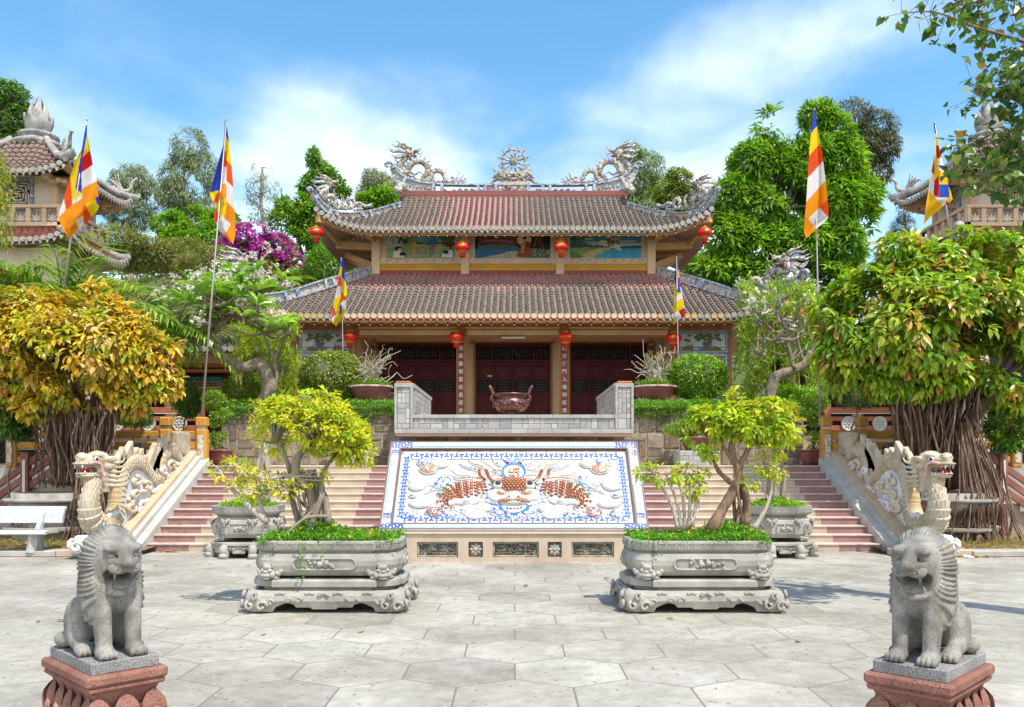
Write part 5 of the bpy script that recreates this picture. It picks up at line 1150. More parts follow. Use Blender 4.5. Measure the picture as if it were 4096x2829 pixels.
posts = [at_x(x) for x in px_]
mb = MB(); op = tuple((posts[i], posts[i+1]) for i in (1, 2, 3, 5+1, 7, 8, 9) if i+1 < len(posts))
opens = {(posts[i], posts[i+1]) for i in (1, 2, 3, 6, 7, 8, 9)}
opens = {o for o in opens if not (o[0] <= .5 <= o[1])}
band(mb, [q[:3] for q in full], full[:, 3], opens, .13, [0.02]+posts+[.98])
for s in (0, 1):
 g = (lambda zx, zy: Vector(rp(*z1(zx, zy)))) if s == 0 else (lambda zx, zy: (lambda v: Vector((2*PX(1160, YR)-v[0], v[1], v[2])))(Vector(rp(*z1(zx, zy)))))
 wiggle(mb, g, [(760, 345), (725, 305), (695, 300), (680, 322), (700, 335)], .055, 1, False)
 for k in range(5): wiggle(mb, g, [(1210+k*50, 540), (1230+k*52, 520), (1255+k*50, 535), (1275+k*48, 512), (1290+k*44, 525)], .035, (0, 1, 0, 2, 1)[k], False, 14, 5)
 for k in range(4): knobs(mb, g, [(1130+k*12, 520+8*(k % 2)), (1495+k*11, 525-8*(k % 2))], .045, 0)
 for k in range(7): knobs(mb, g, [(880+k*30, 492+k*4)], .06, random.choice([0, 1, 3]), dy=-.05)
 for k in range(14):   # weathered cement stub where the descending ridge meets the main one
  x_, y_ = 790+random.random()*50, 520+random.random()*85; v_ = g(x_-(y_-520)*.25+12, y_); mb.ell((v_[0], v_[1]-.5-(y_-520)*.008, v_[2]), (.10, .2, .14), 0, 7, 5)
rb = mb.build('main_ridge', PORC, tm)
b = MB()
for k, ch in enumerate('剝現創所吉意'): b.ext(text_mesh(ch, .23, .02, .008), UPR, Vector(rp(1131+k*11.4, 428.5))+Vector((0, -.09, 0)))
b.build('ridge_lettering', MO_w, rb)
for s in (0, 1):
 g = (lambda zx, zy: Vector(rp(*z1(zx, zy)))) if s == 0 else (lambda zx, zy: (lambda v: Vector((2*PX(1160, YR)-v[0], v[1], v[2])))(Vector(rp(*z1(zx, zy)))))
 SGN[0] = 1 if s == 0 else -1
 mb = MB(); hd = g(868, 222)
 (spiny(mb, g, [(858, 240), (835, 275), (800, 315), (795, 365), (838, 392), (868, 345), (905, 298), (965, 290), (1012, 325), (1020, 375), (985, 425), (1000, 450), (1045, 420), (1060, 378), (1105, 365), (1140, 390), (1158, 430), (1190, 455), (1225, 448), (1228, 420), (1200, 418)], .125, 0, 2, .17, 84))
 head(mb, hd, .62, 1 if s == 0 else -1)
 for pts, m_ in (([(1225, 445), (1255, 420), (1262, 395), (1280, 375)], 0), ([(1230, 455), (1270, 440), (1290, 415), (1310, 398)], 1), ([(1235, 462), (1285, 450), (1310, 435), (1335, 425)], 0), ([(1230, 468), (1280, 465), (1310, 455), (1335, 452)], 0), ([(1220, 470), (1270, 472), (1300, 476), (1325, 468)], 1),
     ([(850, 330), (800, 300), (770, 318), (750, 300)], 1), ([(790, 360), (760, 350), (740, 330)], 0), ([(870, 370), (920, 395), (950, 375), (985, 395)], 1), ([(1000, 430), (1050, 440), (1090, 425)], 1), ([(850, 395), (900, 410), (930, 430)], 0)):
  wiggle(mb, g, pts, .055, m_)
 knobs(mb, g, [(790+i*24, 425+i*3.2+12*math.sin(i*2)) for i in range(17)], .062, 0, dy=-.03); knobs(mb, g, [(800+i*26, 405+i*4+10*math.sin(i*1.3)) for i in range(15)], .06, 3, dy=.03); knobs(mb, g, [(830+i*40, 440+i*2) for i in range(9)], .065, 1, dy=-.06); knobs(mb, g, [(1080+i*22, 460+4*(i % 2)) for i in range(7)], .05, 5)
 o = mb.build('ridge_dragon', PORC, rb)
mb = MB(); wc = Vector(rp(*zw(1168, 370))); k_ = .23366*.56421*YR/FD; g = lambda a, b_: Vector(rp(*zw(a, b_)))
def ring(mb, c, r0, rr, n, seg, mi): mb.tube([(c[0]+r0*math.cos(a), c[1], c[2]+r0*math.sin(a)) for a in np.linspace(0, 2*PI, n+1)], rr, seg, mi, False)
ring(mb, wc, 208*k_, 15*k_, 36, 7, 0); ring(mb, wc, 186*k_, 7*k_, 36, 5, 0); ring(mb, wc, 62*k_, 14*k_, 24, 7, 2); mb.lathe([(.001, -.03), (55*k_, -.03), (55*k_, .03), (.001, .03)], (0, 0, 0), 16, 0)
kk = len(mb.v)-4*16; mb.v[kk:] = [(wc[0]+p[0], wc[1]+p[2], wc[2]+p[1]) for p in mb.v[kk:]]
fylfot(mb, lambda o: mb.ext(o, UPR, wc+Vector((0, -.05, 0))), 34*k_, 11*k_, .03, 3)
for i in range(12):
 a = R(15+30*i); d = Vector((math.cos(a), 0, math.sin(a)))
 mb.tube([wc+d*(60*k_), wc+d*(95*k_), wc+d*(118*k_), wc+d*(140*k_), wc+d*(200*k_)], [12*k_, 12*k_, 19*k_, 12*k_, 17*k_], 7, 0 if i % 3 else 2)
 if math.sin(a) > -.6: mb.ell(wc+d*(245*k_), (20*k_,)*3, 0, 8, 6); mb.tube([wc+d*(262*k_), wc+d*(285*k_)], [8*k_, 3*k_], 5, 2)
for sx in (-1, 1):
 f = lambda a, b_: g(1168+sx*(a-1168), b_)
 for pts, r, m_ in (([(1300, 600), (1400, 560), (1440, 500), (1440, 450)], .05, 0), ([(1320, 620), (1420, 570), (1480, 510), (1490, 450)], .05, 5), ([(1330, 640), (1430, 590), (1490, 540), (1505, 495)], .05, 0), ([(1400, 640), (1470, 640), (1520, 640), (1550, 615)], .06, 1), ([(1380, 600), (1450, 580), (1480, 560), (1495, 540)], .05, 3),
        ([(1180, 640), (1260, 600), (1330, 540), (1370, 470)], .08, 0), ([(1420, 660), (1480, 690), (1530, 740), (1590, 765)], .07, 2), ([(1180, 760), (1250, 770), (1330, 720), (1440, 680)], .075, 5), ([(1190, 690), (1260, 715), (1300, 690), (1260, 660)], .06, 2), ([(1390, 480), (1400, 440), (1440, 420)], .05, 1)):
  wiggle(mb, f, pts, r, m_)
 knobs(mb, f, [(1200, 580), (1240, 575), (1260, 620), (1230, 660), (1290, 640), (1330, 625), (1370, 640), (1410, 610), (1440, 640), (1400, 660), (1350, 690), (1300, 740), (1250, 740), (1200, 720)], .085, 0); knobs(mb, f, [(1185, 610), (1220, 640), (1320, 660), (1390, 620)], .075, 2, dy=-.06); knobs(mb, f, [(1280, 600), (1420, 580), (1340, 640), (1540, 750)], .065, 3, dy=-.05); knobs(mb, f, [(1460, 590), (1210, 770), (1470, 610)], .07, 1, dy=-.05)
 knobs(mb, f, [(1450+i*22, 745+12*(i % 2)) for i in range(7)], .055, 0); knobs(mb, f, [(1240+i*26, 768+8*(i % 2)) for i in range(9)], .05, random.choice([0, 3, 5]))
mb.box((wc[0], YR, PZ(416, YR)), (.9, .22, .14), 5); knobs(mb, g, [(1130, 680), (1170, 690), (1205, 680)], .08, 0, dy=-.07)
mb.build('dharma_wheel', PORC, rb)
def hipx(xc, w, yc, yt): 
 """plane standing on a hip running at 45 degrees: image x -> world point on it"""
 def f(x, y, sg):      # x given on the left half (x < CX)
  q = (CX-x)/FD      # |X| = q*Y ; |X| = w + k ; Y = yt - k
  k = (q*yt-w)/(1+q); Y = yt-k; return Vector((sg*(w+k), Y, PZ(y, Y)))
 return f
HU = hipx(XU, XR, YU, YR-1.3); HL = hipx(XC, W2, YE, Y2)
for sg in (-1, 1):
 g = lambda zx, zy: HU(*z1(zx, zy), sg); SGN[0] = 1 if sg < 0 else -1
 top = [(805, 612), (720, 637), (640, 660), (560, 680), (480, 693), (400, 700), (320, 697), (240, 675), (185, 635), (140, 585), (112, 540), (95, 515)]
 bot = [(805, 682), (720, 705), (640, 725), (560, 740), (480, 750), (400, 756), (320, 752), (240, 728), (175, 680), (130, 622), (102, 565), (85, 530)]
 a = spline([tuple(g(*p)) for p in top], 44); b_ = spline([tuple(g(*p)) for p in bot], 44); hh_ = np.linalg.norm(a-b_, axis=1)/2
 mb = MB(); band(mb, (a+b_)/2, hh_, (), .11, (.03, .085, .36, .44, .70, .76, .93))
 wiggle(mb, g, [(105, 550), (95, 515), (78, 503), (62, 512), (72, 530)], .06, 1, False)
 mb.build('upper_hip_ridge', PORC, tm); hr = mb and tm.children[-1]
 mb = MB()
 (spiny(mb, g, [(238, 480), (225, 505), (195, 525), (165, 555), (185, 585), (232, 565), (262, 575), (285, 612), (262, 648), (300, 665), (335, 640), (345, 600), (335, 570), (322, 558)], .095, 0, 2, .12, 54)); head(mb, g(236, 468), .50, 1 if sg < 0 else -1, mane=True)
 for pts, m_ in (([(180, 560), (150, 530), (135, 510)], 0), ([(200, 590), (230, 620), (240, 655)], 1), ([(280, 560), (265, 520), (270, 500)], 1), ([(370, 655), (410, 660), (435, 630), (410, 590), (380, 610), (395, 640)], 0), ([(395, 610), (390, 580), (392, 572)], 1), ([(430, 640), (470, 625), (520, 650), (565, 640)], 0), ([(160, 600), (200, 640), (240, 670)], 3), ([(320, 665), (370, 670), (420, 672)], 3), ([(150, 590), (135, 560)], 1)):
  wiggle(mb, g, pts, .065, m_, m_ != 0)
 knobs(mb, g, [(200+i*24, 640+i*3.5+8*math.sin(i*2)) for i in range(13)], .065, 0, dy=-.03); knobs(mb, g, [(180+i*30, 610+i*6) for i in range(8)], .06, 3, dy=.04); knobs(mb, g, [(250, 600), (270, 630), (250, 640)], .06, 2, dy=-.06); knobs(mb, g, [(440+i*22, 650-4*(i % 2)) for i in range(7)], .05, 0)
 mb.build('hip_dragon', PORC, hr)
 g = lambda zx, zy: HL(2*CX-z5(zx, zy)[0], z5(zx, zy)[1], sg)
 gd = lambda x, y: HL(x if x < CX else 2*CX-x, y, sg)
 top = [(1482, 602), (1520, 611), (1560, 622), (1600, 634), (1640, 647), (1680, 657), (1715, 662), (1745, 660), (1772, 651), (1792, 636), (1806, 620), (1813, 610)]
 bot = [(1482, 624), (1520, 633), (1560, 644), (1600, 656), (1640, 669), (1680, 680), (1715, 686), (1748, 683), (1778, 671), (1798, 653), (1810, 632), (1817, 616)]
 a = spline([tuple(gd(*p)) for p in top], 50); b_ = spline([tuple(gd(*p)) for p in bot], 50); hh_ = np.linalg.norm(a-b_, axis=1)/2
 mb = MB(); band(mb, (a+b_)/2, hh_, (), .12, (.02, .09, .26, .33, .52, .60, .74, .80, .94)); bl = b_-np.array([0, 0, .07]); mb.tube(bl, .09, 6, 2)
 wiggle(mb, g, [(340, 470), (365, 430), (395, 415), (412, 432), (395, 445)], .075, 1, False)
 mb.build('lower_hip_ridge', PORC, tm); hr = tm.children[-1]
 SGN[0] = -1 if sg < 0 else 1; SGN[0] = 1 if sg < 0 else -1
 mb = MB(); (spiny(mb, g, [(210, 340), (235, 375), (225, 415), (180, 420), (130, 410), (80, 425), (50, 470), (60, 520), (20, 545), (-20, 520), (-50, 490), (-90, 500), (-110, 540), (-150, 550), (-175, 520)], .125, 0, 2, .15, 60)); head(mb, g(205, 320), .66, 1 if sg < 0 else -1)
 for pts, m_ in (([(240, 400), (290, 420), (320, 460), (300, 480)], 1), ([(180, 430), (200, 470), (150, 490)], 0), ([(60, 450), (30, 480), (40, 520)], 1), ([(260, 380), (300, 400), (330, 440)], 0), ([(200, 500), (250, 500), (290, 470)], 3), ([(-170, 520), (-200, 500), (-215, 470)], 0), ([(-170, 540), (-220, 530), (-250, 500)], 1), ([(-170, 550), (-230, 555), (-270, 540)], 0)):
  wiggle(mb, g, pts, .075, m_)
 knobs(mb, g, [(40+i*22, 580-i*4+14*math.sin(i*2)) for i in range(14)], .085, 0, dy=-.03); knobs(mb, g, [(60+i*28, 560-i*5) for i in range(10)], .075, 3, dy=.04); knobs(mb, g, [(90+i*26, 530-i*5) for i in range(9)], .08, 0, dy=-.08); knobs(mb, g, [(-140+i*20, 575) for i in range(9)], .07, 0)
 mb.build('hip_dragon', PORC, hr)

M_red = mat('red_silk', (.62, .012, .012), (.50, .008, .010), 8, .4, .6, .42, .08, 40, spec=.5); M_gold2 = mat('gold_foil', (.75, .42, .03), (.62, .32, .02), 20, .4, .6, .3, 0, metal=.45, spec=.6); M_tas = mat('tassel_red', (.55, .010, .010), (.38, .006, .008), 30, .4, .6, .8, stretch=(1, 1, .05)); M_cord = mat('yellow_cord', (.55, .33, .03), rough=.7)
def lantern_proto():
 t = thing('red_lantern', '-', 'lantern')
 mb = MB(); seg = 96; prof = [(.235*math.cos(a), .165*math.sin(a)) for a in np.linspace(-1.18, 1.18, 15)]
 for r, z in prof:
  for j in range(seg): a = 2*PI*j/seg; k = 1-.022*(.5+.5*math.cos(a*24)); mb.v.append((r*k*math.cos(a), r*k*math.sin(a), z))
 for i in range(len(prof)-1):
  for j in range(seg): mb.f.append([i*seg+j, i*seg+(j+1) % seg, (i+1)*seg+(j+1) % seg, (i+1)*seg+j]); mb.m.append(0); mb.s.append(True); mb.t.append((.5,)*3)
 mb.build('body', M_red, t, local=True)
 mb = MB(); mb.lathe([(.05, .15), (.095, .150), (.10, .168), (.06, .178), (.02, .18)], seg=20)
 for j in range(16): a = 2*PI*j/16; mb.ell((.105*math.cos(a), .105*math.sin(a), .146), (.03, .03, .012), 0, 6, 4)
 mb.tube([(0, 0, .17), (.012, 0, .24), (0, 0, .30), (-.006, 0, .42)], .006, 5, 1); mb.build('cap', [M_gold2, M_cord], t, local=True)
 mb = MB(); mb.lathe([(.06, -.15), (.085, -.150), (.085, -.185), (.078, -.185), (.06, -.16)], seg=20)
 for j in range(16): a = 2*PI*j/16; mb.ell((.12*math.cos(a), .12*math.sin(a), -.142), (.032, .032, .016), 0, 6, 4)
 mb.build('base_ring', M_gold2, t, local=True)
 mb = MB(); vs = []; n = 48
 for z, rr in ((-.185, .076), (-.25, .082), (-.315, .084)):
  for j in range(n): a = 2*PI*j/n; k = 1+.05*(j % 2)+random.gauss(0, .01); vs.append((rr*k*math.cos(a), rr*k*math.sin(a), z+(random.gauss(0, .006) if z < -.3 else 0)))
 mb.add(vs, [(i*n+j, i*n+(j+1) % n, (i+1)*n+(j+1) % n, (i+1)*n+j) for i in range(2) for j in range(n)], 0, True); mb.build('tassel', M_tas, t, local=True)
 src = text_mesh('福', .12, .0, .003); 
 for k in range(4):
  a0 = -PI/2+.12+k*PI/2; mb = MB(); o = MB(); o.ext(src)
  for dx, dz in ((-.085, -.01), (.085, -.01), (0, -.09)): o.poly([(dx+.012, dz, 0), (dx, dz+.012, 0), (dx-.012, dz, 0), (dx, dz-.012, 0)])
  vs = []
  for x, z, _ in o.v:
   lat = (z+.015)/.165; lat = max(-1.1, min(1.1, lat)); rr = .2365*math.cos(lat); aa = a0+x/.235; vs.append((rr*math.cos(aa), rr*math.sin(aa), .166*math.sin(lat)))
  mb.add(vs, o.f, 0, False); mb.build('emblem', M_gold2, t, local=True)
 return t
lp = lantern_proto()
lan = [(714, 525, 29.95, 'red lantern hanging from the left upturned corner of the upper eave'), (1044, 558, 30.1, 'red lantern before the pilaster between the left and middle murals'), (1266, 558, 30.1, 'red lantern before the pilaster between the middle and right murals'), (1590, 525, 29.95, 'red lantern hanging from the right upturned corner of the upper eave'),
    (789, 760, 28.2, 'red lantern beside the flagpole in front of the left porcelain wall panel'), (1030, 761, 28.2, 'red lantern hanging over the top of the left couplet column'), (1277, 762, 28.2, 'red lantern hanging over the top of the right couplet column'), (1521, 763, 28.2, 'red lantern behind the thin pole in front of the right porcelain wall panel'),
    (503, 703, 27.7, 'red lantern half hidden behind the leaves of the frangipani tree'), (1804, 708, 27.7, 'red lantern behind bare branches beside the green fig crown')]
for i, (x, y, Y, lb) in enumerate(lan):
 t = lp if i == 0 else copy_tree(lp); t.scale = (1.12,)*3; t.location = P(x, y, Y); t.rotation_euler.z = (0 if i == 0 else random.uniform(-.5, .5)); tag(t, lb, 'lantern', 'red lanterns along the temple eaves')
M_sock = mat('black_socket', (.02, .02, .022), rough=.5); M_bulb = mat('pink_bulb', (.52, .10, .11), (.62, .25, .22), 40, rough=.25, spec=.6); M_clear = mat('pale_bulb', (.55, .42, .38), rough=.2, spec=.6)
def bulb_mesh(m2):
 mb = MB(); mb.lathe([(.004, .16), (.010, .12), (.022, .11), (.026, .05), (.022, .045)], seg=8, mi=0); mb.ell((0, 0, .025), (.024, .024, .034), 1, 8, 6); return mb.mesh('bulb', [M_sock, m2])
bm_ = bulb_mesh(M_bulb); bm2 = bulb_mesh(M_clear)
for fpos, xe, z0, lb, sp_, me in ((lower_front, XC-.4, -.30, 'string of small red bulbs under the lower temple eave', .352, bm_), (upper_front, XU-.35, -.27, 'string of small pale bulbs under the upper temple eave', .33, bm2)):
 t = thing('light_string', lb, 'string lights', Vector(fpos(0, .02)), 'strings of bulbs under the eaves'); n = int(2*xe/sp_); pts = []
 for i in range(n+1):
  x = -xe+2*xe*i/n; p = Vector(fpos(x, .012))+Vector((0, 0, z0+.16)); pts.append(p)
  if i < n: q = Vector(fpos(x+sp_/2, .012))+Vector((0, 0, z0+.145-.02*random.random())); pts.append(q)
  o = link('bulb', me, t, p-t.location-Vector((0, 0, .16+.0))); o.rotation_euler = (random.gauss(0, .08), random.gauss(0, .08), 0)
 MB().tube(pts, .008, 5, 0).build('wire', M_cord, t)

M_brz = mat('dark_red_bronze', (.15, .055, .05), (.09, .03, .03), 5, .4, .65, .32, .25, 40, spec=.6, metal=.35, c3=(.30, .17, .15), s3=16, lo3=.56, hi3=.7)
bc = P(1153, 935, 22.3); zb = 3.02
t = thing('incense_burner', 'dark red bronze incense burner with two tall handles in the middle of the slate balcony', 'incense burner', (bc.x, 22.3, 2.42))
mb = MB(); mb.lathe([(.12, 0), (.30, .0), (.32, .05), (.20, .09), (.16, .14), (.22, .20)], (bc.x, 22.3, zb-.16), 28)
mb.lathe([(.20, .0), (.34, .05), (.43, .15), (.445, .24), (.41, .32), (.36, .36), (.36, .40), (.40, .43), (.44, .45), (.44, .485), (.40, .485), (.36, .44), (.01, .42)], (bc.x, 22.3, zb), 40); 
for k in range(26):
 a = 2*PI*k/26; mb.ell((bc.x+.44*math.cos(a), 22.3+.44*math.sin(a), zb+.21+.05*math.sin(k*2.3)), (.05, .05, .045), 0, 7, 5)
mb.build('bowl', M_brz, t)
mb = MB(); mb.bev((bc.x-.5, 21.8, 2.42), (bc.x+.5, 22.8, zb-.16), .03); mb.build('pedestal', M_stone, t)
for s in (-1, 1):
 c = spline([(bc.x+s*.40, 22.3, zb+.30), (bc.x+s*.50, 22.3, zb+.36), (bc.x+s*.46, 22.3, zb+.46), (bc.x+s*.49, 22.3, zb+.58), (bc.x+s*.56, 22.3, zb+.70)], 16); MB().tube(c, np.linspace(.05, .035, 16)*(1+.12*np.sin(np.arange(16)*1.6)), 8).build('handle', M_brz, t)
for s, x in ((-1, 868), (1, 1440)):
 c = P(x, 907, 25.2); t = thing('carved_altar_chair', 'dark lacquered carved chair half hidden behind the %s balcony wall' % ('left' if s < 0 else 'right'), 'chair', (c.x-s*.25, 25.2, 2.98))
 X = c.x-s*.30; mb = MB(); mb.bev((X-.32, 24.9, 3.36), (X+.32, 25.5, 3.42), .015); mb.build('seat', M_brz, t)
 for e in (-1, 1):
  for f in (-.24, .24): MB().tube(spline([(X+e*.27, 25.2+f, 3.36), (X+e*.31, 25.2+f, 3.2), (X+e*.27, 25.2+f, 3.05), (X+e*.31, 25.2+f-.03, 2.98)], 8), .04, 7).build('leg', M_brz, t)
  MB().tube(spline([(X+e*.28, 25.0, 3.42), (X+e*.31, 25.1, 3.6), (X+e*.27, 25.25, 3.68), (X+e*.31, 25.4, 3.86), (X+e*.36, 25.45, 3.90)], 14), np.linspace(.04, .05, 14), 8).build('arm', M_brz, t)
 mb = MB(); mb.bev((X-.22, 25.42, 3.42), (X+.22, 25.47, 3.8), .015); mb.build('backrest', M_brz, t)

def inpoly(pts, poly):
 x, y = pts[:, 0], pts[:, 1]; ins = np.zeros(len(pts), bool); n = len(poly)
 for i in range(n):
  (x1, y1), (x2, y2) = poly[i], poly[(i+1) % n]
  c = ((y1 > y) != (y2 > y)) & (x < (x2-x1)*(y-y1)/((y2-y1) or 1e-9)+x1); ins ^= c
 return ins
FC = dict(b=(.035, .055, .42), y=(.78, .56, .01), r=(.68, .045, .012), w=(.72, .69, .70), o=(.80, .27, .008), R=(.55, .010, .012), B=(.015, .08, .45), Y=(.85, .48, .01), O=(.72, .075, .012))
M_cloth = leafmat('flag_cloth', .75, .35, .2, (1.05, 1.05, 1.05))
def flag(name, lb, pole, Y, ox, oy, k, regs, ph, slant, gauge=.018, front=False):
 if not front: Y = Y-.17
 cv = lambda q: ((ox+q[0]*k)*.56421, (oy+q[1]*k)*.56421)
 regs = [(c, [cv(q) for q in p]) for c, p in regs]; allp = [q for _, p in regs for q in p]; y0, y1 = min(q[1] for q in allp)+.2, max(q[1] for q in allp)-.2
 nr, nc = 110, 40; rows = []
 for j in range(nr):
  y = y0+(y1-y0)*j/(nr-1); xs = []
  for _, p in regs:
   for i in range(len(p)):
    (xa, ya), (xb, yb) = p[i], p[(i+1) % len(p)]
    if (ya > y) != (yb > y): xs.append(xa+(xb-xa)*(y-ya)/(yb-ya))
  if not xs: xs = [regs[0][1][0][0]]*2
  rows.append((min(xs), max(xs), y))
 ax = np.array(rows); ker = np.array([1, 2, 3, 2, 1])/9.
 for c in (0, 1): ax[2:-2, c] = np.convolve(ax[:, c], ker, 'valid')
 u = np.linspace(0, 1, nc); V = np.zeros((nr, nc, 3)); D = np.zeros((nr, nc, 2)); wpx = (ax[:, 1]-ax[:, 0]).max()
 for j in range(nr):
  x = ax[j, 0]+(ax[j, 1]-ax[j, 0])*u; t = j/(nr-1); w = (ax[j, 1]-ax[j, 0])/wpx
  dep = .16*w*(np.sin(u*5.2+ph+t*slant)*.8+.35*np.sin(u*11+ph*2+t*slant*1.7)+.25*np.sin(t*9+u*3))+.02
  for i in range(nc): V[j, i] = P(x[i], ax[j, 2], Y+.1-dep[i])
  D[j, :, 0] = x; D[j, :, 1] = ax[j, 2]
 cen = (D[:-1, :-1]+D[1:, 1:])/2; cf = cen.reshape(-1, 2); col = np.tile(np.array(FC[regs[-1][0]]), (len(cf), 1)); done = np.zeros(len(cf), bool)
 for c, p in regs: m_ = inpoly(cf, p); col[m_] = FC[c]; done |= m_
 rest = np.nonzero(~done)[0]; okk = np.nonzero(done)[0]
 for i in rest: col[i] = col[okk[np.argmin(((cf[okk]-cf[i])**2).sum(1))]]
 f = np.array([(j*nc+i, (j+1)*nc+i, (j+1)*nc+i+1, j*nc+i+1) for j in range(nr-1) for i in range(nc-1)])
 Yp = Y if front else Y+.17; base, top = P(*pole[0], Yp), P(*pole[1], Yp); t = thing(name, lb, 'flag', base, 'Buddhist flags on poles')
 link('cloth', npmesh('cloth', V.reshape(-1, 3)-np.array(base), f, M_cloth, col, True), t)
 mb = MB(); d = top-base; mb.tube([base, base+d*.45, base+d*.46, top], [gauge*1.5, gauge*1.35, gauge, gauge*.8], 10); mb.ell(top+Vector((0, 0, .02)), (gauge*1.5, gauge*1.5, .03), 0, 8, 6); mb.build('pole', M_metal, t); return t
z = .5012
flag('temple_flag', 'striped flag bunched in wide folds on a leaning pole by the left tower', ((138, 700), (196, 272)), 19.5, 0, 350, z,
  [('b', [(688, 300), (696, 300), (693, 375), (662, 560), (648, 700), (652, 845), (600, 800), (628, 630), (655, 480), (670, 380)]), ('y', [(694, 375), (722, 500), (658, 560), (668, 520)]), ('R', [(718, 500), (742, 615), (650, 680), (660, 555)]), ('w', [(740, 618), (775, 745), (652, 810), (650, 680)]), ('o', [(773, 745), (788, 868), (660, 955), (650, 810)]), ('b', [(760, 880), (790, 866), (792, 955), (780, 935)]),
   ('y', [(760, 883), (788, 975), (730, 1030), (682, 935)]), ('O', [(682, 935), (732, 1035), (672, 1100), (655, 955)]), ('y', [(625, 535), (655, 490), (628, 640), (600, 800), (655, 850), (575, 905), (560, 705)]), ('O', [(560, 705), (575, 905), (575, 930), (530, 985), (508, 885)]), ('w', [(510, 890), (530, 985), (465, 1035), (480, 970)]), ('w', [(578, 905), (655, 850), (652, 890), (575, 935)]),
   ('w', [(600, 1060), (665, 1020), (670, 1100), (690, 1115), (620, 1115)]), ('o', [(465, 1035), (575, 935), (652, 890), (665, 1022), (598, 1062), (490, 1115)]), ('o', [(488, 1112), (602, 1060), (622, 1115), (590, 1172), (545, 1198)])], .5, 5)
flag('temple_flag', 'striped flag with a long blue fold on a leaning pole before purple blossom', ((455, 946), (511, 272)), 20.3, 800, 470, .5825,
  [('b', [(170, 20), (182, 40), (201, 178), (180, 125), (165, 180), (165, 240), (150, 380), (145, 500), (70, 512), (120, 320), (160, 190), (168, 90)]), ('y', [(176, 125), (203, 180), (217, 333), (181, 295), (180, 230), (164, 232)]), ('O', [(166, 232), (181, 230), (181, 335), (155, 345)]), ('O', [(181, 296), (217, 333), (229, 480), (181, 440)]), ('w', [(155, 343), (182, 335), (181, 450), (148, 460)]), ('w', [(181, 435), (229, 480), (239, 635), (180, 575)]),
   ('o', [(146, 460), (181, 450), (180, 560), (128, 575), (133, 505)]), ('o', [(181, 572), (239, 635), (243, 760), (210, 735), (160, 676), (178, 660)]), ('y', [(70, 510), (128, 505), (92, 585), (62, 520)]), ('O', [(125, 510), (130, 560), (108, 595), (88, 580)]), ('y', [(107, 595), (130, 570), (181, 558), (176, 662), (135, 680)]), ('O', [(103, 615), (122, 660), (135, 680), (118, 725), (93, 725), (100, 655)]), ('w', [(118, 715), (155, 676), (212, 738), (162, 807), (114, 755)]), ('o', [(212, 738), (243, 760), (240, 830), (225, 870), (163, 807)])], 2.2, 4, front=True)
z = .33
flag('temple_flag', 'small striped flag on a thin pole before the left half of the lower roof', ((776, 900), (770, 585)), 24.2, 1310, 1020, z,
  [('B', [(180, 20), (200, 130), (218, 340), (175, 260), (178, 140), (152, 145), (165, 80)]), ('y', [(152, 145), (178, 138), (172, 258), (132, 275)]), ('y', [(174, 258), (222, 340), (242, 505), (218, 525), (165, 440)]), ('O', [(132, 272), (172, 255), (163, 375), (115, 390)]), ('O', [(165, 440), (218, 525), (162, 585)]), ('w', [(115, 388), (163, 372), (160, 495), (88, 525)]), ('w', [(162, 585), (222, 530), (227, 675), (178, 620), (174, 600)]),
   ('y', [(90, 522), (160, 495), (150, 610), (138, 725), (105, 720), (78, 630), (66, 645)]), ('b', [(150, 612), (176, 605), (165, 715), (140, 720)]), ('O', [(76, 630), (105, 722), (52, 762), (58, 680)]), ('w', [(52, 765), (105, 722), (115, 735), (60, 810)]), ('y', [(178, 645), (222, 690), (145, 800), (97, 863), (60, 812), (115, 735), (165, 712)])], 1.2, 4, .012)
flag('temple_flag', 'small striped flag with a wide blue fold before the right half of the lower roof', ((1532, 905), (1527, 583)), 24.2, 2660, 1020, z,
  [('B', [(143, 30), (155, 60), (158, 280), (195, 460), (140, 450), (135, 380), (112, 300), (125, 170)]), ('y', [(158, 160), (178, 270), (158, 275)]), ('R', [(158, 275), (180, 272), (190, 385), (182, 390)]), ('w', [(184, 390), (195, 390), (240, 660), (225, 650), (195, 480)]), ('y', [(112, 290), (135, 385), (138, 450), (190, 462), (110, 525), (102, 520)]), ('R', [(102, 520), (112, 525), (108, 555), (100, 545)]), ('w', [(110, 528), (203, 470), (212, 520), (108, 577)]),
   ('y', [(108, 577), (212, 520), (228, 645), (165, 685), (105, 710)]), ('R', [(165, 682), (228, 645), (243, 745), (210, 770)]), ('w', [(103, 712), (165, 682), (210, 770), (165, 790), (135, 808), (102, 760)]), ('y', [(102, 760), (138, 808), (105, 850), (98, 845)])], 3., 4, .012, front=True)
flag('temple_flag', 'tall flat striped flag on a straight pole before the big leafy tree', ((1851, 952), (1838, 250)), 20.3, 3190, 430, .5837,
  [('b', [(113, 12), (122, 12), (135, 125), (90, 185)]), ('y', [(90, 182), (135, 125), (155, 247), (78, 335)]), ('O', [(78, 333), (155, 247), (176, 365), (70, 485)]), ('w', [(70, 483), (176, 365), (192, 500), (60, 650)]), ('o', [(60, 648), (192, 500), (207, 635), (150, 685), (76, 760), (130, 832), (62, 897), (43, 850), (50, 750)]), ('O', [(150, 685), (207, 632), (216, 755)]), ('w', [(76, 760), (150, 687), (212, 760), (130, 833)])], .2, 2)
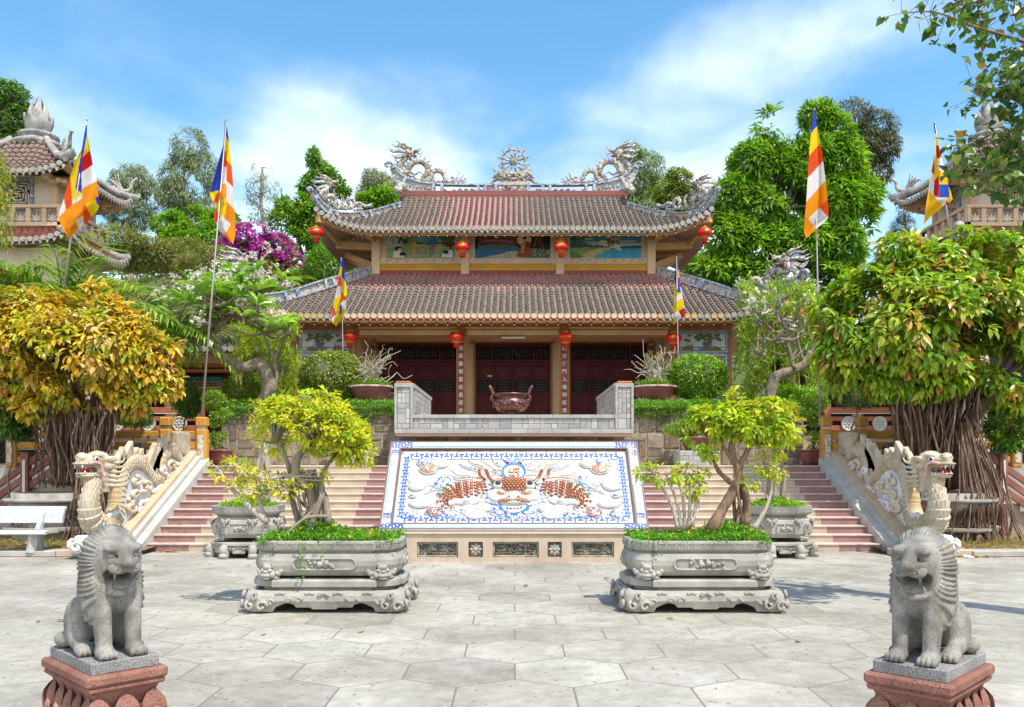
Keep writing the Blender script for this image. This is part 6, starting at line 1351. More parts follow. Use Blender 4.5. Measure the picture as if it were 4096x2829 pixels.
flag('temple_flag', 'striped flag with a blue patch on a leaning pole beside the right tower', ((2147, 560), (2110, 280)), 19.5, 3680, 480, .5063,
  [('b', [(107, 25), (118, 30), (128, 105), (116, 105)]), ('y', [(116, 103), (130, 103), (147, 200), (122, 240), (124, 200)]), ('R', [(126, 203), (147, 200), (172, 300), (135, 305)]), ('w', [(133, 303), (172, 298), (197, 405), (145, 405)]), ('Y', [(143, 405), (210, 405), (222, 500), (228, 515), (152, 512)]), ('B', [(152, 510), (228, 507), (232, 610), (152, 614)]), ('Y', [(228, 530), (245, 570), (260, 635), (228, 660), (212, 640), (208, 612), (232, 610)]),
   ('y', [(122, 240), (130, 300), (145, 440), (112, 485), (110, 420), (118, 280)]), ('R', [(118, 270), (112, 420), (108, 435), (88, 408)]), ('R', [(112, 485), (145, 437), (152, 612), (107, 598)]), ('w', [(88, 408), (110, 432), (107, 598), (66, 560)]), ('w', [(107, 598), (152, 614), (208, 612), (210, 640), (190, 680), (150, 640)]), ('Y', [(66, 556), (107, 598), (185, 680), (90, 760), (30, 825), (45, 690)]), ('R', [(210, 640), (228, 660), (150, 720), (188, 682)])], 1.7, 5)
M_twall = mat('cream_wall', (.62, .54, .44), (.50, .43, .35), 1.6, .42, .66, .9, .15, 20); M_trim = mat('peach_trim', (.60, .42, .29), (.50, .34, .23), 2, .4, .65, .85)
M_lotus = mat('weathered_cement', (.40, .39, .37), (.17, .165, .16), 2.6, .40, .62, .95, .4, 20); M_tilet = mat('tower_tile', (.16, .105, .09), (.24, .18, .15), 5, .4, .65, .95, .5, 30); M_tpink = mat('salmon_tile', (.42, .16, .13), (.26, .15, .13), 2.2, .42, .62, .9, .4, 30)
def pyramid_roof(mb, c, a, b, z0, z1, lift, pitch, mi_t, mi_e, sag=.25, tile=.22):
 for k in range(4):
  q = Matrix.Rotation(k*PI/2, 3, 'Z')
  def f(s, t):
   zb = z0+lift*(abs(s)/a)**4; w = a+(b-a)*t
   return tuple(Vector(c)+q @ Vector((s, -w, 0))+Vector((0, 0, zb*(1-t)+z1*t-sag*math.sin(PI*t)*(1-t*.5))))
  tm_ = lambda s: 1. if abs(s) <= b else max(0, (a-abs(s))/(a-b))
  def en(m2, s, p0, p1):
   d = q @ Vector((0, -1, 0)); o = [p0+q @ Vector((.075*math.cos(w), 0, 0))+Vector((0, 0, .02+.075*math.sin(w)))+d*.05 for w in np.linspace(0, 2*PI, 10, endpoint=False)]; i_ = [v-d*.12 for v in o]
   m2.add(o+i_, [tuple(range(10))]+[(j, (j+1) % 10, 10+(j+1) % 10, 10+j) for j in range(10)], mi_e)
   v = q @ Vector((.105, 0, 0)); m2.add([p0+v*.2+d*.02, p0+v*1.8+d*.02, p0+v+d*.02-Vector((0, 0, .13))], [(0, 1, 2)], mi_e)
  roof_rows(mb, f, -a, a, pitch, tm_, 2.2, .058, en, tile); roof_sheet(mb, f, -a, a, tm_, 24, 6, mi_t); roof_sheet(mb, f, -a, a, lambda s: min(tm_(s), .75), 24, 3, 4, -.12)
  tip = Vector(f(a, 0)); top = Vector(f(b, 1)); pts = [top+(tip-top)*t+Vector((0, 0, -sag*math.sin(PI*t)*.9+.06+.25*max(0, t-.85))) for t in np.linspace(0, 1.08, 12)]
  mb.tube(pts, np.linspace(.10, .13, 12), 7, 3)
  yield_pts.append((tip, (tip-top).normalized()))
yield_pts = []
for sg in (-1, 1):
 side = 'left' if sg < 0 else 'right'; cx, cy, hw = sg*14.4, 26.0, 1.08
 tw = thing('bell_tower', 'cream bell tower with grey lotus finial, %s' % ('beside the dark tree at the left edge' if sg < 0 else 'behind hanging heart shaped leaves'), 'tower', (cx, cy, 1.66))
 mb = MB(); mb.bb((cx-hw, cy-hw, 8.3), (cx+hw, cy+hw, 10.05), 0)
 for ex in (-1, 1):
  for ey in (-1, 1): mb.bev((cx+ex*hw-.09, cy+ey*hw-.09, 8.3), (cx+ex*hw+.09, cy+ey*hw+.09, 10.0), .015, 1)
 for k in range(4):
  q = Matrix.Rotation(k*PI/2, 3, 'Z'); C_ = Vector((cx, cy, 0)); B = lambda a, b, mi=1, e=.012: mb.ext(MB().bev(a, b, e, mi), q, C_)
  B((-hw-.34, -hw-.36, 9.02), (hw+.34, -hw-.20, 9.12)); B((-hw-.34, -hw-.34, 8.50), (hw+.34, -hw-.22, 8.62)); 
  for i in range(7): x = -hw-.30+i*(2*hw+.6)/6; B((x-.07, -hw-.33, 8.62), (x+.07, -hw-.23, 9.02))
  for i in range(6):
   x = -hw-.30+(i+.5)*(2*hw+.6)/6
   for an in (-70, -35, 0, 35, 70):
    o = MB().ell((0, 0, .10), (.035, .025, .12), 0, 6, 5, Matrix.Identity(3)); rr = q @ Matrix.Rotation(R(an), 3, 'Y'); mb.ext(o, rr, C_+q @ Vector((x, -hw-.28, 8.66)))
  for ex in (-1, 1): B((ex*hw-.09+(.0 if ex < 0 else 0), -hw-.62, 9.80), (ex*hw+.09, -hw, 9.98)); B((ex*(hw+.32)-.05, -hw-.5, 9.72), (ex*(hw+.32)+.05, -hw-.0, 9.84))
 mb.build('wall', [M_twall, M_trim], tw)
 for k in (0, 1, 3):
  q = Matrix.Rotation(k*PI/2, 3, 'Z'); mb = MB(); s_ = .37; y = -hw; zc_ = 9.50
  if k == 0 or True:
   o = MB(); o.bb((-s_, y-.012, zc_-s_), (s_, y-.004, zc_+s_), 1)
   for (a, b) in (((-s_-.09, y-.05, zc_-s_-.09), (s_+.09, y, zc_-s_)), ((-s_-.09, y-.05, zc_+s_), (s_+.09, y, zc_+s_+.09)), ((-s_-.09, y-.05, zc_-s_), (-s_, y, zc_+s_)), ((s_, y-.05, zc_-s_), (s_+.09, y, zc_+s_))): o.bb(a, b, 2)
   def bx(xa, za, xb, zb_, mi=0, t=.024): o.bb((min(xa, xb)-t, y-.04, zc_+min(za, zb_)-t), (max(xa, xb)+t, y-.01, zc_+max(za, zb_)+t), mi)
   for i_ in (-1, 1):
    bx(i_*.32, -.32, i_*.32, .05); bx(i_*.32, .15, i_*.32, .32); bx(-.3, i_*.32, .02, i_*.32); bx(.1, i_*.32, .3, i_*.32); bx(i_*.24, -.2, i_*.24, .22); bx(-.16, i_*.24, .22, i_*.24); bx(i_*.32, i_*.05, i_*.16, i_*.05); bx(0, i_*.32, 0, i_*.16); bx(-.12, i_*.16, .12, i_*.16); bx(i_*.16, -.1, i_*.16, .12)
   fylfot(o, lambda w: o.ext(w, UPR, (0, y-.035, zc_)), .10, .042, .03, 3)
   mb.ext(o, q, (cx, cy, 0))
  mb.build('window_grille', [mat('grille_cement', (.46, .42, .38), rough=.9), M_dark, MO_b, M_trim], tw)
 mb = MB(); yield_pts.clear(); list(pyramid_roof(mb, (cx, cy, 0), 1.95, .52, 9.88, 11.28, .38, .19, 0, 2) or ())
 corners = list(yield_pts); r_ = mb.build('upper_roof', [M_tilet, M_tilet, M_grime, M_lotus, M_trim], tw)
 for tip, d in corners:      # phoenix ornaments on the corners
  mb = MB(); o = tip+Vector((0, 0, .18))-d*.35; h = Vector((d.x, d.y, 0)).normalized()
  mb.tube(spline([o-h*.35, o, o+h*.25+Vector((0, 0, .15)), o+h*.32+Vector((0, 0, .45)), o+h*.45+Vector((0, 0, .62))], 12), np.linspace(.12, .05, 12), 7, 0); mb.ell(o+h*.5+Vector((0, 0, .64)), (.09, .09, .07), 0, 8, 6)
  for k in range(5): a = .3+k*.28; mb.tube(spline([o-h*.1, o-h*(.25+.1*k)+Vector((0, 0, .35)), o-h*(.30+.12*k)+Vector((0, 0, .75-.12*k))], 8), np.linspace(.07, .02, 8), 5, (0, 1, 2)[k % 3])
  for k in range(8): mb.ell(o-h*(.9-.14*k)+Vector((0, 0, -.02+.05*(k % 2)+max(0, .25-.04*k)*.3)), (.09, .09, .09), (0, 3, 0, 5)[k % 4], 7, 5)
  mb.tube(spline([tip, tip+h*.22+Vector((0, 0, .10)), tip+h*.34+Vector((0, 0, .28)), tip+h*.25+Vector((0, 0, .34))], 10), np.linspace(.1, .04, 10), 6, 1)
  mb.v = [tuple(tip+(Vector(p)-tip)*.72) for p in mb.v]
  mb.build('phoenix_ornament', [mat('old_porcelain', (.42, .40, .34), (.20, .18, .14), 8, .4, .62, .8), mat('old_blue_porcelain', (.26, .34, .36), (.3, .28, .22), 9, rough=.8), MO_br, mat('mossy_porcelain', (.30, .33, .25), (.2, .18, .14), 9, rough=.8), MO_p, MO_t], r_)
 mb = MB(); mb.lathe([(.62, 11.15), (.74, 11.25), (.74, 11.34), (.56, 11.40), (.50, 11.50), (.58, 11.54), (.56, 11.62), (.42, 11.68), (.30, 11.70)], (cx, cy, 0), 28, 0)
 for n, r0, h, w, ph, z in ((6, .30, .62, .30, .3, 11.66), (6, .30, .95, .28, .82, 11.66), (5, .20, 1.15, .24, 0.1, 11.66)):
  for k in range(n):
   a = ph+2*PI*k/n; g_ = []
   for i in range(9):
    t = i/8; ww = w*math.sin(PI*min(1, .12+t*.88))**.7*(1.15 if t < .6 else 1)*(1-t**4*.98); rr = r0*.86+.13*math.sin(PI*t*.85)*(1.15 if h < .8 else .8)+(.10*t**5 if h < .8 else -.12*t*t); row = []
    for j in range(7): u = (j-3)/3.; an = a+u*ww/(rr+.12); r2 = rr*(1-.10*u*u); row.append((cx+r2*math.cos(an), cy+r2*math.sin(an), z+h*t-.05*abs(u)*0))
    g_.append(row)
   mb.grid(g_, 0); mb.grid([[tuple(Vector(p)*1-Vector(((p[0]-cx)*.06, (p[1]-cy)*.06, 0))) for p in row] for row in g_], 0)
 mb.build('lotus_finial', M_lotus, tw)
 mb = MB(); mb.bb((cx-1.0, cy-1.0, 1.6), (cx+1.0, cy+1.0, 8.3), 0)
 for k in range(4):      # ground storey arch surrounds
  q = Matrix.Rotation(k*PI/2, 3, 'Z'); o = MB(); o.bb((-1.25, -1.32, 1.6), (-.72, -1.0, 7.9), 0); o.bb((.72, -1.32, 1.6), (1.25, -1.0, 7.9), 0); o.bb((-.72, -1.32, 7.0), (.72, -1.0, 7.9), 0)
  n = 12; ar = [(.72*math.cos(a), .6*math.sin(a)+6.4) for a in np.linspace(0, PI, n)]
  for i in range(n-1): o.add([(ar[i][0], -1.32, ar[i][1]), (ar[i+1][0], -1.32, ar[i+1][1]), (ar[i+1][0], -1.32, 7.02), (ar[i][0], -1.32, 7.02), (ar[i][0], -1.0, ar[i][1]), (ar[i+1][0], -1.0, ar[i+1][1])], [(0, 1, 2, 3), (0, 4, 5, 1)], 0)
  o.tube([(x*1.06, -1.34, z_+.03) for x, z_ in ar], .07, 6, 1); o.bb((-.7, -1.06, 1.7), (.7, -1.02, 6.9), 2); mb.ext(o, q, (cx, cy, 0))
 mb.build('ground_storey', [M_twall, MO_b, M_dark], tw)
 mb = MB(); list(pyramid_roof(mb, (cx, cy, 0), 1.85, 1.3, 7.98, 8.42, .3, .19, 0, 2, .04, .16) or ()); mb.build('lower_roof', [M_tpink, M_tpink, M_grime, M_lotus, M_trim], tw)

M_terra = mat('terracotta_rail', (.40, .13, .07), (.32, .10, .055), 2, .4, .65, .7, .15, 30); M_wl = mat('white_line', (.66, .64, .60), rough=.7)
M_med = mat('medallion_cement', (.56, .54, .50), (.46, .44, .4), 8, rough=.9)
for sg in (-1, 1):
 side = 'left' if sg < 0 else 'right'
 gl = thing('side_gallery', 'low tiled gallery with a dark open front, on the %s of the temple' % side, 'building', (sg*13, 28.5, 1.66))
 X = lambda v: sg*v
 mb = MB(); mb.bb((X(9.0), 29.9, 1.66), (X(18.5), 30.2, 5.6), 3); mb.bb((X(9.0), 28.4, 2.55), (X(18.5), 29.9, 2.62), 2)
 for x in (9.15, 11.35, 13.6, 15.9, 18.2): mb.bev((X(x-.13), 28.28, 1.66), (X(x+.13), 28.52, 5.2), .015, 0); mb.bev((X(x+.13), 28.30, 1.66), (X(x+.19), 28.50, 5.1), .008, 1)
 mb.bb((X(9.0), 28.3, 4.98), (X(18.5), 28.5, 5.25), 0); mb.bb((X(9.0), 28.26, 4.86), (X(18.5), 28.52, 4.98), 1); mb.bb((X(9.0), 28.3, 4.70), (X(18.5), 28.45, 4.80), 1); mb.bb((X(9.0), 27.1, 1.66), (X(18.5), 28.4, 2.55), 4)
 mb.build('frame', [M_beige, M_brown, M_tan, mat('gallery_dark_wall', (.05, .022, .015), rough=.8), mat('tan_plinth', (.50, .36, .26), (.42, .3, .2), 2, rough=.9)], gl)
 mb = MB(); f = lambda s, t: (s, 27.3+2.9*t, 5.30+1.05*t-.06*math.sin(PI*t))
 roof_rows(mb, f, min(X(8.9), X(18.5)), max(X(8.9), X(18.5)), .215, lambda s: 1, 3.05, .057, endfun('U')); roof_sheet(mb, f, min(X(8.9), X(18.5)), max(X(8.9), X(18.5)), lambda s: 1, 40, 5, 7); roof_sheet(mb, f, min(X(8.9), X(18.5)), max(X(8.9), X(18.5)), lambda s: .9, 20, 3, 8, -.14); drips(mb, f, X(8.9), X(18.5), .215, 'U')
 mb.bb((X(8.9), 30.1, 6.2), (X(18.5), 30.4, 6.55), 6); mb.build('roof', [M_tileL]+LM[1:]+[M_panL, M_trim], gl)
 if sg < 0:      # picture board
  c = P(462, 878, 29.3); t = thing('picture_board', 'teal notice board with rows of orange pictures hanging in the left gallery', 'notice board', (c.x, 29.3, 3.8)); w, z0, z1_ = .66, PZ(910, 29.3), PZ(849, 29.3)
  mb = MB(); mb.bev((c.x-w, 29.25, z0), (c.x+w, 29.33, z1_), .02, 0); mb.bb((c.x-w+.04, 29.235, z0+.04), (c.x+w-.04, 29.255, z1_-.04), 1); mb.bb((c.x-w+.04, 29.225, z1_-.22), (c.x+w-.04, 29.245, z1_-.04), 2)
  for j in range(2): mb.bb((c.x-w+.06, 29.225, z0+.27+j*.245), (c.x+w-.06, 29.245, z0+.295+j*.245), 4)
  mb.build('panel', [mat('board_frame', (.07, .035, .02)), mat('board_teal', (.05, .20, .20)), mat('board_header', (.10, .38, .42)), M_ink2, M_wl], t)
  mb = MB().ext(text_mesh('CUỘC ĐỜI ĐỨC PHẬT', .135, .003, .003), UPR, (c.x, 29.22, z1_-.13)); mb.build('lettering', mat('board_ink', (.02, .03, .06)), t)
  for j in range(3):
   for i in range(7):
    mb = MB(); x = c.x-w+.08+i*(2*w-.16)/7; z = z0+.065+j*.245; a = [(0, z), (.155, z), (.155, z+.19), (0, z+.19)]
    mb.poly([(x+u, 29.232, v) for u, v in a], 0); mb.poly([(x+.02+u*.7, 29.229, z+.03+v) for u, v in ov(.08, .05, .07, .045, 10)], 1); mb.poly([(x+.08+u, 29.226, z+.10+v) for u, v in ov(0, 0, .028, .05, 8)], 2); mb.build('picture', [paint('poster_%d' % ((i+j) % 3), [(.30, .09, .02), (.22, .05, .02), (.30, .15, .03)][(i+j) % 3], None, 9), paint('poster_sand', (.50, .30, .08)), paint('poster_red', (.34, .04, .02))], t)
 for xa, xb in ((9.75, 13.2), (13.2, 16.8)):
  t = thing('terracotta_balustrade', '%s terracotta balustrade with white roundels before the %s gallery' % ('inner' if xa < 12 else 'outer', side), 'balustrade', (X((xa+xb)/2), 27.0, 2.55), 'balustrades of the side galleries')
  for x in (xa, xb-.22): MB().bev((X(x), 26.92, 1.66), (X(x+.2), 27.10, 3.55), .015).build('post', M_terra, t)
  for za, zb_ in ((3.27, 3.45), (3.02, 3.16), (2.72, 2.88), (2.5, 2.62)):
   mb = MB(); mb.bev((X(xa+.2), 26.95, za), (X(xb-.22), 27.07, zb_), .012, 0)
   if za > 3.2: mb.bb((X(xa+.2), 26.945, za-.02), (X(xb-.22), 27.05, za+.002), 1)
   mb.build('rail', [M_terra, M_wl], t)
  for k in range(3):
   x = xa+.75+k*.98; mb = MB(); mb.lathe([(.001, -.03), (.22, -.03), (.24, 0), (.22, .04), (.20, .045), (.19, .03), (.001, .03)], seg=26)
   for q in range(8): a = q*PI/4; mb.ell((.10*math.cos(a), .10*math.sin(a), .035), (.05, .035, .02), 0, 8, 5, Matrix.Rotation(a, 3, 'Z'))
   mb.ell((0, 0, .04), (.045, .045, .03)); o = MB().ext(mb, UPR, (X(x), 26.93, 2.93)); o.build('roundel', M_med, t)
 t = thing('ochre_railing', 'ochre concrete railing behind the stone dragon at the top of the %s steps' % side, 'railing', (X(9), 20.1, 1.66))
 for x in (7.28, 8.12, 11.7):
  mb = MB(); mb.bev((X(x-.12), 19.92, 1.6), (X(x+.12), 20.16, 2.50), .03, 0); mb.bb((X(x-.065), 19.905, 1.72), (X(x+.065), 19.93, 2.36), 1); mb.bev((X(x-.09), 19.95, 2.50), (X(x+.09), 20.13, 2.56), .01, 1); mb.bev((X(x-.125), 19.91, 2.56), (X(x+.125), 20.17, 2.78), .03, 0); mb.build('post', [M_ochre, mat('peeling_white', (.60, .57, .52), (.30, .27, .23), 14, .45, .6, .9)], t)
 for xa, xb in ((7.4, 8.0), (8.24, 11.6)):
  for za, zb_ in ((2.30, 2.46), (2.04, 2.20), (1.74, 1.86)): mb = MB(); mb.bev((X(xa), 19.98, za), (X(xb), 20.12, zb_), .02, 0); mb.bb((X(xa), 19.985, za-.022), (X(xb), 20.1, za+.0), 1); mb.build('rail', [M_ochre, M_conc], t)
 for k in range(3): x = 8.75+k*.95; o = MB().lathe([(.001, -.03), (.17, -.03), (.19, 0), (.16, .03), (.001, .04)], seg=22); MB().ext(o, UPR, (X(x), 19.97, 1.98)).build('roundel', M_lich, t)
 t = thing('side_steps', 'small flight of side steps with maroon handrails at the %s edge of the court' % side, 'stairs', (X(10.6), 19.7, 0)); mb = MB()
 for k in range(8): mb.bb((X(12.2-.26*k), 19.35, .05), (X(11.94-.26*k if k < 7 else 9.6), 20.4, .25+.18*k), 0)
 mb.build('steps', mat('step_stone', (.42, .35, .28), (.30, .25, .2), 2, rough=.9), t); y = 19.25; MR = mat('maroon_rail', (.22, .085, .07), (.30, .14, .12), 3, rough=.8)
 for k in range(3): x = 12.1-k*1.15; mb = MB(); mb.bev((X(x-.09), y-.09, .1), (X(x+.09), y+.09, 1.15+k*.80), .015); mb.bb((X(x-.03), y-.10, .3+k*.5), (X(x+.03), y-.088, 1.0+k*.78), 1); mb.build('post', [MR, M_wl], t)
 for k in range(3): mb = MB(); mb.beam((X(12.0), y, .40+.26*k), (X(9.8), y, 1.95+.26*k), .08, .13); mb.build('rail', MR, t)

M_gran_b = mat('pale_terrazzo', (.50, .54, .54), (.42, .46, .46), 4, .4, .65, .5, .1, 60, c3=(.22, .24, .24), s3=90, lo3=.58, hi3=.66)
bx, by = PX(52, 15.95), 15.95
t = thing('garden_bench', 'pale grey terrazzo bench with curved back in front of the pot with the yellow fig', 'bench', (bx, by, .1))
def curved(name, prof, x0, x1):
 g_ = [[(x, y, z) for y, z in prof] for x in (x0, x1)]; mb = MB(); n = len(prof); mb.add([q for r_ in g_ for q in r_], [(i, i+1, n+i+1, n+i) for i in range(n-1)]+[(n-1, 0, n, 2*n-1), tuple(range(n))[::-1], tuple(range(n, 2*n))]); mb.build(name, M_gran_b, t)
sy = by-.25
curved('seat', [(sy-.22, .43), (sy-.20, .46), (sy-.1, .485), (sy+.1, .475), (sy+.25, .47), (sy+.25, .42), (sy+.1, .425), (sy-.1, .43), (sy-.18, .41)], bx-.85, bx+.66)
curved('backrest', [(sy+.26, .60), (sy+.30, .75), (sy+.36, .86), (sy+.43, .90), (sy+.46, .86), (sy+.40, .82), (sy+.36, .73), (sy+.32, .59)], bx-.85, bx+.72)
for x in (bx-.62, bx+.34):
 mb = MB(); mb.beam((x, sy-.10, .08), (x+.03, sy-.06, .45), .10, .13); mb.build('leg', M_gran_b, t); mb = MB(); mb.beam((x, sy+.22, .08), (x, sy+.18, .45), .10, .12); mb.beam((x, sy+.15, .46), (x, sy+.36, .80), .08, .11); mb.build('leg', M_gran_b, t)
M_pot = mat('maroon_glazed_pot', (.21, .06, .06), (.27, .10, .09), 3, .45, .7, .4, .1, 30, spec=.5)
def pot(name, lb, c, r, h, grp=None, m=None, sq=False, rim=None):
 t = thing(name, lb, 'plant pot', c, grp); mb = MB(); mb.lathe([(r*.55, 0), (r*.60, 0), (r*.78, h*.35), (r*.92, h*.7), (r*.97, h*.86)], c, 32, 0, power=5 if sq else None); mb.build('bowl', m or M_pot, t)
 mb = MB(); mb.lathe([(r*.97, h*.86), (r*1.06, h*.88), (r*1.06, h), (r*.94, h), (r*.92, h*.9)], c, 32, 0, power=5 if sq else None); mb.build('rim', rim or m or M_pot, t)
 mb = MB(); mb.lathe([(r*.93, h*.9), (.01, h*.93)], c, 24, power=5 if sq else None); mb.build('soil', M_soil, t); return t
M_rimp = mat('worn_pale_rim', (.52, .42, .39), (.34, .15, .13), 6, .45, .6, .7)
pL, pR = P(838, 905, 23.0), P(1477, 905, 23.0); SLB = []
for c, s in ((pL, 'left'), (pR, 'right')):
 o = MB(); o.bev((c.x-.52, 22.6, 3.02), (c.x+.52, 23.4, 3.34), .01); o.build('slate_pedestal', M_sfr, origin=(c.x, 23, 3.02)); tag(bpy.context.scene.collection.objects[-1], 'low grey slab pedestal under the maroon bowl on the %s terrace' % s, 'pedestal')
 pot('bonsai_bowl', 'wide maroon bowl with worn pale rim holding the bare %s desert rose' % ('left' if s == 'left' else 'right'), (c.x, 23, 3.34), .56, .42, 'maroon bowls on the terrace', rim=M_rimp)
for x, s in ((491, 'left'), (1834, 'right')): c = P(x, 1046, 20.6); pot('square_pot', 'maroon pot holding a tiered shrub at the %s end of the rubble wall' % s, (c.x, 20.75, 1.65), .26, .38, 'maroon pots at the wall ends', sq=True)
for x, s in ((752, 'left'), (1540, 'right')):
 c = P(x, 1000, 20.6); o = MB(); o.bev((c.x-.1, 20.4, 1.65), (c.x+.85, 21.3, 2.0), .01); slates(o, .95, .33, lambda v: (c.x-.1+v[0], 20.4+v[1], 1.66+v[2]), .11); o.build('slate_stand', [M_slate, M_sfr], origin=(c.x+.4, 20.85, 1.65)); tag(bpy.context.scene.collection.objects[-1], 'slate clad stand against the rubble wall behind the %s bonsai' % s, 'stand')
 pot('shrub_pot', 'maroon pot on the slate stand behind the %s bonsai' % s, (c.x+.36, 20.85, 2.0), .36, .34, 'maroon pots on slate stands')
mb = MB(); c = P(3895*.56421, 2226*.56421, 15.3); mb.poly([(c.x-.09, 15.45, .012), (c.x+.08, 15.40, .012), (c.x+.10, 15.52, .03), (c.x-.06, 15.56, .05)], 0, .003, (0, 0, 1)); tag(mb.build('paper_scrap', M_wl, origin=(c.x, 15.5, .01)), 'white scrap of paper lying against the right kerb', 'litter')
def lion_mesh():
 h = .0062; lo = np.array([-.22, -.40, -.03]); p = sdgrid(lo, (.22, .33, .70), h); px_, py_, pz_ = p[..., 0], p[..., 1], p[..., 2]; ax_ = np.abs(px_); q = p.copy(); q[..., 0] = ax_
 d = d_cap(p, (0, -.07, .36), (0, .14, .15), .118, .125)
 d = sm_min(d, d_ell(p, (0, -.10, .33), (.120, .105, .15)), .04)
 d = sm_min(d, d_ell(q, (.105, .12, .135), (.065, .125, .135)), .03)                 # haunches
 d = sm_min(d, d_cap(q, (.13, .08, .07), (.13, -.03, .035), .05, .04), .025)
 d = sm_min(d, d_cap(q, (.082, -.205, .04), (.085, -.15, .36), .043, .06), .028)      # front legs
 for cx, cy in ((.085, -.225), (.135, -.055)):
  d = sm_min(d, d_ell(q, (cx, cy, .030), (.052, .062, .034)), .015)
  for k in range(4): d = sm_min(d, d_ell(q, (cx-.039+.026*k, cy-.050+.006*abs(k-1.5), .022), (.0145, .026, .022)), .006)
 d = sm_min(d, d_cap(p, (0, .22, .06), (-.10, .27, .03), .035, .03), .03); d = sm_min(d, d_ell(p, (-.15, .22, .045), (.045, .07, .04)), .02)
 mz = d_ell(p, (0, -.085, .475), (.170, .125, .172)); m2 = d_ell(p, (0, -.055, .365), (.158, .135, .175)); m3 = d_ell(q, (.108, -.115, .30), (.062, .085, .145))
 m = sm_min(sm_min(mz, m2, .05), m3, .05); an = np.arctan2(px_, pz_-.455); rr = np.hypot(px_, pz_-.455)
 tuft = np.sin(an*9+rr*16)*.0045; m = m-.0062*np.sin(an*48+np.sin(rr*46)*1.4+np.sin(an*9)*1.5)*np.clip((rr-.085)/.05, 0, 1)-tuft
 d = sm_min(d, m, .018)
 c, s = math.cos(.42), math.sin(.42); yy = (py_+.15)*c+(pz_-.49)*s; zz_ = -(py_+.15)*s+(pz_-.49)*c; f = np.stack([px_, yy, zz_], -1); fq = np.stack([ax_, yy, zz_], -1)
 fd = d_ell(f, (0, -.015, .02), (.120, .120, .112)); fd = sm_min(fd, d_ell(f, (0, -.110, .035), (.080, .065, .045)), .03); fd = sm_min(fd, d_ell(fq, (.040, -.135, .014), (.050, .042, .030)), .014)
 fd = sm_min(fd, d_ell(f, (0, -.168, .056), (.040, .020, .019)), .008); fd = sm_min(fd, d_cap(f, (0, -.08, .085), (0, -.16, .066), .036, .028), .018)
 fd = sm_min(fd, d_ell(f, (0, -.080, -.118), (.100, .088, .034)), .03); fd = sm_min(fd, d_ell(fq, (.092, -.05, -.04), (.032, .06, .075)), .03)
 fd = sm_min(fd, d_ell(fq, (.060, -.075, .098), (.048, .035, .020)), .012)
 fd = sm_max(fd, -d_ell(fq, (.066, -.108, .068), (.034, .028, .011)), .005); fd = sm_min(fd, d_ell(fq, (.066, -.094, .066), (.026, .018, .013)), .003)
 for k in (-1, 0, 1, 2): fd = sm_max(fd, -d_cap(fq, (.035+.012*k, -.180+.008*k, .034-.012*k), (.080, -.12+.008*k, .026-.014*k), .004, .004), .004)
 fd = sm_max(fd, -d_cap(f, (0, -.19, .04), (0, -.18, .005), .005, .004), .004)
 d = sm_min(d, fd, .012)
 d = sm_min(d, d_ell(p, (0, -.07, .615), (.035, .05, .03)), .03)
 d = sm_max(d, -d_ell(f, (0, -.150, -.052), (.094, .145, .052)), .006); d = sm_max(d, -d_ell(fq, (.06, -.135, -.035), (.042, .085, .030)), .01)
 d = sm_min(d, d_ell(f, (0, -.085, -.090), (.056, .075, .014)), .006)
 for k in (-1, 1): d = sm_min(d, d_cap(f, (k*.050, -.140, -.012), (k*.048, -.140, -.050), .012, .004), .005); d = sm_min(d, d_cap(f, (k*.060, -.130, -.095), (k*.058, -.132, -.066), .010, .004), .004)
 d = np.maximum(d, -(pz_+.004)); v, fc = surfnet(d, lo, h); return v, fc
lv, lf = lion_mesh()
M_lion = mat('lion_granite', (.34, .325, .295), (.17, .16, .14), 8, .38, .62, .85, .5, 150, c3=(.13, .125, .115), s3=130, lo3=.55, hi3=.64)
M_redg = mat('red_granite', (.37, .175, .13), (.24, .10, .075), 5, .40, .62, .85, .9, 70, c3=(.13, .075, .06), s3=110, lo3=.54, hi3=.64); M_plg = mat('dark_plinth_granite', (.24, .24, .24), (.33, .325, .31), 4, .4, .65, .7, .3, 120, c3=(.07, .07, .075), s3=150, lo3=.52, hi3=.6)
lme = npmesh('lion_body', lv, lf, M_lion, None, True)
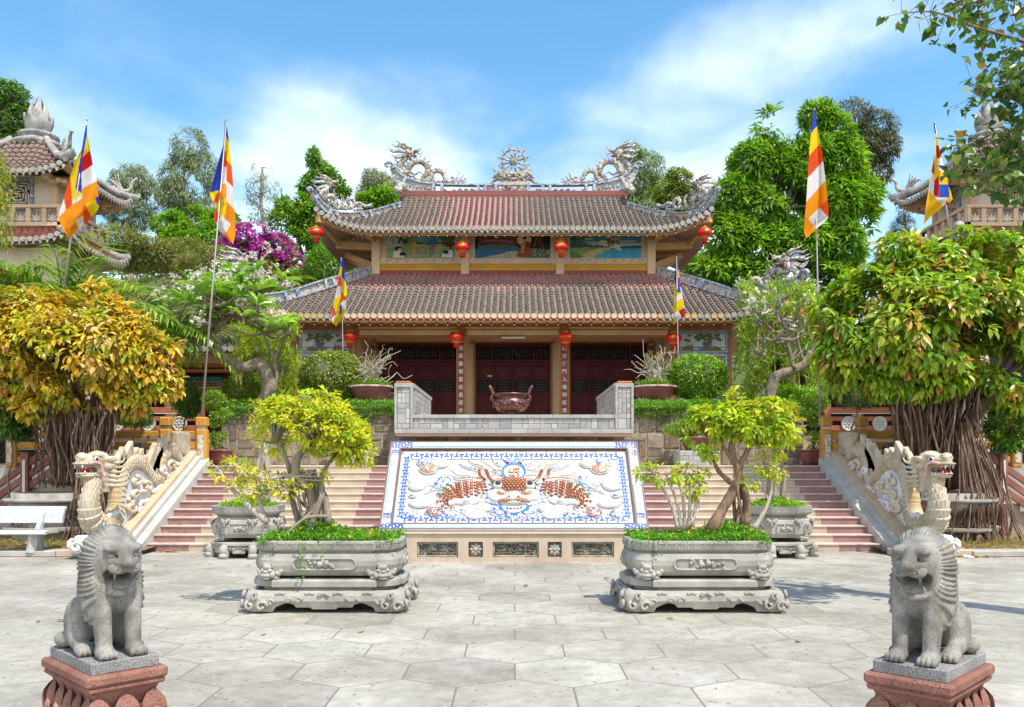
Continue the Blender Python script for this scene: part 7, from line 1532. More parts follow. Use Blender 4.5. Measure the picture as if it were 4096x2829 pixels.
def lion(nm, lb, plb, corners, mirror):
 a, b_, c = [Vector((FD and x, y, 0)) for x, y in corners]         # near corner, front far corner, back far corner
 fw = (a-c); L = fw.length; fw.normalize(); W = (b_-a).length; ctr = (b_+c)/2; rz = math.atan2(fw.x, -fw.y)
 t = thing(nm, lb, 'statue', (ctr.x, ctr.y, .70), 'stone lions on pedestals', rz)
 o = link('body', lme, t, (0, -.01, .058)); o.scale = (-.87 if mirror else .87, .95, 1)
 mb = MB(); mb.bev((-W/2, -L/2, .0), (W/2, L/2, .058), .004); mb.build('plinth', M_plg, t, local=True)
 t = thing('lion_pedestal', plb, 'pedestal', (ctr.x, ctr.y, 0), 'red granite pedestals', rz); mb = MB(); w, l = W/2, L/2
 mb.bev((-w-.035, -l-.035, .645), (w+.035, l+.035, .70), .012); mb.bev((-w-.025, -l-.025, .615), (w+.025, l+.025, .645), .01); mb.build('cap', M_redg, t, local=True)
 mb = MB(); pr = [(0, .0), (.03, .06), (.0, .12), (-.035, .2), (-.06, .32), (-.05, .45), (-.02, .56), (.0, .615)]
 vs = [(sx*(w+d), sy*(l+d), z) for d, z in pr for sx, sy in ((-1, -1), (1, -1), (1, 1), (-1, 1))]; mb.add(vs, [(i*4+k, i*4+(k+1) % 4, i*4+4+(k+1) % 4, i*4+4+k) for i in range(len(pr)-1) for k in range(4)]); mb.build('shaft', M_redg, t, local=True)
 for k in range(4):
  q = Matrix.Rotation(k*PI/2, 3, 'Z'); ww, ll = (w, l) if k % 2 == 0 else (l, w); n = 3 if k % 2 == 0 else 5; mb = MB()
  for i in range(n):
   x = -ww*.82+2*ww*.82*i/(n-1); hw_ = ww*.82/(n-1)*.98 if n > 1 else .06
   for sc, mi, dy in ((1., 0, 0), (.62, 1, .012)):
    g_ = []
    for a_ in range(9):
     tt = a_/8; r_ = hw_*sc*math.sin(PI*(.12+.80*tt))**.6*(1 if tt < .8 else (1-(tt-.8)/.2)**.6+.05); z = .36+.235*sc*tt+(.02 if sc < 1 else 0); out = -.045+.055*math.sin(PI*tt*.9)+.012*tt+dy
     g_.append([(x+u*r_, -ll-out-.012*(1-u*u), z) for u in (-1, -.6, -.2, .2, .6, 1)])
    mb.grid([r_[::-1] for r_ in g_], mi)
  o = MB().ext(mb, q); o.build('lotus_petals', [M_redg, mat('worn_red_granite', (.46, .28, .22), (.34, .17, .13), 9, .42, .62, .85, .4, 80)], t, local=True)
def gp(x, y, hp): Y = FD*(EH-hp)/(y-YH); return ((x-CX)*Y/FD, Y)
lion('stone_lion', 'grey granite lion roaring on the pedestal at the lower left, tail to the left', 'lotus carved red granite pedestal under the lion nearest the bench', (gp(206, 1527, .7), gp(359, 1501, .7), gp(113, 1483, .7)), False)
lion('stone_lion', 'grey granite lion roaring on the pedestal at the lower right, haunch to the right', 'lotus carved red granite pedestal under the lion at lower right', (gp(2135.8, 1544.8, .7), gp(1971.4, 1514.5, .7), gp(2223.8, 1498, .7)), True)

M_drg = mat('cream_dragon_stone', (.50, .44, .345), (.34, .275, .185), 3.6, .42, .66, .7, .25, 40, c3=(.28, .20, .115), s3=9, lo3=.60, hi3=.74)
M_belly = mat('golden_belly', (.42, .30, .15), (.54, .44, .30), 4, .4, .65, .5, .15, 30); M_wp = mat('chalk_white', (.70, .69, .67), (.58, .56, .53), 5, rough=.9); M_lav = mat('streaked_lavender_wall', (.50, .54, .66), (.70, .70, .70), 5, .42, .6, .9, stretch=(3, 3, .35))
M_mouth = mat('mouth_red', (.35, .02, .02), rough=.35); M_pinkl = mat('lip_pink', (.55, .27, .26), (.62, .45, .42), 10, rough=.6); M_eye = mat('eye_black', (.01, .01, .012), rough=.2)
def dragon_head():
 h = .0125; lo = np.array([-.42, -.32, -.46]); p = sdgrid(lo, (.50, .32, .42), h); q = p.copy(); q[..., 1] = np.abs(q[..., 1]); x, y, z = p[..., 0], q[..., 1], p[..., 2]
 d = d_ell(p, (-.05, 0, .13), (.23, .19, .17)); d = sm_min(d, d_ell(p, (.17, 0, .12), (.20, .14, .08)), .04); d = sm_min(d, d_ell(p, (.27, 0, .19), (.10, .10, .075)), .03); d = sm_min(d, d_ell(q, (.30, .075, .17), (.05, .04, .04)), .015)
 d = sm_min(d, d_ell(p, (.20, 0, .065), (.24, .165, .04)), .02); d = sm_min(d, d_ell(q, (.05, .15, .21), (.10, .05, .04)), .02); d = sm_min(d, d_ell(q, (-.20, .19, .15), (.12, .035, .06)), .02); d = sm_min(d, d_ell(q, (-.18, .18, .02), (.12, .035, .05)), .02)
 d = sm_min(d, d_cap(p, (-.12, 0, .02), (-.16, 0, -.40), .17, .15), .06); d = sm_min(d, d_ell(p, (.13, 0, -.15), (.24, .150, .05)), .04); d = sm_min(d, d_ell(p, (.05, 0, -.26), (.17, .13, .13)), .05)
 d = sm_max(d, -d_ell(p, (.24, 0, -.045), (.28, .125, .072)), .015)
 d = d-.006*np.sin(np.arctan2(p[..., 1], x-.02)*26)*(z < -.17)*(x > -.05); d = d-.006*np.maximum(0, np.sin(x*42)*np.sin(p[..., 1]*42+np.floor(x*42/PI)*1.57))*((z > .2) | (x < -.15))
 d = d+.004*np.sin(z*60)*(x < -.05)*(z < -.02)
 return surfnet(d, lo, h)
hv, hf = dragon_head()
def zd(zx, zy): return (zx*.2474, 902.7+zy*.2474)
DX = 7.62; NR = 460
def dpt(zx, zy, sg, off=0):
 x, y = zd(zx, zy); Y = DX*FD/(CX-x); return Vector((sg*(DX+off), Y, PZ(y, Y)))
for sg in (-1, 1):
 side = 'left' if sg < 0 else 'right'
 t = thing('stone_dragon', 'cream stone dragon undulating down the %s stair balustrade with open mouth' % side, 'statue', (sg*DX, 15.7, .12), 'stone dragons on the stairs')
 g = lambda zx, zy, o=0: dpt(zx, zy, sg, o)
 pts = [(862, 740, 82), (828, 860, 88), (815, 980, 104), (840, 1090, 116), (920, 1150, 108), (1010, 1120, 98), (1058, 1000, 88), (1072, 850, 80), (1105, 690, 76), (1170, 590, 74), (1250, 570, 74), (1320, 640, 70), (1375, 720, 66), (1425, 745, 64), (1452, 680, 62), (1462, 580, 60), (1500, 495, 58), (1560, 470, 55), (1612, 510, 50), (1640, 570, 44), (1668, 560, 34), (1690, 500, 24)]
 c = np.array([(*g(a, b_), r_*.2474*g(a, b_)[1]/FD) for a, b_, r_ in pts]); c = spline(c, NR); path, tg, u, w = frames(c[:, :3]); rad = c[:, 3]; seg = 40
 s_ = np.concatenate([[0], np.cumsum(np.linalg.norm(np.diff(path, axis=0), axis=1))]); V = np.zeros((NR, seg, 3)); MI = np.zeros((NR-1, seg), int)
 for i in range(NR):
  nrm = np.cross([1., 0, 0], tg[i]); nrm /= np.linalg.norm(nrm)+1e-9       # outward (back) direction in the dragon's plane
  for j in range(seg):
   an = 2*PI*j/seg; bk = math.cos(an); a = s_[i]/.105; b_ = an/(2*PI)*16; row = math.floor(a); fa = a-row; gb = abs(((b_+.5*(row % 2)) % 1)-.5)*2
   back = -bk
   if back > -.55: k = 1+.22*max(0, (1-fa)*(1-gb**2*.9))-.07
   else: k = 1+.06*abs(math.sin(s_[i]/.085*PI))**.6
   V[i, j] = path[i]+rad[i]*k*(math.cos(an)*nrm*1.0+math.sin(an)*np.array([1., 0, 0])*.85)
   if i < NR-1: MI[i, j] = 1 if back < -.62 else 0
 mb = MB(); vs = V.reshape(-1, 3); fs = []; 
 for i in range(NR-1):
  for j in range(seg): mb.f.append([i*seg+j, i*seg+(j+1) % seg, (i+1)*seg+(j+1) % seg, (i+1)*seg+j]); mb.m.append(int(MI[i, j])); mb.s.append(False); mb.t.append((.5,)*3)
 mb.v = [tuple(p) for p in vs]; mb.build('body', [M_drg, M_belly], t)
 def fin(poly, th=.10, off=0, mi=0, mb=None):
  n = len(poly); A = [g(a, b_, off-th/2) for a, b_ in poly]; B = [g(a, b_, off+th/2) for a, b_ in poly]; k = Vector((0, 0, 0))
  for q in A: k += q/n
  A2 = [k+(q-k)*.86+Vector((sg*-.015, 0, 0)) for q in A]
  mb.add(A+B+A2, [tuple(range(2*n, 3*n)), tuple(range(2*n-1, n-1, -1))]+[(i, n+i, n+(i+1) % n, (i+1) % n) for i in range(n)]+[(2*n+i, i, (i+1) % n, 2*n+(i+1) % n) for i in range(n)], mi)
 mb = MB()
 for bx, by, tx, ty, w in ((1035, 690, 1040, 540, 34), (1065, 650, 1078, 470, 36), (1095, 620, 1105, 425, 38), (1140, 580, 1185, 372, 46), (1200, 560, 1240, 430, 34), (1240, 555, 1285, 440, 34), (1290, 580, 1320, 500, 26), (1355, 660, 1405, 388, 44), (1395, 640, 1440, 440, 34), (1425, 580, 1452, 352, 36), (1465, 500, 1505, 312, 38), (1510, 470, 1540, 378, 28), (1560, 460, 1600, 385, 28)):
  L_ = math.hypot(tx-bx, ty-by); nx_, ny_ = -(ty-by)/L_, (tx-bx)/L_; q = lambda f, o: (bx+(tx-bx)*f+nx_*o*w+8*math.sin(f*3), by+(ty-by)*f+ny_*o*w); fin([q(-.3, -.9), q(.2, -1.), q(.55, -.72), q(.82, -.32), q(1, .12), q(.84, .34), q(.55, .62), q(.2, .95), q(-.3, .9)], .085, 0, 0, mb)
 for poly in (((1590, 480), (1585, 380), (1580, 300), (1620, 288), (1655, 300), (1650, 380), (1650, 500)), ((1640, 500), (1645, 380), (1650, 296), (1695, 296), (1690, 390), (1680, 520)), ((1670, 540), (1685, 400), (1690, 300), (1730, 300), (1718, 400), (1725, 500), (1690, 600))): fin(poly, .14, 0, 0, mb)
 mb.build('fins', M_drg, t)
 mb = MB()       # wall and cloud scrolls under the coils
 fin(((1090, 1150), (1085, 900), (1110, 700), (1200, 620), (1300, 660), (1400, 750), (1450, 620), (1530, 520), (1600, 560), (1700, 560), (1590, 690), (1400, 860), (1190, 1100)), .10, .0, 0, mb)
 def spiral(zx, zy, r, mi, ph=0): pth = [g(zx+r*(1-.11*k)*math.cos(ph+k*.8), zy+r*(1-.11*k)*math.sin(ph+k*.8), -.10) for k in range(9)]; mb.tube(spline([tuple(v) for v in pth], 30), .048, 7, mi)
 for a, b_, r, mi, ph in ((1150, 980, 50, 2, 0), (1260, 950, 42, 1, 1), (1310, 940, 38, 1, 2), (1250, 1020, 40, 1, 3), (1300, 790, 45, 2, 4), (1200, 860, 42, 2, 2), (1190, 740, 48, 2, 5), (1455, 640, 36, 1, 1), (1530, 590, 45, 2, 2), (1570, 600, 40, 1, 0), (1430, 820, 42, 1, 3), (1030, 1050, 45, 1, 1), (1040, 1120, 42, 1, 4), (970, 1070, 38, 1, 2)): spiral(a, b_, r, mi, ph)
 for pp in ([(1150, 1000), (1180, 900), (1230, 840), (1300, 830), (1320, 780)], [(1130, 900), (1150, 960), (1180, 1000)], [(1470, 720), (1500, 690), (1530, 760)], [(1350, 850), (1420, 800), (1490, 820), (1500, 760)]): mb.tube(spline([tuple(g(a, b_, -.09)) for a, b_ in pp], 16), .045, 7, 2)
 for k in range(12): v = g(1440+random.uniform(-40, 60), 800+random.uniform(-60, 40), -.07); mb.ell(v, (.05, .06, .05), 3, 7, 5)
 mb.build('cloud_wall', [M_lav, M_wp, mat('tan_scroll', (.56, .44, .30), (.64, .58, .50), 6, rough=.8), M_drg], t)
 bs = MB(); v0 = g(845, 1290, 0); bs.bev((sg*(DX-.3), v0[1]-.32, .10), (sg*(DX+.28), v0[1]+.5, .26), .04); bs.bev((sg*(DX-.24), v0[1]-.25, .26), (sg*(DX+.24), v0[1]+.5, .42), .05)
 for e in (-.31, .29):
  for q in range(2):
   ctr_ = Vector((sg*(DX+e), v0[1]-.18+.42*q, .24)); bs.tube([ctr_+Vector((0, .16*(1-k/12)*math.cos(k*.75), .12*(1-k/12)*math.sin(k*.75))) for k in range(11)], .035, 6)
 for q in range(2): ctr_ = Vector((sg*(DX-.12+.24*q), v0[1]-.33, .22)); bs.tube([ctr_+Vector((.13*(1-k/12)*math.cos(k*.75), 0, .11*(1-k/12)*math.sin(k*.75))) for k in range(11)], .035, 6)
 bs.build('scroll_base', M_wp, t)
 hp_ = g(868, 615, .0); hd = thing('head', None, None, hp_-wloc(t)); hd.parent = t
 fwd = Vector((sg*.45, -.89, 0)).normalized(); hd.rotation_euler = (0, 0, math.atan2(fwd.y, fwd.x))
 sk = npmesh('skull', hv, hf, M_drg, None, True); o = link('skull', sk, hd)
 for e in (-1, 1):
  mb = MB(); mb.ell((.09, e*.165, .155), (.055, .035, .055), 0, 12, 8); mb.ell((.105, e*.195, .15), (.028, .014, .03), 1, 10, 6); mb.build('eye', [M_wp, M_eye], hd, local=True)
  mb = MB(); mb.tube(spline([(.25, e*.15, .07), (.12, e*.185, .09), (.02, e*.20, .04), (-.0, e*.20, -.10), (-.05, e*.215, -.18)], 16), np.linspace(.03, .018, 16), 7); mb.build('whisker', M_pinkl, hd, local=True)
  mb = MB()
  for k in range(6): z = .10-.085*k; mb.tube(spline([(-.18, e*.14, z), (-.30, e*.20, z-.02), (-.40-.01*k, e*.22, z+.0), (-.47-.015*k, e*.21, z+.07)], 10), np.linspace(.045, .012, 10), 6)
  mb.build('mane', M_drg, hd, local=True)
  mb = MB(); mb.tube([(.33, e*.10, .04), (.33, e*.10, -.03)], [.022, .004], 6); mb.tube([(.28, e*.105, -.11), (.285, e*.105, -.05)], [.018, .004], 6)
  for k in range(6): mb.ell((.33-.045*k, e*(.07+.016*k), -.115), (.022, .018, .022), 0, 6, 5)
  mb.build('teeth', M_wp, hd, local=True)
 mb = MB(); mb.ell((.20, 0, -.075), (.085, .07, .05), 0, 12, 8); mb.build('tongue', M_mouth, hd, local=True)
 mb = MB(); mb.ell((.20, 0, -.11), (.20, .125, .02), 0, 14, 6); mb.ell((.16, 0, .02), (.2, .12, .02), 0, 14, 6); mb.build('gums', M_pinkl, hd, local=True)

M_st2 = mat('aged_planter_stone', (.40, .385, .345), (.25, .24, .215), 2.2, .40, .68, .85, .35, 45, c3=(.24, .23, .205), s3=5, lo3=.60, hi3=.76)
def notch(a, b, r=.24, st=.045, n=5):
 """plan of a long planter: straight sides and lobed corners"""
 out = []
 for sx, sy, a0 in ((1, -1, -90), (1, 1, 0), (-1, 1, 90), (-1, -1, 180)):
  arc = [(math.cos(R(a0+90*k/n)), math.sin(R(a0+90*k/n))) for k in range(n+1)]; cx, cy = sx*(a-r-st), sy*(b-r-st)
  first = (sx*(a-r-st-.02), sy*b) if a0 in (-90, 90) else (sx*a, sy*(b-r-st-.02)); last = (sx*a, sy*(b-r-st-.02)) if a0 in (-90, 90) else (sx*(a-r-st-.02), sy*b)
  out += [first, ((first[0]+.0) if a0 in (-90, 90) else first[0]-sx*st, first[1]-sy*st if a0 in (-90, 90) else first[1])]+[(cx+r*x, cy+r*y) for x, y in arc[0:]]+[(last[0]-sx*st if a0 in (-90, 90) else last[0], last[1] if a0 in (-90, 90) else last[1]-sy*st), last]
 return out
def loft(mb, prof, plan, c, mi=0, smooth=False, cap=True):
 n = len(plan(0)); vs = []
 for d, z in prof: vs += [(c[0]+x, c[1]+y, c[2]+z) for x, y in plan(d)]
 fs = [(i*n+j, i*n+(j+1) % n, (i+1)*n+(j+1) % n, (i+1)*n+j) for i in range(len(prof)-1) for j in range(n)]
 if cap: fs += [tuple(range(n))[::-1], tuple((len(prof)-1)*n+j for j in range(n))]
 return mb.add(vs, fs, mi, smooth)
def lion_foot(mb, c, s, q=None):
 B = MB(); E = B.ell
 E((0, -.02, .0), (.11, .08, .075)); E((0, -.08, -.025), (.07, .05, .03)); E((0, -.075, -.06), (.06, .045, .02)); E((0, -.05, .075), (.07, .05, .04)); E((0, -.09, .02), (.025, .03, .022))
 for e in (-1, 1): E((e*.055, -.075, .035), (.028, .025, .026)); E((e*.075, -.06, -.02), (.04, .035, .04)); E((e*.13, -.02, .0), (.05, .035, .035)); E((e*.165, -.01, .025), (.03, .03, .032)); E((e*.05, -.04, .105), (.035, .03, .03)); E((e*.10, -.02, -.05), (.05, .04, .03))
 E((0, -.03, .115), (.03, .03, .028)); B.v = [tuple(Vector(p)*s) for p in B.v]; mb.ext(B, q or Matrix.Identity(3), c)
def meander(mb, pts, z, h, n, mi=0):
 """raised key pattern along a polyline of plan points"""
 p = np.array(pts); d = np.concatenate([[0], np.cumsum(np.linalg.norm(np.diff(p, axis=0), axis=1))]); L = d[-1]; st = L/n; tk = h*.11
 def at_(s): return np.array([np.interp(s, d, p[:, k]) for k in range(2)])
 def seg(s0, s1, z0, z1):
  a, b_ = at_(s0), at_(s1); dv = at_(min(L, (s0+s1)/2+.01))-at_(max(0, (s0+s1)/2-.01)); dv = dv/(np.linalg.norm(dv)+1e-9); nv = np.array([dv[1], -dv[0]])
  if s0 == s1: a = a-dv*tk/2; b_ = b_+dv*tk/2
  o = nv*.008; lo, hi = min(z0, z1)-(tk/2 if z0 == z1 else 0), max(z0, z1)+(tk/2 if z0 == z1 else 0)
  mb.add([(a[0], a[1], lo), (b_[0], b_[1], lo), (b_[0], b_[1], hi), (a[0], a[1], hi)]+[(a[0]+o[0], a[1]+o[1], lo), (b_[0]+o[0], b_[1]+o[1], lo), (b_[0]+o[0], b_[1]+o[1], hi), (a[0]+o[0], a[1]+o[1], hi)], [(4, 5, 6, 7), (0, 1, 5, 4), (3, 7, 6, 2), (0, 4, 7, 3), (1, 2, 6, 5)], mi)
 for i in range(n):
  s = i*st; seg(s, s+st*.8, z+h*.82, z+h*.82); seg(s+st*.8, s+st*.8, z+h*.35, z+h*.82); seg(s+st*.3, s+st*.8, z+h*.42, z+h*.42); seg(s+st*.05, s+st*.95, z+h*.15, z+h*.15); seg(s+st*.05, s+st*.05, z+h*.15, z+h*.55)
def flowers(mb, c, w, h, n=10):
 for k in range(n):
  a = random.gauss(0, w*.33); mb.ell((c[0]+max(-w, min(w, a)), c[1], c[2]+random.gauss(0, h*.3)), (random.uniform(.012, .028),)*3, 0, 7, 5)
 mb.ell((c[0]-.05, c[1]-.008, c[2]), (.038, .03, .036), 0, 9, 6); mb.ell((c[0]+.03, c[1]-.008, c[2]+.012), (.034, .03, .036), 0, 9, 6); mb.ell((c[0]+.09, c[1], c[2]-.02), (.03, .02, .025), 0, 8, 6); mb.tube([(c[0]-w, c[1]+.012, c[2]), (c[0]-.2*w, c[1]+.012, c[2]-.01), (c[0]+w, c[1]+.012, c[2]+.004)], .005, 5)
PLC = []
for (x0, x1, side, lb) in ((553, 912, 'left', 'large carved stone planter holding the domed yellow bonsai on the left'), (1412, 1770, 'right', 'large carved stone planter holding the twin trunked bonsai on the right')):
 Yc = 9.82+.56; xm = PX((x0+x1)/2, 9.85); c = (xm, Yc, 0); A, B = .905, .58
 st_ = thing('planter_stand', 'low carved stone stand with scrolled feet under the %s front planter' % side, 'stand', c, 'carved planter stands')
 pl_ = lambda d: notch(A+d, B+d, .22, .045)
 mb = MB(); loft(mb, [(-.06, .285), (-.02, .30), (-.02, .36), (-.04, .385)], pl_, c); mb.build('slab', M_st2, st_); mb = MB(); loft(mb, [(-.10, .235), (-.085, .255), (-.085, .287)], pl_, c); mb.build('neck', M_st2, st_)
 prof = [(0, .255), (1, .255)]
 def apron(w, yy, q):
  f = lambda u: (.02 if abs(u) > .93 else .015 if abs(u) > .70 else .115-.05*max(0, (abs(u)-.55)/.15) if abs(u) > .48 else .10+.02*math.cos(u*40)*.2 if abs(u) > .40 else .065 if abs(u) > .18 else .045)
  us = np.linspace(-1, 1, 61); o = MB(); vs = []
  for u in us:
   zb = f(u)
   for y_, z_ in ((-.02, .255), (-.055, .20), (-.06, .14), (-.03, zb), (.03, zb), (.03, .255)): vs.append((u*w, yy+y_ if True else 0, max(z_, zb)))
  k = 6; o.add(vs, [(i*k+j, i*k+k+j, i*k+k+(j+1) % k, i*k+(j+1) % k) for i in range(60) for j in range(k)]+[tuple(range(k)), tuple(60*k+j for j in range(k))[::-1]], 0, False)
  for u, r in ((-.88, .055), (-.76, .05), (-.50, .035), (-.36, .045), (-.05, .03), (.05, .03), (.36, .045), (.50, .035), (.76, .05), (.88, .055)):
   zc2 = .12 if abs(u) > .7 else .15 if abs(u) > .3 else .215; o.tube([(u*w+r*(1-.1*m_)*math.cos(m_*.8+(0 if u < 0 else 2)), yy-.065, zc2+r*(1-.1*m_)*math.sin(m_*.8)) for m_ in range(9)], .014, 6); o.ell((u*w, yy-.06, zc2), (r*.4, .025, r*.4), 0, 7, 5)
  for u in (-.62, -.2, .2, .62): 
   for m_ in (-1, 0, 1): o.ell((u*w+m_*.035, yy-.045, .225+.008*(m_ == 0)), (.028, .02, .02), 0, 7, 5)
  return MB().ext(o, q, c)
 for k, (w, yy) in enumerate(((A-.10, -B+.05), (B-.10, -A+.05), (A-.10, -B+.05), (B-.10, -A+.05))): apron(w, yy, Matrix.Rotation(k*PI/2, 3, 'Z')).build('apron', M_st2, st_)
 for sx in (-1, 1):
  for sy in (-1, 1):
   mb = MB(); fx, fy = sx*(A-.13), sy*(B-.13); mb.lathe([(.09, 0), (.15, .03), (.165, .10), (.15, .20), (.12, .25)], (c[0]+fx, c[1]+fy, 0), 18)
   for dx, dy in ((sx, 0), (0, sy)):
    for o_, zz, r_, ph in ((.075, .085, .07, 0), (-.06, .10, .055, 2), (.0, .195, .045, 1)):
     ctr_ = Vector((c[0]+fx+dx*.165+(o_ if dx == 0 else 0), c[1]+fy+dy*.165+(o_ if dy == 0 else 0), zz))
     mb.tube([ctr_+Vector(((r_*(1-m_*.1)*math.cos(m_*.8+ph)) if dx == 0 else dx*.012*m_*.2, (r_*(1-m_*.1)*math.cos(m_*.8+ph)) if dy == 0 else dy*.012*m_*.2, r_*(1-m_*.1)*math.sin(m_*.8+ph))) for m_ in range(9)], .021, 6)
   mb.build('foot', M_st2, st_)
 p_ = thing('carved_planter', lb, 'planter', (c[0], c[1], .385), 'large carved planters'); A2, B2 = .86, .55; pl2 = lambda d: notch(A2+d, B2+d, .20, .04)
 mb = MB(); loft(mb, [(-.14, .415), (-.07, .42), (-.02, .47), (0, .54), (0, .60), (-.025, .665), (-.06, .69), (-.06, .705)], pl2, c); mb.build('bowl', M_st2, p_)
 mb = MB(); loft(mb, [(-.06, .70), (-.03, .705), (-.02, .72), (-.02, .81), (-.03, .82), (-.09, .82), (-.10, .77)], pl2, c, cap=False); 
 pp = [(c[0]+x, c[1]+y) for x, y in pl2(-.018)]; pp = pp[-10:]+pp[:10] if False else pp+[pp[0]]; meander(mb, pp, .722, .085, 46); mb.build('rim', M_st2, p_)
 mb = MB(); loft(mb, [(-.10, .70), (-.10, .785)], pl2, c); mb.build('soil', M_soil, p_)
 for (w, yy, q, ww) in ((A2, B2, 0, .36), (B2, A2, 1, .17), (B2, A2, 3, .17)):
  o = MB(); y0 = -yy-.004; hh = .062; n = 12; ring_ = [(ww*.0+sx_*(ww-hh)+hh*math.cos(a), hh*math.sin(a)) for sx_, r0_ in ((1, -90), (-1, 90)) for a in [R(r0_+180*k/n) for k in range(n+1)]]
  o.tube([(x, y0, .56+z_) for x, z_ in ring_+ring_[:1]], .013, 6); o.poly([(x*.97, y0+.003, .56+z_*.9) for x, z_ in ring_], 1); flowers(o, (0, y0-.004, .56), ww*.75, .07, 14); MB().ext(o, Matrix.Rotation(q*PI/2, 3, 'Z'), c).build('relief_panel', [M_st2, mat('recess_stone', (.30, .29, .255), (.2, .19, .17), 6, rough=.95)], p_)
 for sx in (-1, 1):
  for sy in (-1, 1): mb = MB(); lion_foot(mb, (c[0]+sx*(A2-.22), c[1]+sy*(B2-.09), .45), .95, Matrix.Rotation(math.atan2(sy, sx)*1.0+PI/2+(0.45 if sx*sy > 0 else -.45)*.8, 3, 'Z')); mb.build('lion_foot', M_st2, p_)
 PLC.append(c)
PL2 = []
for cx, side in ((PX(560, 15.9), 'left'), (PX(1752, 15.9), 'right')):
 c = (cx, 15.95, 0); oc = lambda d: [((.60+d)/math.cos(PI/8)*math.cos(PI/8+k*PI/4), (.60+d)/math.cos(PI/8)*math.sin(PI/8+k*PI/4)) for k in range(8)]
 st_ = thing('octagonal_stand', 'octagonal carved stone stand under the %s rear planter' % side, 'stand', c, 'octagonal stands'); mb = MB(); loft(mb, [(-.03, .22), (.04, .235), (.04, .275), (.0, .29)], oc, c); mb.build('slab', M_st2, st_)
 for k in range(8):
  q = Matrix.Rotation(k*PI/4, 3, 'Z'); o = MB(); o.bev((-.25, -.60, .14), (.25, -.55, .235), .02); o.bev((-.12, -.61, .08), (.12, -.56, .16), .02)
  for e in (-1, 1):
   for m_ in range(3): o.ell((e*(.09+.06*m_), -.60, .17+.02*(m_ % 2)), (.035, .03, .03), 0, 7, 5)
  MB().ext(o, q, c).build('apron', M_st2, st_); q2 = Matrix.Rotation(k*PI/4+PI/8, 3, 'Z'); o = MB(); o.tube(spline([(0, -.60, .23), (0, -.69, .16), (0, -.64, .07), (0, -.70, .0)], 10), [.075]*10, 8); o.ell((0, -.70, .05), (.09, .07, .06), 0, 9, 6); MB().ext(o, q2, c).build('foot', M_st2, st_)
 p_ = thing('octagonal_planter', 'octagonal carved stone planter with gnarled bonsai behind the %s front planter' % side, 'planter', (c[0], c[1], .29), 'octagonal planters')
 mb = MB(); loft(mb, [(-.16, .36), (-.06, .37), (-.005, .44), (.005, .58), (-.03, .68), (-.10, .74), (-.10, .76)], oc, c); mb.build('bowl', M_st2, p_)
 mb = MB(); loft(mb, [(-.10, .755), (-.02, .79), (.0, .82), (.0, .90), (.012, .93), (-.06, .93), (-.06, .87)], oc, c, cap=False); r8 = [(c[0]+x, c[1]+y) for x, y in oc(.002)]; meander(mb, r8+r8[:1], .82, .085, 32); mb.build('rim', M_st2, p_); mb = MB(); loft(mb, [(-.08, .75), (-.08, .885)], oc, c); mb.build('soil', M_soil, p_)
 for k in range(8):
  q = Matrix.Rotation(k*PI/4, 3, 'Z'); o = MB(); y = -.612
  if k % 2 == 0: o.tube([(x, y, z_) for x, z_ in ((-.15, .45), (.15, .45), (.16, .47), (.16, .60), (.15, .62), (-.15, .62), (-.16, .60), (-.16, .47), (-.15, .45))], .011, 5); flowers(o, (0, y, .535), .10, .1, 12)
  else: 
   for m_ in range(2): r_ = .075-.03*m_; o.tube([(x*r_, y, .53+z_*r_) for x, z_ in ((-1, -1), (1, -1), (1, 1), (-1, 1), (-1, -1))], .012, 4, smooth=False)
  MB().ext(o, q, c).build('relief_panel', M_st2, p_)
  if k % 2: o = MB(); lion_foot(o, Matrix.Rotation(k*PI/4, 3, 'Z') @ Vector((0, -.54, .37))+Vector(c), .85, q); o.build('lion_foot', M_st2, p_)
  q = Matrix.Rotation(k*PI/4+PI/8, 3, 'Z'); o = MB()
  for e in (-1, 1): o.ell((e*.035, -.655, .66), (.04, .025, .045), 0, 8, 6); o.ell((e*.07, -.635, .69), (.03, .025, .03), 0, 7, 5)
  o.ell((0, -.66, .61), (.025, .02, .06), 0, 7, 5); MB().ext(o, q, c).build('corner_scroll', M_st2, p_)
 PL2.append(c)
M_lf = leafmat('leaf', .45, .40); M_lfg = leafmat('glossy_leaf', .32, .33, .5); M_flw = leafmat('petal', .6, .35, .2, (1, 1, 1)); M_root = mat('aerial_root', (.17, .105, .07), (.08, .048, .034), 7, .42, .62, .95, .5, 20, stretch=(2, 2, .3), c3=(.33, .25, .19), s3=14)
def L(x, y, rx, ry, Y, rd=None): k = Y/FD; return (tuple(P(x, y, Y)), (rx*k, rd or (rx+ry)*.5*k, ry*k))
def dpath(pts, Y, n=14):       # (x, y, dY) picture points on a branch -> smooth world path
 return spline([tuple(P(p[0], p[1], Y+(p[2] if len(p) > 2 else 0))) for p in pts], n)
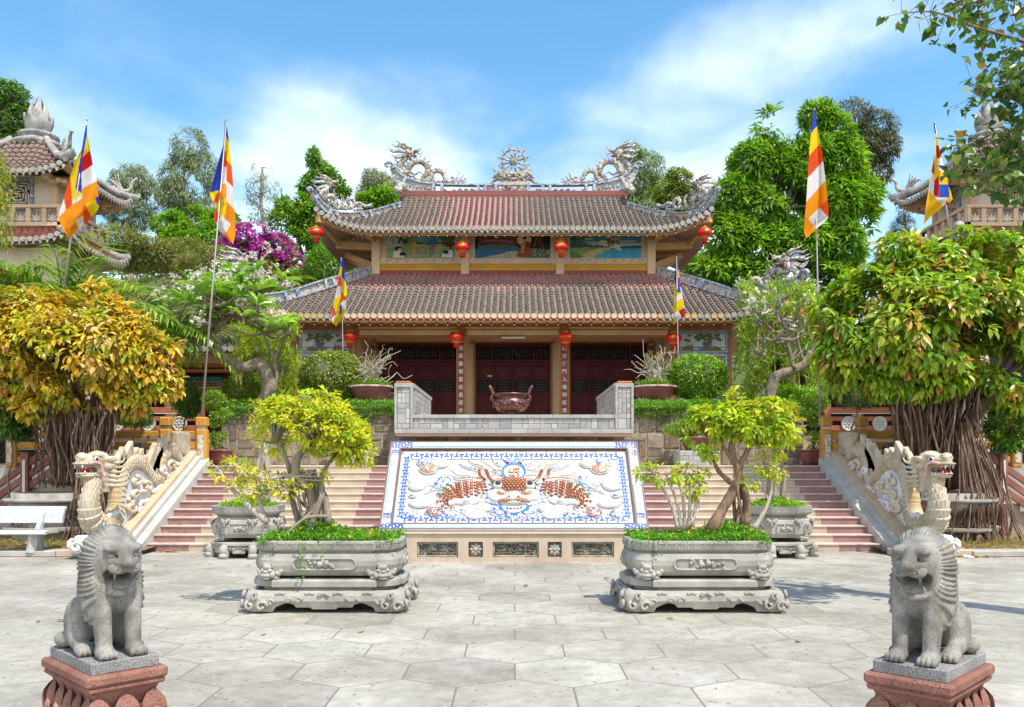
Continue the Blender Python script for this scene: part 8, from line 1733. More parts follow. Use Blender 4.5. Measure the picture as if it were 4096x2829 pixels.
def tree(nm, lb, cat, base, lobes, n, per, ll, lw, cols, w=None, group=None, tm_=T_LEAF, m=None, bark=None, r0=.15, limbs=12, spread=1., droop=.4, upb=.3, gap=.0, gs=1., shell=.55, trunks=None, jit=.12, twig=.0, rad=.02, part='crown', extra=None):
 t = thing(nm, lb, cat, base, group); m = m or M_lf; bark = bark or M_bark
 pts, dr = lobe_points(lobes, n, shell, gap, gs)
 leafobj(part, [rosettes(pts, dr, per, ll, lw, tm_, cols, w, spread, droop, upb, jit, rad=rad)]+(extra or []), m, t)
 mb = MB(); tops = []
 if trunks:
  for p, ra, rb in trunks: mb.tube(p*1.0, np.linspace(ra, rb, len(p))*(1+.10*np.sin(np.arange(len(p))*1.9)), 9, 0); tops.append(p)
  joint = np.vstack([p[len(p)//3:] for p in tops])
 elif r0:
  c = np.array(lobes[0][0]); b = np.array(base, float); top = c+np.array([0, 0, lobes[0][1][2]*.3]); p = limb(mb, b, top, r0, r0*.35, .05, 10, 9); joint = p[3:]
 if r0 or trunks:
  sel = RNG.choice(len(pts), min(limbs, len(pts)), replace=False)
  for i in sel:
   e = pts[i]; d = np.linalg.norm(joint-e, axis=1)+np.maximum(0, joint[:, 2]-e[2])*1.5; s = joint[np.argmin(d)]; L_ = np.linalg.norm(e-s); ra = (r0 or trunks[0][1])*.28; limb(mb, s, e, ra*min(1, .4+L_*.4), max(.003, ra*.18), .06, 7, 5)
  mb.build('trunk', bark, t)
 return t, pts, dr
def fig(sg, lb, Y, lobes, n, ll, cols, w, rx0, rx1, ytop, ybot, potx, seedlb, hang):
 pc = P(potx, 1100, Y); t, pts, _ = tree('potted_fig_tree', lb, 'tree', (pc.x, Y, 1.1), lobes, n, 7, ll, ll*.44, cols, w, 'potted fig trees', T_OVAL, M_lfg, mat('shaded_fig_bark', (.075, .045, .03), (.13, .08, .055), 9, rough=.95, bs=.8, stretch=(2, 2, .3)), .16, 40, 1.1, .85, .2, .30, 1.1, .55, rad=.04,  # bark colour darkened to carry the shade behind the roots
        trunks=[(dpath([(x0, ybot, d), (x1, (ytop+ybot)/2, d), (x2, ytop-60, d*2)], Y), .27, .10) for x0, x1, x2, d in ((rx0*.7+rx1*.3, rx0*.68+rx1*.32, rx0*1.1-rx1*.1, 0), ((rx0+rx1)/2, (rx0+rx1)/2+5, (rx0+rx1)/2, .15), (rx0*.25+rx1*.75, rx0*.3+rx1*.7, rx1+40, -.05), (rx0*.4+rx1*.6, rx0*.45+rx1*.55, rx1*.8+rx0*.2, .2), (rx0*.55+rx1*.45, rx0*.5+rx1*.5, rx0*.8+rx1*.2, .25))])
 mb = MB()
 for k in range(150):
  xa = random.uniform(rx0-15, rx1+15); xb = xa*.75+.25*(rx0+rx1)/2+random.gauss(0, 14); ya = ytop+random.uniform(-50, 10); yb = ybot+random.uniform(-6, 10) if random.random() < .75 else random.uniform(ytop+60, ybot); dd = random.uniform(-.45, .3)
  mb.tube(dpath([(xa, ya, dd), ((xa*2+xb)/3+random.gauss(0, 7), ya*.66+yb*.34, dd+random.gauss(0, .08)), ((xa+xb*2)/3+random.gauss(0, 7), ya*.34+yb*.66, dd), (xb, yb, dd)], Y, 12), np.linspace(1, .8, 12)*random.choice([.007, .009, .012, .018, .026]), 5, random.choice([0, 0, 1]))
 for k in range(hang[2]):        # roots spilling over the rim to the ground
  xa = random.uniform(hang[0], hang[1]); dd = -.75+random.uniform(-.12, .1); sx = random.gauss(0, 18)
  mb.tube(dpath([(xa*.35+hang[3]*.65, ybot-random.uniform(60, 160), -.4), (xa, ybot+8, dd+.08), (xa+sx*.5, ybot+45, dd-.05), (xa+sx, 1190, dd), (xa+sx*1.6, 1232+random.uniform(-15, 5), dd-.15)], Y, 14), random.choice([.008, .012, .02]), 5)
 for k in range(30): a = random.uniform(0, 6.28); p0 = Vector((pc.x, Y, .55)); mb.tube(spline([tuple(p0+Vector((.78*math.cos(a+q*.25), .78*math.sin(a+q*.25), random.uniform(-.30, .22)))) for q in range(4)], 9), .009, 4)
 mb.build('aerial_roots', [M_root, mat('dark_root', (.09, .052, .036), (.05, .03, .02), 7, rough=.95)], t)
 c = (pc.x, Y, 0); t2 = thing('round_planter', seedlb, 'planter', (pc.x, Y, .1), 'round concrete planters'); mb = MB(); mb.lathe([(.50, .55), (.72, .66), (.84, .80), (.88, .90), (.80, .905)], c, 40); mb.build('bowl', MATS['grey_planter'], t2)
 mb = MB(); mb.lathe([(.84, .89), (.93, .90), (.95, .94), (.93, .97), (.80, .975), (.80, 1.09), (.72, 1.09), (.70, 1.0)], c, 40); mb.build('rim', MATS['grey_planter'], t2); mb = MB(); mb.lathe([(.72, 1.03), (.01, 1.06)], c, 20); mb.build('soil', M_soil, t2)
 mb = MB(); mb.lathe([(.95, .30), (.98, .33), (.98, .38), (.6, .39), (.55, .56)], c, 8, smooth=False); mb.lathe([(.80, .05), (.80, .31)], c, 8, smooth=False); mb.build('pedestal', M_mortar, t2)
mat('grey_planter', (.34, .325, .30), (.20, .19, .17), 3, .4, .65, .9, .4, 30)
FY = 18.2
fl = lambda *q: [L(*k, FY) for k in q]
fig(-1, 'fig tree with golden yellow leaves and hanging roots in a round pot behind the bench', FY, fl((185, 790, 185, 100), (60, 760, 110, 90), (320, 785, 75, 80), (150, 700, 95, 46), (262, 715, 60, 50), (60, 690, 70, 40), (345, 850, 58, 60), (30, 850, 80, 65), (190, 880, 120, 45), (280, 890, 70, 46), (90, 905, 60, 40), (225, 655, 30, 18), (370, 770, 30, 40)), 2150, .185,
 [(.60, .41, .03), (.66, .50, .06), (.44, .44, .03), (.62, .38, .15), (.44, .22, .03), (.32, .36, .03)], [4, 4, 2.8, 1.6, 1., 2], 92, 250, 950, 1092, 122, 'round grey concrete planter on a block pedestal under the golden fig', (170, 235, 26, 200))
fig(1, 'fig tree with green and russet leaves and a curtain of roots in a round pot', FY, fl((2080, 740, 205, 140), (2210, 700, 130, 140), (1935, 745, 85, 105), (2110, 610, 105, 62), (2230, 590, 100, 60), (1965, 650, 75, 50), (1895, 825, 55, 75), (2060, 845, 130, 60), (2270, 840, 90, 80), (2320, 700, 80, 120), (2030, 565, 50, 36), (1880, 700, 45, 50), (2160, 545, 60, 35)), 2650, .22,
 [(.20, .36, .02), (.31, .45, .03), (.43, .49, .05), (.54, .29, .08), (.12, .25, .018), (.54, .42, .16)], [4, 4.5, 3, 1.2, 1.6, .7], 2020, 2215, 920, 1100, 2150, 'round grey concrete planter hung with roots under the russet green fig', (2165, 2270, 60, 2165))
YG = [(.54, .58, .03), (.62, .60, .04), (.42, .52, .03), (.64, .55, .05), (.28, .40, .03)]
def bonsai(lb, c, lobes, n, per, ll, cols, w, trunks, m=None, limbs=60, bark=None, **k):
 return tree('bonsai_tree', lb, 'tree', c, lobes, n, per, ll, ll*.48, cols, w, None, T_OVAL, m or M_lf, bark or M_palebark, .10, limbs, 1., .45, .4, trunks=trunks, rad=.012, **k)
Yb = PLC[0][1]; dp = lambda p, n=14: dpath(p, Yb, n)
bonsai('bonsai with a domed chartreuse crown and twisted roots in the left front planter', (PLC[0][0], Yb, .79), [L(705, 960, 125, 62, Yb), L(620, 990, 62, 50, Yb), L(775, 985, 62, 62, Yb), L(700, 915, 90, 36, Yb), L(640, 935, 60, 40, Yb), L(800, 1020, 42, 40, Yb)], 820, 6, .072, YG, [4, 4, 3, 1.4, 1.5],
    [(dp([(715, 1190), (705, 1120), (672, 1075), (668, 1040), (690, 1010), (715, 985)]), .085, .03), (dp([(680, 1190, .1), (660, 1130, .1), (655, 1070, .05), (640, 1020), (620, 1000)]), .045, .015), (dp([(740, 1185, -.1), (735, 1130, -.08), (722, 1090), (745, 1040), (775, 1010)]), .05, .015), (dp([(700, 1200, -.2), (715, 1150, -.2), (728, 1110, -.1), (720, 1080)]), .04, .03), (dp([(640, 1212, -.3), (690, 1170, -.3), (740, 1165, -.25)]), .018, .02)] + [(dp([(random.uniform(655, 750), 1180, random.uniform(-.2, .2)), (random.uniform(665, 735), 1120, random.uniform(-.1, .1)), (random.uniform(665, 715), 1060, 0)], 8), .02, .02) for _ in range(10)], limbs=110, gap=.30, gs=2.6, shell=.4, bark=M_bark)
bonsai('low sparse bonsai leaning left out of the left front planter', (PX(590, Yb), Yb, .79), [L(520, 1060, 55, 25, Yb), L(600, 1085, 70, 30, Yb), L(560, 1110, 50, 25, Yb), L(690, 1075, 55, 22, Yb-.15), L(655, 1105, 40, 18, Yb-.2)], 105, 5, .07, YG, [3, 4, 2, 3, 1],
    [(dp([(605, 1180, -.1), (570, 1150, -.1), (540, 1120), (515, 1095), (495, 1060)]), .045, .012), (dp([(600, 1178), (585, 1120), (600, 1090), (640, 1075)]), .03, .008), (dp([(560, 1140), (530, 1080), (510, 1050)]), .016, .006)], limbs=50)
Yb = PLC[1][1]; dp = lambda p, n=14: dpath(p, Yb, n)
YG2 = [(.44, .54, .03), (.54, .58, .04), (.32, .46, .03), (.50, .44, .05)]
bonsai('bonsai with two dark twisted trunks and flat yellow green pads, right front planter', (PX(1640, Yb), Yb, .79), [L(1640, 955, 85, 32, Yb), L(1590, 985, 45, 30, Yb), L(1705, 965, 75, 35, Yb), L(1660, 930, 50, 20, Yb), L(1725, 925, 55, 25, Yb), L(1665, 890, 25, 25, Yb), L(1590, 940, 35, 22, Yb), L(1765, 985, 40, 22, Yb), L(1610, 1020, 30, 16, Yb)], 470, 6, .085, YG2, [4, 3, 3, .6],
    [(dp([(1600, 1205, -.1), (1630, 1150, -.05), (1660, 1100), (1665, 1060), (1650, 1010), (1670, 975)]), .075, .03), (dp([(1680, 1190, .05), (1685, 1130, .05), (1668, 1070, .05), (1690, 1010), (1720, 965)]), .06, .02), (dp([(1650, 1090), (1620, 1060), (1600, 1010), (1595, 985)]), .035, .01), (dp([(1660, 1050), (1635, 1010), (1620, 970)]), .03, .01), (dp([(1670, 1000), (1668, 930), (1660, 885)]), .014, .005)]+[(dp([(1640+random.uniform(-40, 50), 1195, random.uniform(-.15, .15)), (1650+random.uniform(-15, 25), 1130, random.uniform(-.08, .08)), (1662, 1070, 0)], 8), .018, .015) for _ in range(7)], limbs=70, bark=M_wood, gap=.25, gs=3, shell=.35)
bonsai('many stemmed bare bonsai at the left end of the right front planter', (PX(1530, Yb), Yb, .79), [L(1490, 1070, 50, 22, Yb), L(1550, 1065, 45, 18, Yb), L(1570, 1100, 30, 25, Yb), L(1460, 1065, 25, 15, Yb)], 95, 5, .07, YG2+[(.50, .22, .03)], [3, 2, 3, 1, .8],
    [(dp([(1530+i*8, 1195), (1515+i*14, 1140), (1490+i*22, 1090), (1480+i*22, 1065)]), .026, .008) for i in range(5)]+[(dp([(1545, 1195), (1560, 1180, -.1), (1580, 1140)]), .03, .01)], limbs=36)
bonsai('small leaning bonsai with few leaves at the right end of the right front planter', (PX(1712, Yb), Yb, .79), [L(1725, 1050, 35, 25, Yb), L(1755, 1060, 25, 30, Yb), L(1700, 1085, 20, 20, Yb)], 42, 5, .07, YG2, [2, 3, 2, 1], [(dp([(1700, 1195), (1722, 1160), (1738, 1120), (1745, 1075)]), .035, .01), (dp([(1735, 1130), (1715, 1090), (1705, 1075)]), .014, .006)], limbs=16)
Yb = PL2[0][1]; dp = lambda p, n=14: dpath(p, Yb, n)
OL = [(.52, .42, .025), (.36, .42, .02), (.58, .36, .03)]
bonsai('tall gnarled grey and white bonsai with orange yellow leaves, left rear planter', (PL2[0][0], Yb, .88), [L(585, 945, 28, 42, Yb), L(600, 1000, 28, 25, Yb), L(570, 1070, 30, 20, Yb), L(600, 920, 25, 20, Yb), L(535, 1045, 30, 18, Yb)], 80, 5, .10, OL, [4, 3, 2], [(dp([(592, 1135), (598, 1090), (584, 1060), (596, 1020), (588, 980), (594, 950)]), .12, .03), (dp([(600, 1135, .05), (606, 1080, .05), (600, 1020), (612, 985)]), .07, .02), (dp([(585, 1080), (550, 1060), (530, 1045)]), .03, .008)], limbs=26)
bonsai('gnarled grey trunked bonsai with yellow and green leaves, right rear planter', (PL2[1][0], Yb, .88), [L(1765, 930, 38, 28, Yb), L(1735, 985, 25, 25, Yb), L(1765, 1005, 25, 30, Yb), L(1745, 1060, 30, 20, Yb), L(1790, 960, 25, 25, Yb)], 120, 5, .10, OL+[(.22, .36, .02)], [3, 3, 1, 2], [(dp([(1745, 1135), (1742, 1085), (1760, 1040), (1745, 990), (1735, 955), (1750, 925)]), .11, .025), (dp([(1765, 1135, .05), (1768, 1080, .05), (1752, 1030), (1775, 980), (1770, 940)]), .06, .015)], limbs=30, bark=M_bark)
GD = [(.17, .33, .025), (.25, .42, .03), (.34, .46, .05), (.10, .21, .02)]
tree('clipped_dome_shrub', 'olive green dome shrub before the left porcelain panel', 'shrub', (PX(750, 23.4), 23.4, 3.05), [L(750, 845, 74, 52, 23.4), L(750, 870, 74, 34, 23.4)], 2300, 6, .075, .038, [(.20, .29, .035), (.30, .38, .045), (.36, .41, .06), (.12, .17, .03)], None, 'clipped domes', T_LEAF, M_lfg, M_wood, .09, 40, 1.1, .4, .3, .08, 3., .8)
tree('clipped_dome_shrub', 'bright green dome shrub on a short trunk before the right porcelain panel', 'shrub', (PX(1572, 23.4), 23.4, 3.05), [L(1573, 848, 68, 48, 23.4), L(1573, 868, 68, 30, 23.4)], 2300, 6, .075, .04, [(.18, .37, .02), (.28, .47, .03), (.38, .54, .05), (.11, .23, .015)], None, 'clipped domes', T_LEAF, M_lfg, M_wood, .09, 40, 1.1, .4, .3, .08, 3., .8)
for x, s in ((488, 'left'), (1838, 'right')):
 q = 1 if s == 'left' else -1
 tree('tiered_shrub', 'tiered green shrub of clipped pads in the pot at the %s wall end' % s, 'shrub', (PX(x, 20.75), 20.75, 2.0), [L(x-4*q, 905, 26, 24, 20.8), L(x+12*q, 935, 24, 12, 20.7), L(x-6*q, 952, 22, 9, 20.7), L(x+4*q, 985, 20, 10, 20.7), L(x-4*q, 1010, 18, 10, 20.7)], 620, 6, .06, .03, GD, None, 'tiered shrubs', T_LEAF, M_lfg, M_wood, .035, 16, 1., .3, .5, 0, 1, .5)
for x, s in ((775, 'left'), (1545, 'right')): tree('potted_shrub', 'spreading low green shrub in the pot on the %s slate stand' % s, 'shrub', (PX(x, 20.85), 20.85, 2.32), [L(x, 968, 50, 13, 20.85), L(x-q*20, 955, 30, 10, 20.85)], 330, 6, .07, .035, GD, None, 'shrubs on slate stands', T_LEAF, M_lfg, M_wood, .03, 14)
for x, s, c in ((838, 'left', pL), (1480, 'right', pR)):
 Y = 23.; lobes = [L(x+(8 if s == 'left' else -4), 825, 42, 30, Y), L(x+(25 if s == 'left' else 20), 800, 26, 20, Y), L(x-25, 810, 20, 18, Y)]
 t, pts, _ = tree('desert_rose', 'bare pale desert rose with curling twigs in the %s maroon bowl' % s, 'tree', (c.x, 23, 3.72), lobes, 26, 4, .07, .03, [(.35, .40, .06), (.45, .12, .12), (.25, .36, .05)], [4, .5, 2], 'desert roses', T_LEAF, M_lf, M_palebark, .06, 26, trunks=[(dpath([(x-4, 884), (x-8, 862), (x+6, 842), (x+2, 826)], Y), .11, .035), (dpath([(x+8, 884), (x+12, 860), (x-4, 842), (x-16, 826)], Y), .07, .02)])
 mb = MB()
 for k in range(46): a = np.array(P(x+random.gauss(0, 12), 846+random.gauss(0, 8), Y)); e = np.array(P(x+random.gauss(4, 34), 822+random.gauss(0, 26), Y+random.gauss(0, .25))); limb(mb, a, e, .017, .006, .14, 9, 5)
 mb.build('twigs', M_palebark, t)
 pts, dr = lobe_points([((c.x, 23, 3.78), (.5, .4, .14))], 240, .2); o = leafobj('bowl_greenery', [rosettes(pts, dr+np.array([0, 0, .6]), 5, .13, .022, T_BLADE, [(.16, .30, .03), (.28, .40, .05)], None, .7, .1, .8)], M_lf, None, (c.x, 23, 3.75)); tag(o, kind='stuff', label='fine green plants round the foot of the %s desert rose' % s, cat='ground cover')
def frangipani(s, lb, Y, trunks, tips, ll, cols, nfl, leafy):
 base = trunks[0][0][0]; t = thing('frangipani_tree', lb, 'tree', tuple(base), 'frangipani trees'); mb = MB(); ends = []
 for p, ra, rb in trunks: mb.tube(p, np.linspace(ra, rb, len(p))*(1+.09*np.sin(np.arange(len(p))*2.1)), 10); ends.append(p)
 J = np.vstack([p[len(p)*2//3:] for p in ends]); T_ = np.array([tuple(P(x, y, Y+random.gauss(0, .6))) for x, y in tips])
 for e in T_:
  d = np.linalg.norm(J-e, axis=1)+np.maximum(0, J[:, 2]-e[2])*2; s0 = J[np.argmin(d)]; m_ = (s0+e)/2+np.array([random.gauss(0, .1), random.gauss(0, .1), -.12]); p = spline([s0, m_, e], 8); mb.tube(p, np.linspace(.045, .02, 8), 6); J = np.vstack([J, p[3:6]])
 mb.build('trunk', mat('frangipani_bark', (.27, .22, .17), (.15, .12, .09), 12, .42, .62, .95, .6, 25), t); n = len(T_); up = np.tile([0, 0, 1.], (n, 1))+RNG.normal(0, .25, (n, 3)); k = RNG.random(n) < leafy
 leafobj('leaves', [rosettes(T_[k], up[k], 11, ll, ll*.27, T_OVAL, cols, None, 1.5, .35, .6, .1, rad=.02)], M_lfg, t)
 f = T_[RNG.choice(n, nfl)]+RNG.normal(0, .06, (nfl, 3))+np.array([0, -.1, .24]); fl = np.repeat(f, 9, 0)+RNG.normal(0, .11, (nfl*9, 3)); a = rosettes(fl, rdirs(len(fl))+np.array([0, -.5, .6]), 5, .085, .06, T_LEAF, [(.74, .70, .58), (.76, .74, .68)], None, 1.3, 0, .2, .05, rad=.004); b = rosettes(fl, rdirs(len(fl))+np.array([0, -.7, .4]), 3, .035, .03, T_LEAF, [(.70, .42, .03)], None, .8, 0, .2, .05, rad=.002)
 leafobj('blossoms', [a, b], M_flw, t); return t
YP = 22.4; tips = [(random.gauss(530, 62), random.gauss(668, 30)) for _ in range(62)]+[(random.uniform(395, 500), random.uniform(640, 770)) for _ in range(16)]+[(random.uniform(590, 665), random.uniform(720, 770)) for _ in range(8)]
frangipani('left', 'leafy frangipani with white blossoms and bent trunk on the left of the terrace', YP, [(dpath([(598, 912), (606, 880), (604, 850), (585, 820), (560, 830), (525, 820), (490, 795), (470, 765), (475, 735)], YP, 22), .21, .10), (dpath([(470, 770), (490, 740), (520, 715), (560, 700)], YP), .09, .05), (dpath([(470, 765), (450, 745), (425, 735)], YP), .07, .04), (dpath([(480, 740), (470, 700), (480, 670)], YP), .07, .04), (dpath([(614, 905), (624, 850), (620, 815), (632, 780), (650, 755)], YP), .06, .03), (dpath([(622, 820), (605, 780), (595, 750)], YP), .045, .025)],
     tips, .50, [(.15, .34, .03), (.24, .45, .04), (.36, .54, .08)], 75, .75)
tips = [(random.uniform(1690, 1840), random.uniform(665, 800)) for _ in range(46)]
frangipani('right', 'nearly bare frangipani with thick bent trunk on the right of the terrace', YP, [(dpath([(1738, 912), (1742, 875), (1752, 850), (1785, 838), (1815, 822), (1832, 795)], YP, 20), .17, .10), (dpath([(1790, 838), (1785, 800), (1770, 760), (1775, 720)], YP), .06, .03), (dpath([(1815, 820), (1800, 770), (1810, 720)], YP), .05, .03), (dpath([(1832, 800), (1836, 740), (1815, 690)], YP), .06, .03)], tips, .26, [(.16, .34, .04)], 9, .12)
def bamboo(lb, Y, x0, x1, y0, y1, n, cols):
 t = thing('bamboo_clump', lb, 'bamboo', tuple(P((x0+x1)/2, y1, Y)), 'bamboo clumps'); mb = MB(); pts = []
 for k in range(16):
  xa = random.uniform(x0+20, x1-20); xb = xa+random.gauss(0, 25); d = random.gauss(0, .4); p = dpath([(xa, y1, d), ((xa+xb)/2, (y0+y1)/2, d), (xb, y0+random.uniform(0, 60), d-.2)], Y, 12); mb.tube(p, np.linspace(.022, .008, 12), 6)
 mb.build('culms', mat('bamboo_culm', (.36, .38, .08), (.26, .24, .08), 8), t)
 x = RNG.uniform(x0, x1, n*2); y = RNG.uniform(y0, y1, n*2); nz = np.sin(x*.09+y*.05)+np.sin(x*.05-y*.08+2); k = nz > -.75; x, y = x[k][:n], y[k][:n]; Yv = Y+RNG.normal(0, .5, len(x)); pts = np.stack([(x-CX)*Yv/FD, Yv, EH+(YH-y)*Yv/FD], 1)
 leafobj('leaves', [rosettes(pts, rdirs(len(pts))*[1, 1, .4], 6, .20, .026, T_BLADE, cols, None, 1.6, .25, .5, .15)], M_lf, t)
bamboo('yellow green bamboo behind the bent frangipani trunk', 25, 525, 672, 735, 915, 1500, [(.40, .48, .03), (.52, .56, .06), (.26, .38, .03), (.16, .26, .02)]); bamboo('tall green bamboo between the right porcelain panel and the gallery', 25, 1668, 1862, 640, 925, 2600, [(.19, .33, .025), (.30, .44, .04), (.42, .50, .07), (.10, .19, .02)])
def palm(lb, c, n, FL, cols, seed, grp='palms', tz=.0):
 t = thing('areca_palm', lb, 'palm', c, grp); r_ = np.random.default_rng(seed); parts = []; mb = MB(); c = np.array(c, float)+[0, 0, tz]
 for k in range(n):
  a = 2*PI*k/n+r_.normal(0, .25); up = r_.uniform(.55, 1.35); Lf = FL*r_.uniform(.75, 1.1); s = np.linspace(0, 1, 30); el = up-s*1.25*(1.5-up*.55); st = np.stack([np.cos(el)*math.cos(a), np.cos(el)*math.sin(a), np.sin(el)], 1)*Lf/30; p = c+np.cumsum(st, 0); mb.tube(p, np.linspace(.035, .006, 30), 5)
  tg = unit(st); q = np.repeat(np.arange(4, 30), 2); sgn = np.tile([1., -1.], 26); side = np.cross(tg, [0, 0, 1.]); side = unit(side)
  d = unit(tg[q]*.75+side[q]*sgn[:, None]*.8+np.array([0, 0, .30])-np.array([0, 0, .5])*s[q][:, None]+r_.normal(0, .08, (52, 3))); ll = Lf*.34*np.sin(PI*np.clip(s[q]*.85+.1, 0, 1))**.7
  parts.append(place_leaves(p[q], d, np.tile([0, 0, 1.], (52, 1))+r_.normal(0, .15, (52, 3)), ll, .062, T_BLADE, palette(52, cols, None, .12)))
 mb.build('fronds', mat('palm_stalk', (.22, .28, .06), (.34, .32, .08), 4), t); leafobj('leaflets', parts, M_lfg, t)
PC = [(.10, .24, .02), (.18, .35, .035), (.30, .44, .06), (.40, .42, .08)]
palm('large areca palm with arching fronds above the golden fig', (PX(150, 21.5), 21.5, 4.7), 36, 3.3, PC, 3); palm('areca palm between the golden fig and the frangipani', (PX(325, 22.5), 22.5, 4.6), 30, 2.7, PC, 5); palm('areca palm at the left picture edge under the tower', (PX(0, 21.5), 21.5, 4.9), 28, 2.8, PC, 8); palm('palm behind the top of the russet green fig', (PX(2245, 22), 22, 6.0), 15, 2.3, [(.08, .17, .04), (.14, .26, .06)], 9)
hx = np.linspace(-75, 75, 60); hy = np.linspace(43, 140, 40)
def hz(x, y): return 1.5+13.2*(1-math.exp(-max(0, y-44)/9.))*(1-.22*math.tanh(x/18))+.5*math.sin(x*.5+y*.3)+.35*math.sin(x*1.3-y*.9)
o = MB().grid([[(x, y, hz(x, y)) for y in hy] for x in hx][::-1]).build('hill', mat('scrub_ground', (.11, .10, .045), (.07, .10, .03), .5, .4, .6, .95)); tag(o, kind='structure')
EU = [(.19, .25, .12), (.26, .31, .16), (.31, .34, .19), (.13, .18, .09)]; BG = [(.14, .33, .015), (.21, .42, .02), (.31, .48, .035), (.09, .22, .015)]; DK = [(.06, .15, .03), (.10, .22, .04), (.16, .27, .06)]; SC = [(.17, .23, .04), (.24, .27, .06), (.27, .22, .09), (.11, .17, .035), (.33, .30, .09)]
bgt = [('eucalyptus_tree', 'tall feathery grey green eucalyptus behind the flag with the blue fold', 62, [(428, 340, 42, 52), (400, 400, 40, 45), (455, 390, 42, 50), (430, 440, 60, 50), (395, 450, 40, 40)], 1500, .34, .055, EU, .25, 1.1), ('eucalyptus_tree', 'rounded grey green eucalyptus beside the left tower roof', 60, [(300, 410, 48, 40), (270, 440, 40, 40), (325, 450, 42, 45), (295, 480, 60, 40)], 1200, .34, .055, EU, .2, 1.1), ('sparse_tree', 'thin almost bare tree rising between the eucalyptus and the temple', 60, [(592, 385, 22, 25), (575, 430, 22, 30), (608, 440, 22, 40), (590, 480, 30, 30)], 150, .30, .05, EU, .1, .8), ('broadleaf_tree', 'airy dark green tree left of the ridge dragon', 50, [(725, 360, 30, 26), (765, 372, 32, 28), (740, 405, 48, 26), (705, 420, 30, 22), (770, 430, 30, 22), (740, 450, 40, 20)], 560, .28, .12, BG[:2]+DK[1:], .46, .5), ('eucalyptus_tree', 'small pale eucalyptus just behind the left ridge end', 58, [(845, 405, 30, 26), (875, 425, 26, 30), (830, 435, 26, 24)], 520, .32, .05, EU, .15, 1.1), ('broadleaf_tree', 'bright green low tree behind the left ridge dragon', 50, [(870, 445, 40, 22), (840, 455, 36, 20)], 420, .24, .1, BG, .1, .4),
    ('broadleaf_tree', 'bright green tree on the hill behind the blue folded flag', 54, [(440, 500, 60, 34), (390, 510, 45, 30), (495, 500, 45, 28), (450, 540, 90, 35)], 1500, .26, .11, BG, .28, .4), ('broadleaf_tree', 'bright green bushy tree on the hill right of the purple blossom', 50, [(670, 460, 44, 34), (700, 490, 50, 44), (650, 500, 40, 40), (730, 540, 50, 50), (680, 560, 60, 50)], 1700, .26, .11, BG+DK[2:], .30, .4), ('eucalyptus_tree', 'pale drooping eucalyptus right of the ridge dragon', 56, [(1425, 345, 30, 24), (1460, 375, 40, 34), (1440, 410, 44, 40), (1490, 420, 34, 40), (1460, 460, 60, 34)], 1200, .34, .055, EU+BG[:1], .15, 1.1), ('broadleaf_tree', 'yellowish green tree behind the right end of the upper roof', 52, [(1530, 405, 30, 24), (1515, 440, 40, 34), (1550, 450, 36, 34), (1580, 480, 40, 30)], 800, .26, .1, [(.20, .27, .03), (.26, .30, .05), (.12, .19, .03)], .12, .5),
    ('mango_tree', 'big glossy dark green tree behind the tall flat flag', 38, [(1790, 420, 60, 60), (1745, 285, 36, 42), (1780, 330, 50, 44), (1845, 265, 36, 34), (1880, 300, 40, 40), (1700, 370, 52, 46), (1760, 390, 60, 50), (1830, 350, 60, 50), (1900, 370, 52, 52), (1655, 440, 48, 44), (1720, 470, 66, 54), (1800, 450, 70, 60), (1880, 450, 66, 56), (1945, 440, 40, 40), (1640, 530, 66, 50), (1720, 560, 80, 54), (1810, 550, 80, 60), (1890, 550, 70, 60), (1950, 510, 44, 50), (1620, 610, 70, 50), (1740, 630, 90, 50), (1860, 640, 80, 50)], 5000, .40, .10, BG+BG[1:3]+DK[1:2], .30, .55), ('eucalyptus_tree', 'dark olive eucalyptus rising behind the big glossy tree', 52, [(1925, 260, 45, 34), (1980, 290, 45, 40), (1990, 335, 40, 40), (1950, 330, 50, 45), (1975, 390, 36, 30)], 1300, .32, .055, [(.07, .09, .045), (.11, .13, .06), (.14, .14, .07)], .22, 1.0), ('conifer_tree', 'blue green conifer beside the right tower', 60, [(2040, 480, 14, 24), (2038, 510, 26, 20), (2042, 535, 38, 18), (2040, 560, 48, 20), (2030, 590, 60, 22)], 900, .30, .03, [(.035, .07, .05), (.06, .10, .07)], .05, .3), ('broadleaf_tree', 'dark leafy tree at the upper left edge behind the lotus finial', 40, [(10, 215, 55, 30), (25, 280, 52, 45), (-20, 250, 60, 60), (40, 310, 40, 30), (-20, 340, 70, 60)], 1500, .24, .08, DK, .12, .5),
    ('weeping_tree', 'yellow green weeping foliage at the left edge before the tower', 17, [(-8, 420, 22, 60), (-5, 500, 20, 60), (-25, 380, 30, 50)], 230, .12, .03, [(.36, .36, .03), (.22, .28, .03)], .0, 1.6), ('broadleaf_tree', 'bright green tree filling the gap beside the left gallery', 36, [(560, 660, 50, 30), (520, 710, 60, 40), (610, 690, 40, 30)], 700, .22, .1, BG, .1, .4)]
for nm, lb, Y, lo_, n, ll, lw, cols, gap, drp in bgt:
 lo_ = [L(x, y, rx, ry, Y) for x, y, rx, ry in lo_]; bx_ = sum(c[0] for c, _ in lo_)/len(lo_); bz = hz(bx_, Y) if Y > 44 else 1.66
 tree(nm, lb, 'tree', (bx_, Y, min(bz, min(c[2]-r[2] for c, r in lo_)) if Y > 20 else 1.66), lo_, n, 8, ll, lw, cols, None, 'trees behind the temple' if Y > 30 else None, T_BLADE if lw < .06 else T_LEAF, None if Y < 45 else None, M_bark if 'euc' not in nm else M_palebark, .22 if Y > 30 else 0, 26, 1.1, drp, .3, gap, .75, .45, rad=.06)
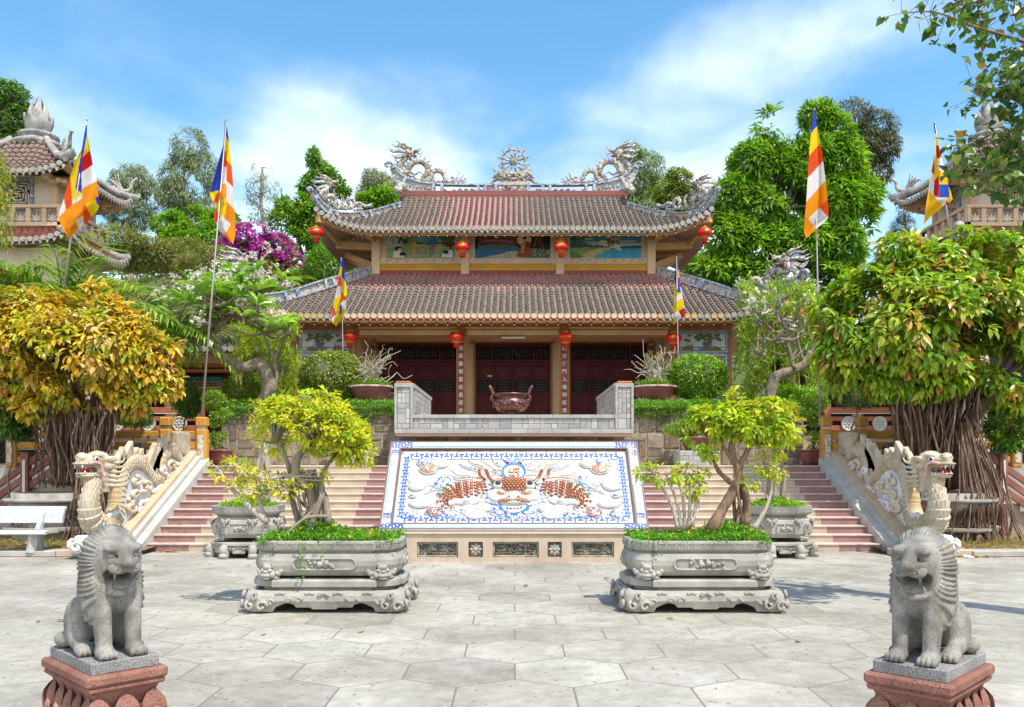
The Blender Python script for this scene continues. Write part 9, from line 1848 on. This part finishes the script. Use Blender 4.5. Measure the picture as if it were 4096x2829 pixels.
lo_ = [L(x, y, rx, ry, 47) for x, y, rx, ry in ((560, 540, 60, 34), (610, 560, 60, 34), (525, 560, 40, 26), (655, 590, 45, 22), (580, 580, 70, 26))]
t, pts, dr = tree('bougainvillea', 'bougainvillea covered in magenta blossom on the hillside', 'shrub', (PX(585, 47), 47, hz(PX(585, 47), 47)), lo_, 1900, 7, .18, .11, [(.62, .06, .48), (.70, .12, .58), (.50, .05, .40), (.26, .22, .09), (.20, .25, .06)], [4, 4, 3, 2.2, 2], None, T_LEAF, M_flw, M_wood, .12, 20, gap=.32, gs=1.1, part='blossom', shell=.5)
hl = ['brushy olive shrub on the hill beside the left tower', 'brown green shrub on the hill above the areca palm', 'thorny green shrub left of the magenta blossom', 'low feathery shrub above the frangipani', 'dry brown shrub below the magenta blossom', 'twiggy olive shrub behind the left hip dragon', 'dark green shrub beside the upper eave', 'yellow green shrub left of the temple wall', 'dense shrub right of the lower roof', 'dull green shrub behind the right hip dragon']
for k, (x, y, rx, ry) in enumerate(((260, 545, 70, 36), (330, 575, 75, 40), (410, 575, 70, 36), (480, 600, 80, 44), (570, 625, 80, 40), (650, 630, 70, 44), (745, 600, 50, 55), (700, 650, 70, 50), (1600, 620, 70, 60), (1700, 650, 80, 60))):
 Y = 45.5+(k % 3)*1.2 if k < 8 else 42; tree('hill_shrub', hl[k], 'shrub', (PX(x, Y), Y, PZ(y+ry, Y)), [L(x, y, rx, ry, Y), L(x+rx*.5, y+6, rx*.6, ry*.7, Y), L(x-rx*.5, y+8, rx*.6, ry*.7, Y)], 1000, 7, .22, .05, SC if k not in (6, 8, 9) else BG+DK, None, 'shrubs on the hillside', T_BLADE, None, M_wood, .06, 40, gap=.12, gs=.7, rad=.07)
n = 4200; x = RNG.uniform(-60, 60, n); y = RNG.uniform(44, 75, n); pts = np.array([(a, b, hz(a, b)+RNG.uniform(.2, 1.8)) for a, b in zip(x, y)]); o = leafobj('hillside_scrub', [rosettes(pts, rdirs(n)+[0, 0, .6], 6, .55, .2, T_LEAF, SC+DK, None, 1.1, .3, .4, .15, rad=.25)], M_lf); tag(o, kind='stuff', label='mixed scrub covering the hill behind the temple', cat='scrub')
Yh = 9.2; t = thing('bodhi_tree', 'bodhi tree with heart shaped leaves hanging in from the upper right corner', 'tree', (PX(2520, Yh), Yh, 0)); mb = MB(); J = [dpath([(2520, 1400), (2530, 800), (2500, 300), (2480, -100)], Yh, 16)]; mb.tube(J[0], np.linspace(.26, .12, 16), 10); pts = []
for p, r in (([(2490, 150), (2380, 130), (2311, 95), (2200, 60), (2110, 28), (2035, 30)], .03), ([(2480, -50), (2350, -10), (2250, 0), (2160, 10)], .025), ([(2500, 350), (2380, 270), (2300, 230), (2240, 200), (2190, 205)], .03), ([(2500, 420), (2380, 330), (2330, 340), (2260, 300), (2180, 330)], .022), ([(2500, 500), (2400, 430), (2310, 400), (2250, 380), (2210, 410)], .022), ([(2400, 280), (2330, 180), (2290, 160)], .018), ([(2330, 340), (2280, 380), (2150, 370)], .012)):
 c = dpath([(a, b, random.gauss(0, .25)) for a, b in p], Yh, 24); mb.tube(c, np.linspace(r, .004, 24), 6)
 for i in range(5, 24):
  for q in range(2 if c[i][0] < 4.9 or c[i][2] < 4.6 else 4): e = c[i]+np.array([random.gauss(0, .16), random.gauss(0, .2), random.gauss(-.03, .14)]); limb(mb, c[i], e, .004, .002, .05, 4, 4); pts.append(e)
mb.build('boughs', M_wood, t); pts = np.array(pts); leafobj('leaves', [rosettes(pts, rdirs(len(pts))*[1, 1, .4], 3, .08, .082, T_HEART, [(.06, .14, .025), (.11, .21, .04), (.22, .26, .07), (.30, .17, .05)], [4, 4, 1.5, .25], .9, 1.0, .1, .12, False)], M_lfg, t)
def cover(nm, lb, pts, ll, lw, cols, per=5, extra=None, up=.8, m=None, tm_=T_LEAF): o = leafobj(nm, [rosettes(pts, rdirs(len(pts))*[.6, .6, .3]+[0, 0, up], per, ll, lw, tm_, cols, None, 1., .2, .5, .14)]+(extra or []), m or M_lf); return tag(o, kind='stuff', label=lb, cat='ground cover')
GC = [(.09, .27, .015), (.15, .38, .02), (.23, .46, .03), (.07, .19, .015)]
for c, s, mx in ((PLC[0], 'left', 715), (PLC[1], 'right', 1640)):
 x = RNG.uniform(-.78, .78, 1700); y = RNG.uniform(-.48, .48, 1700); mx_ = PX(mx, c[1])-c[0]; z = .80+.20*np.exp(-((x-mx_)/.28)**2-(y/.3)**2)*(1 if s == 'left' else .7)+RNG.uniform(-.02, .05, 1700); pts = np.stack([c[0]+x, c[1]+y, z], 1)
 vn = np.array([tuple(P(x_+random.gauss(0, 2), y_, c[1]-.60)) for x_, ya_, yb_ in (((680, 1222, 1312), (722, 1222, 1250)) if s == 'left' else ((1500, 1222, 1240),)) for y_ in np.arange(ya_, yb_, 9)]); pts = np.vstack([pts, vn])
 f = pts[RNG.choice(1700, 16)]+[0, -.02, .07]; cover('planter_greenery', 'leafy ground cover with small yellow flowers in the %s front planter' % s, pts, .042, .022, GC, 5, [rosettes(f, np.tile([0, -.5, 1.], (16, 1)), 6, .032, .026, T_LEAF, [(.80, .46, .01)], None, 1.5, 0, .2, .05, rad=.004)])
for c, s in ((PL2[0], 'left'), (PL2[1], 'right')): r = .5*np.sqrt(RNG.random(600)); a = RNG.uniform(0, 6.28, 600); cover('planter_greenery', 'bright ground cover in the octagonal planter on the %s' % s, np.stack([c[0]+r*np.cos(a), c[1]+r*np.sin(a), .90+.12*np.exp(-(r/.3)**2)+RNG.uniform(0, .03, 600)], 1), .05, .025, [(.20, .42, .02), (.30, .52, .03), (.13, .29, .02)])
for s in (-1, 1):
 x = RNG.uniform(2.95, 7.2, 2400)*s; y = RNG.uniform(21.5, 23.6, 2400); e = RNG.random(2400) < .25; z = np.where(e, 3.08-RNG.random(2400)**2*.28, 3.12+RNG.uniform(0, .16, 2400)); y = np.where(e, 21.42, y)
 cover('wall_top_creeper', 'green creeper spilling over the %s rubble wall' % ('left' if s < 0 else 'right'), np.stack([x, y, z], 1), .075, .038, GC+[(.2, .3, .04)])
 n = 2600; x = RNG.uniform(8.3, 20, n)*s; y = RNG.uniform(16.05, 18, n); cover('dry_grass', 'sparse dry grass on the soil strip behind the %s kerb' % ('left' if s < 0 else 'right'), np.stack([x, y, np.full(n, .11)], 1), .09, .010, [(.20, .26, .05), (.38, .30, .12), (.14, .2, .03)], 4, None, 1., None, T_BLADE)
n = 420; a = np.stack([RNG.uniform(-12, -7.9, n), RNG.uniform(15.95, 17.6, n), np.full(n, .13)], 1); b = a*[-1, 1, 1]+RNG.normal(0, .3, (n, 3))*[1, .3, 0]; c = np.array([(PX(x, 16.5), 16.45, .02) for x in RNG.normal(385, 14, 26)]+[(PX(x, 15.5), 15.52, .02) for x in RNG.normal(2200, 25, 22)]+[(RNG.uniform(-7, 7), RNG.uniform(7, 16), .012) for _ in range(26)]+[(-7.0+RNG.uniform(0, .4), 16.6+.33*k_+.2, .15*k_+.165) for k_ in range(10) for _ in range(3)])
pts = np.vstack([a, b, c]); d = rdirs(len(pts))*[1, 1, .12]; o = leafobj('fallen_leaves', [place_leaves(pts, d, rdirs(len(pts))*.3+[0, 0, 1.], .10, .055, T_OVAL, palette(len(pts), [(.34, .18, .07), (.44, .26, .08), (.25, .13, .06), (.50, .36, .10)]))], M_lf); tag(o, kind='stuff', label='fallen yellow and brown leaves on the beds, steps and paving', cat='leaf litter')
sh = [('pink flowering oleander before the right gallery', 1930, 880, 60, 40, 23, [(.05, .11, .03), (.09, .16, .05)], .14, .024), ('dark leafy shrub at the left edge beside the golden fig', 30, 930, 50, 60, 18.6, DK, .16, .07), ('loose green shrub at the right edge behind the root curtain', 2275, 960, 50, 60, 18.6, BG+DK, .12, .05), ('twisted low bonsai shrub behind the ochre railing', 300, 940, 45, 24, 21.5, [(.22, .32, .03), (.14, .24, .03)], .07, .03), ('yellow green shrub before the left gallery', 545, 880, 45, 30, 23.5, [(.24, .32, .03), (.16, .25, .03)], .1, .03), ('green hedge plant under the right dome shrub', 1620, 905, 60, 18, 22.8, GD, .07, .035), ('leafy shrub at the foot of the right bamboo', 1800, 900, 60, 30, 23.5, BG, .12, .05), ('feathery shrub by the left end of the rubble wall', 420, 900, 30, 40, 24, DK+BG[:1], .14, .03)]
for lb, x, y, rx, ry, Y, cols, ll, lw in sh: tree('garden_shrub', lb, 'shrub', (PX(x, Y), Y, 3.0 if 500 < x < 1850 and Y > 21.6 else 1.66 if Y > 20 else .1), [L(x, y, rx, ry, Y), L(x+rx*.4, y+ry*.3, rx*.6, ry*.6, Y)], 420, 6, ll, lw, cols, None, None, T_LEAF if lw > .03 else T_BLADE, None, M_wood, .035, 16, gap=.1, gs=2)
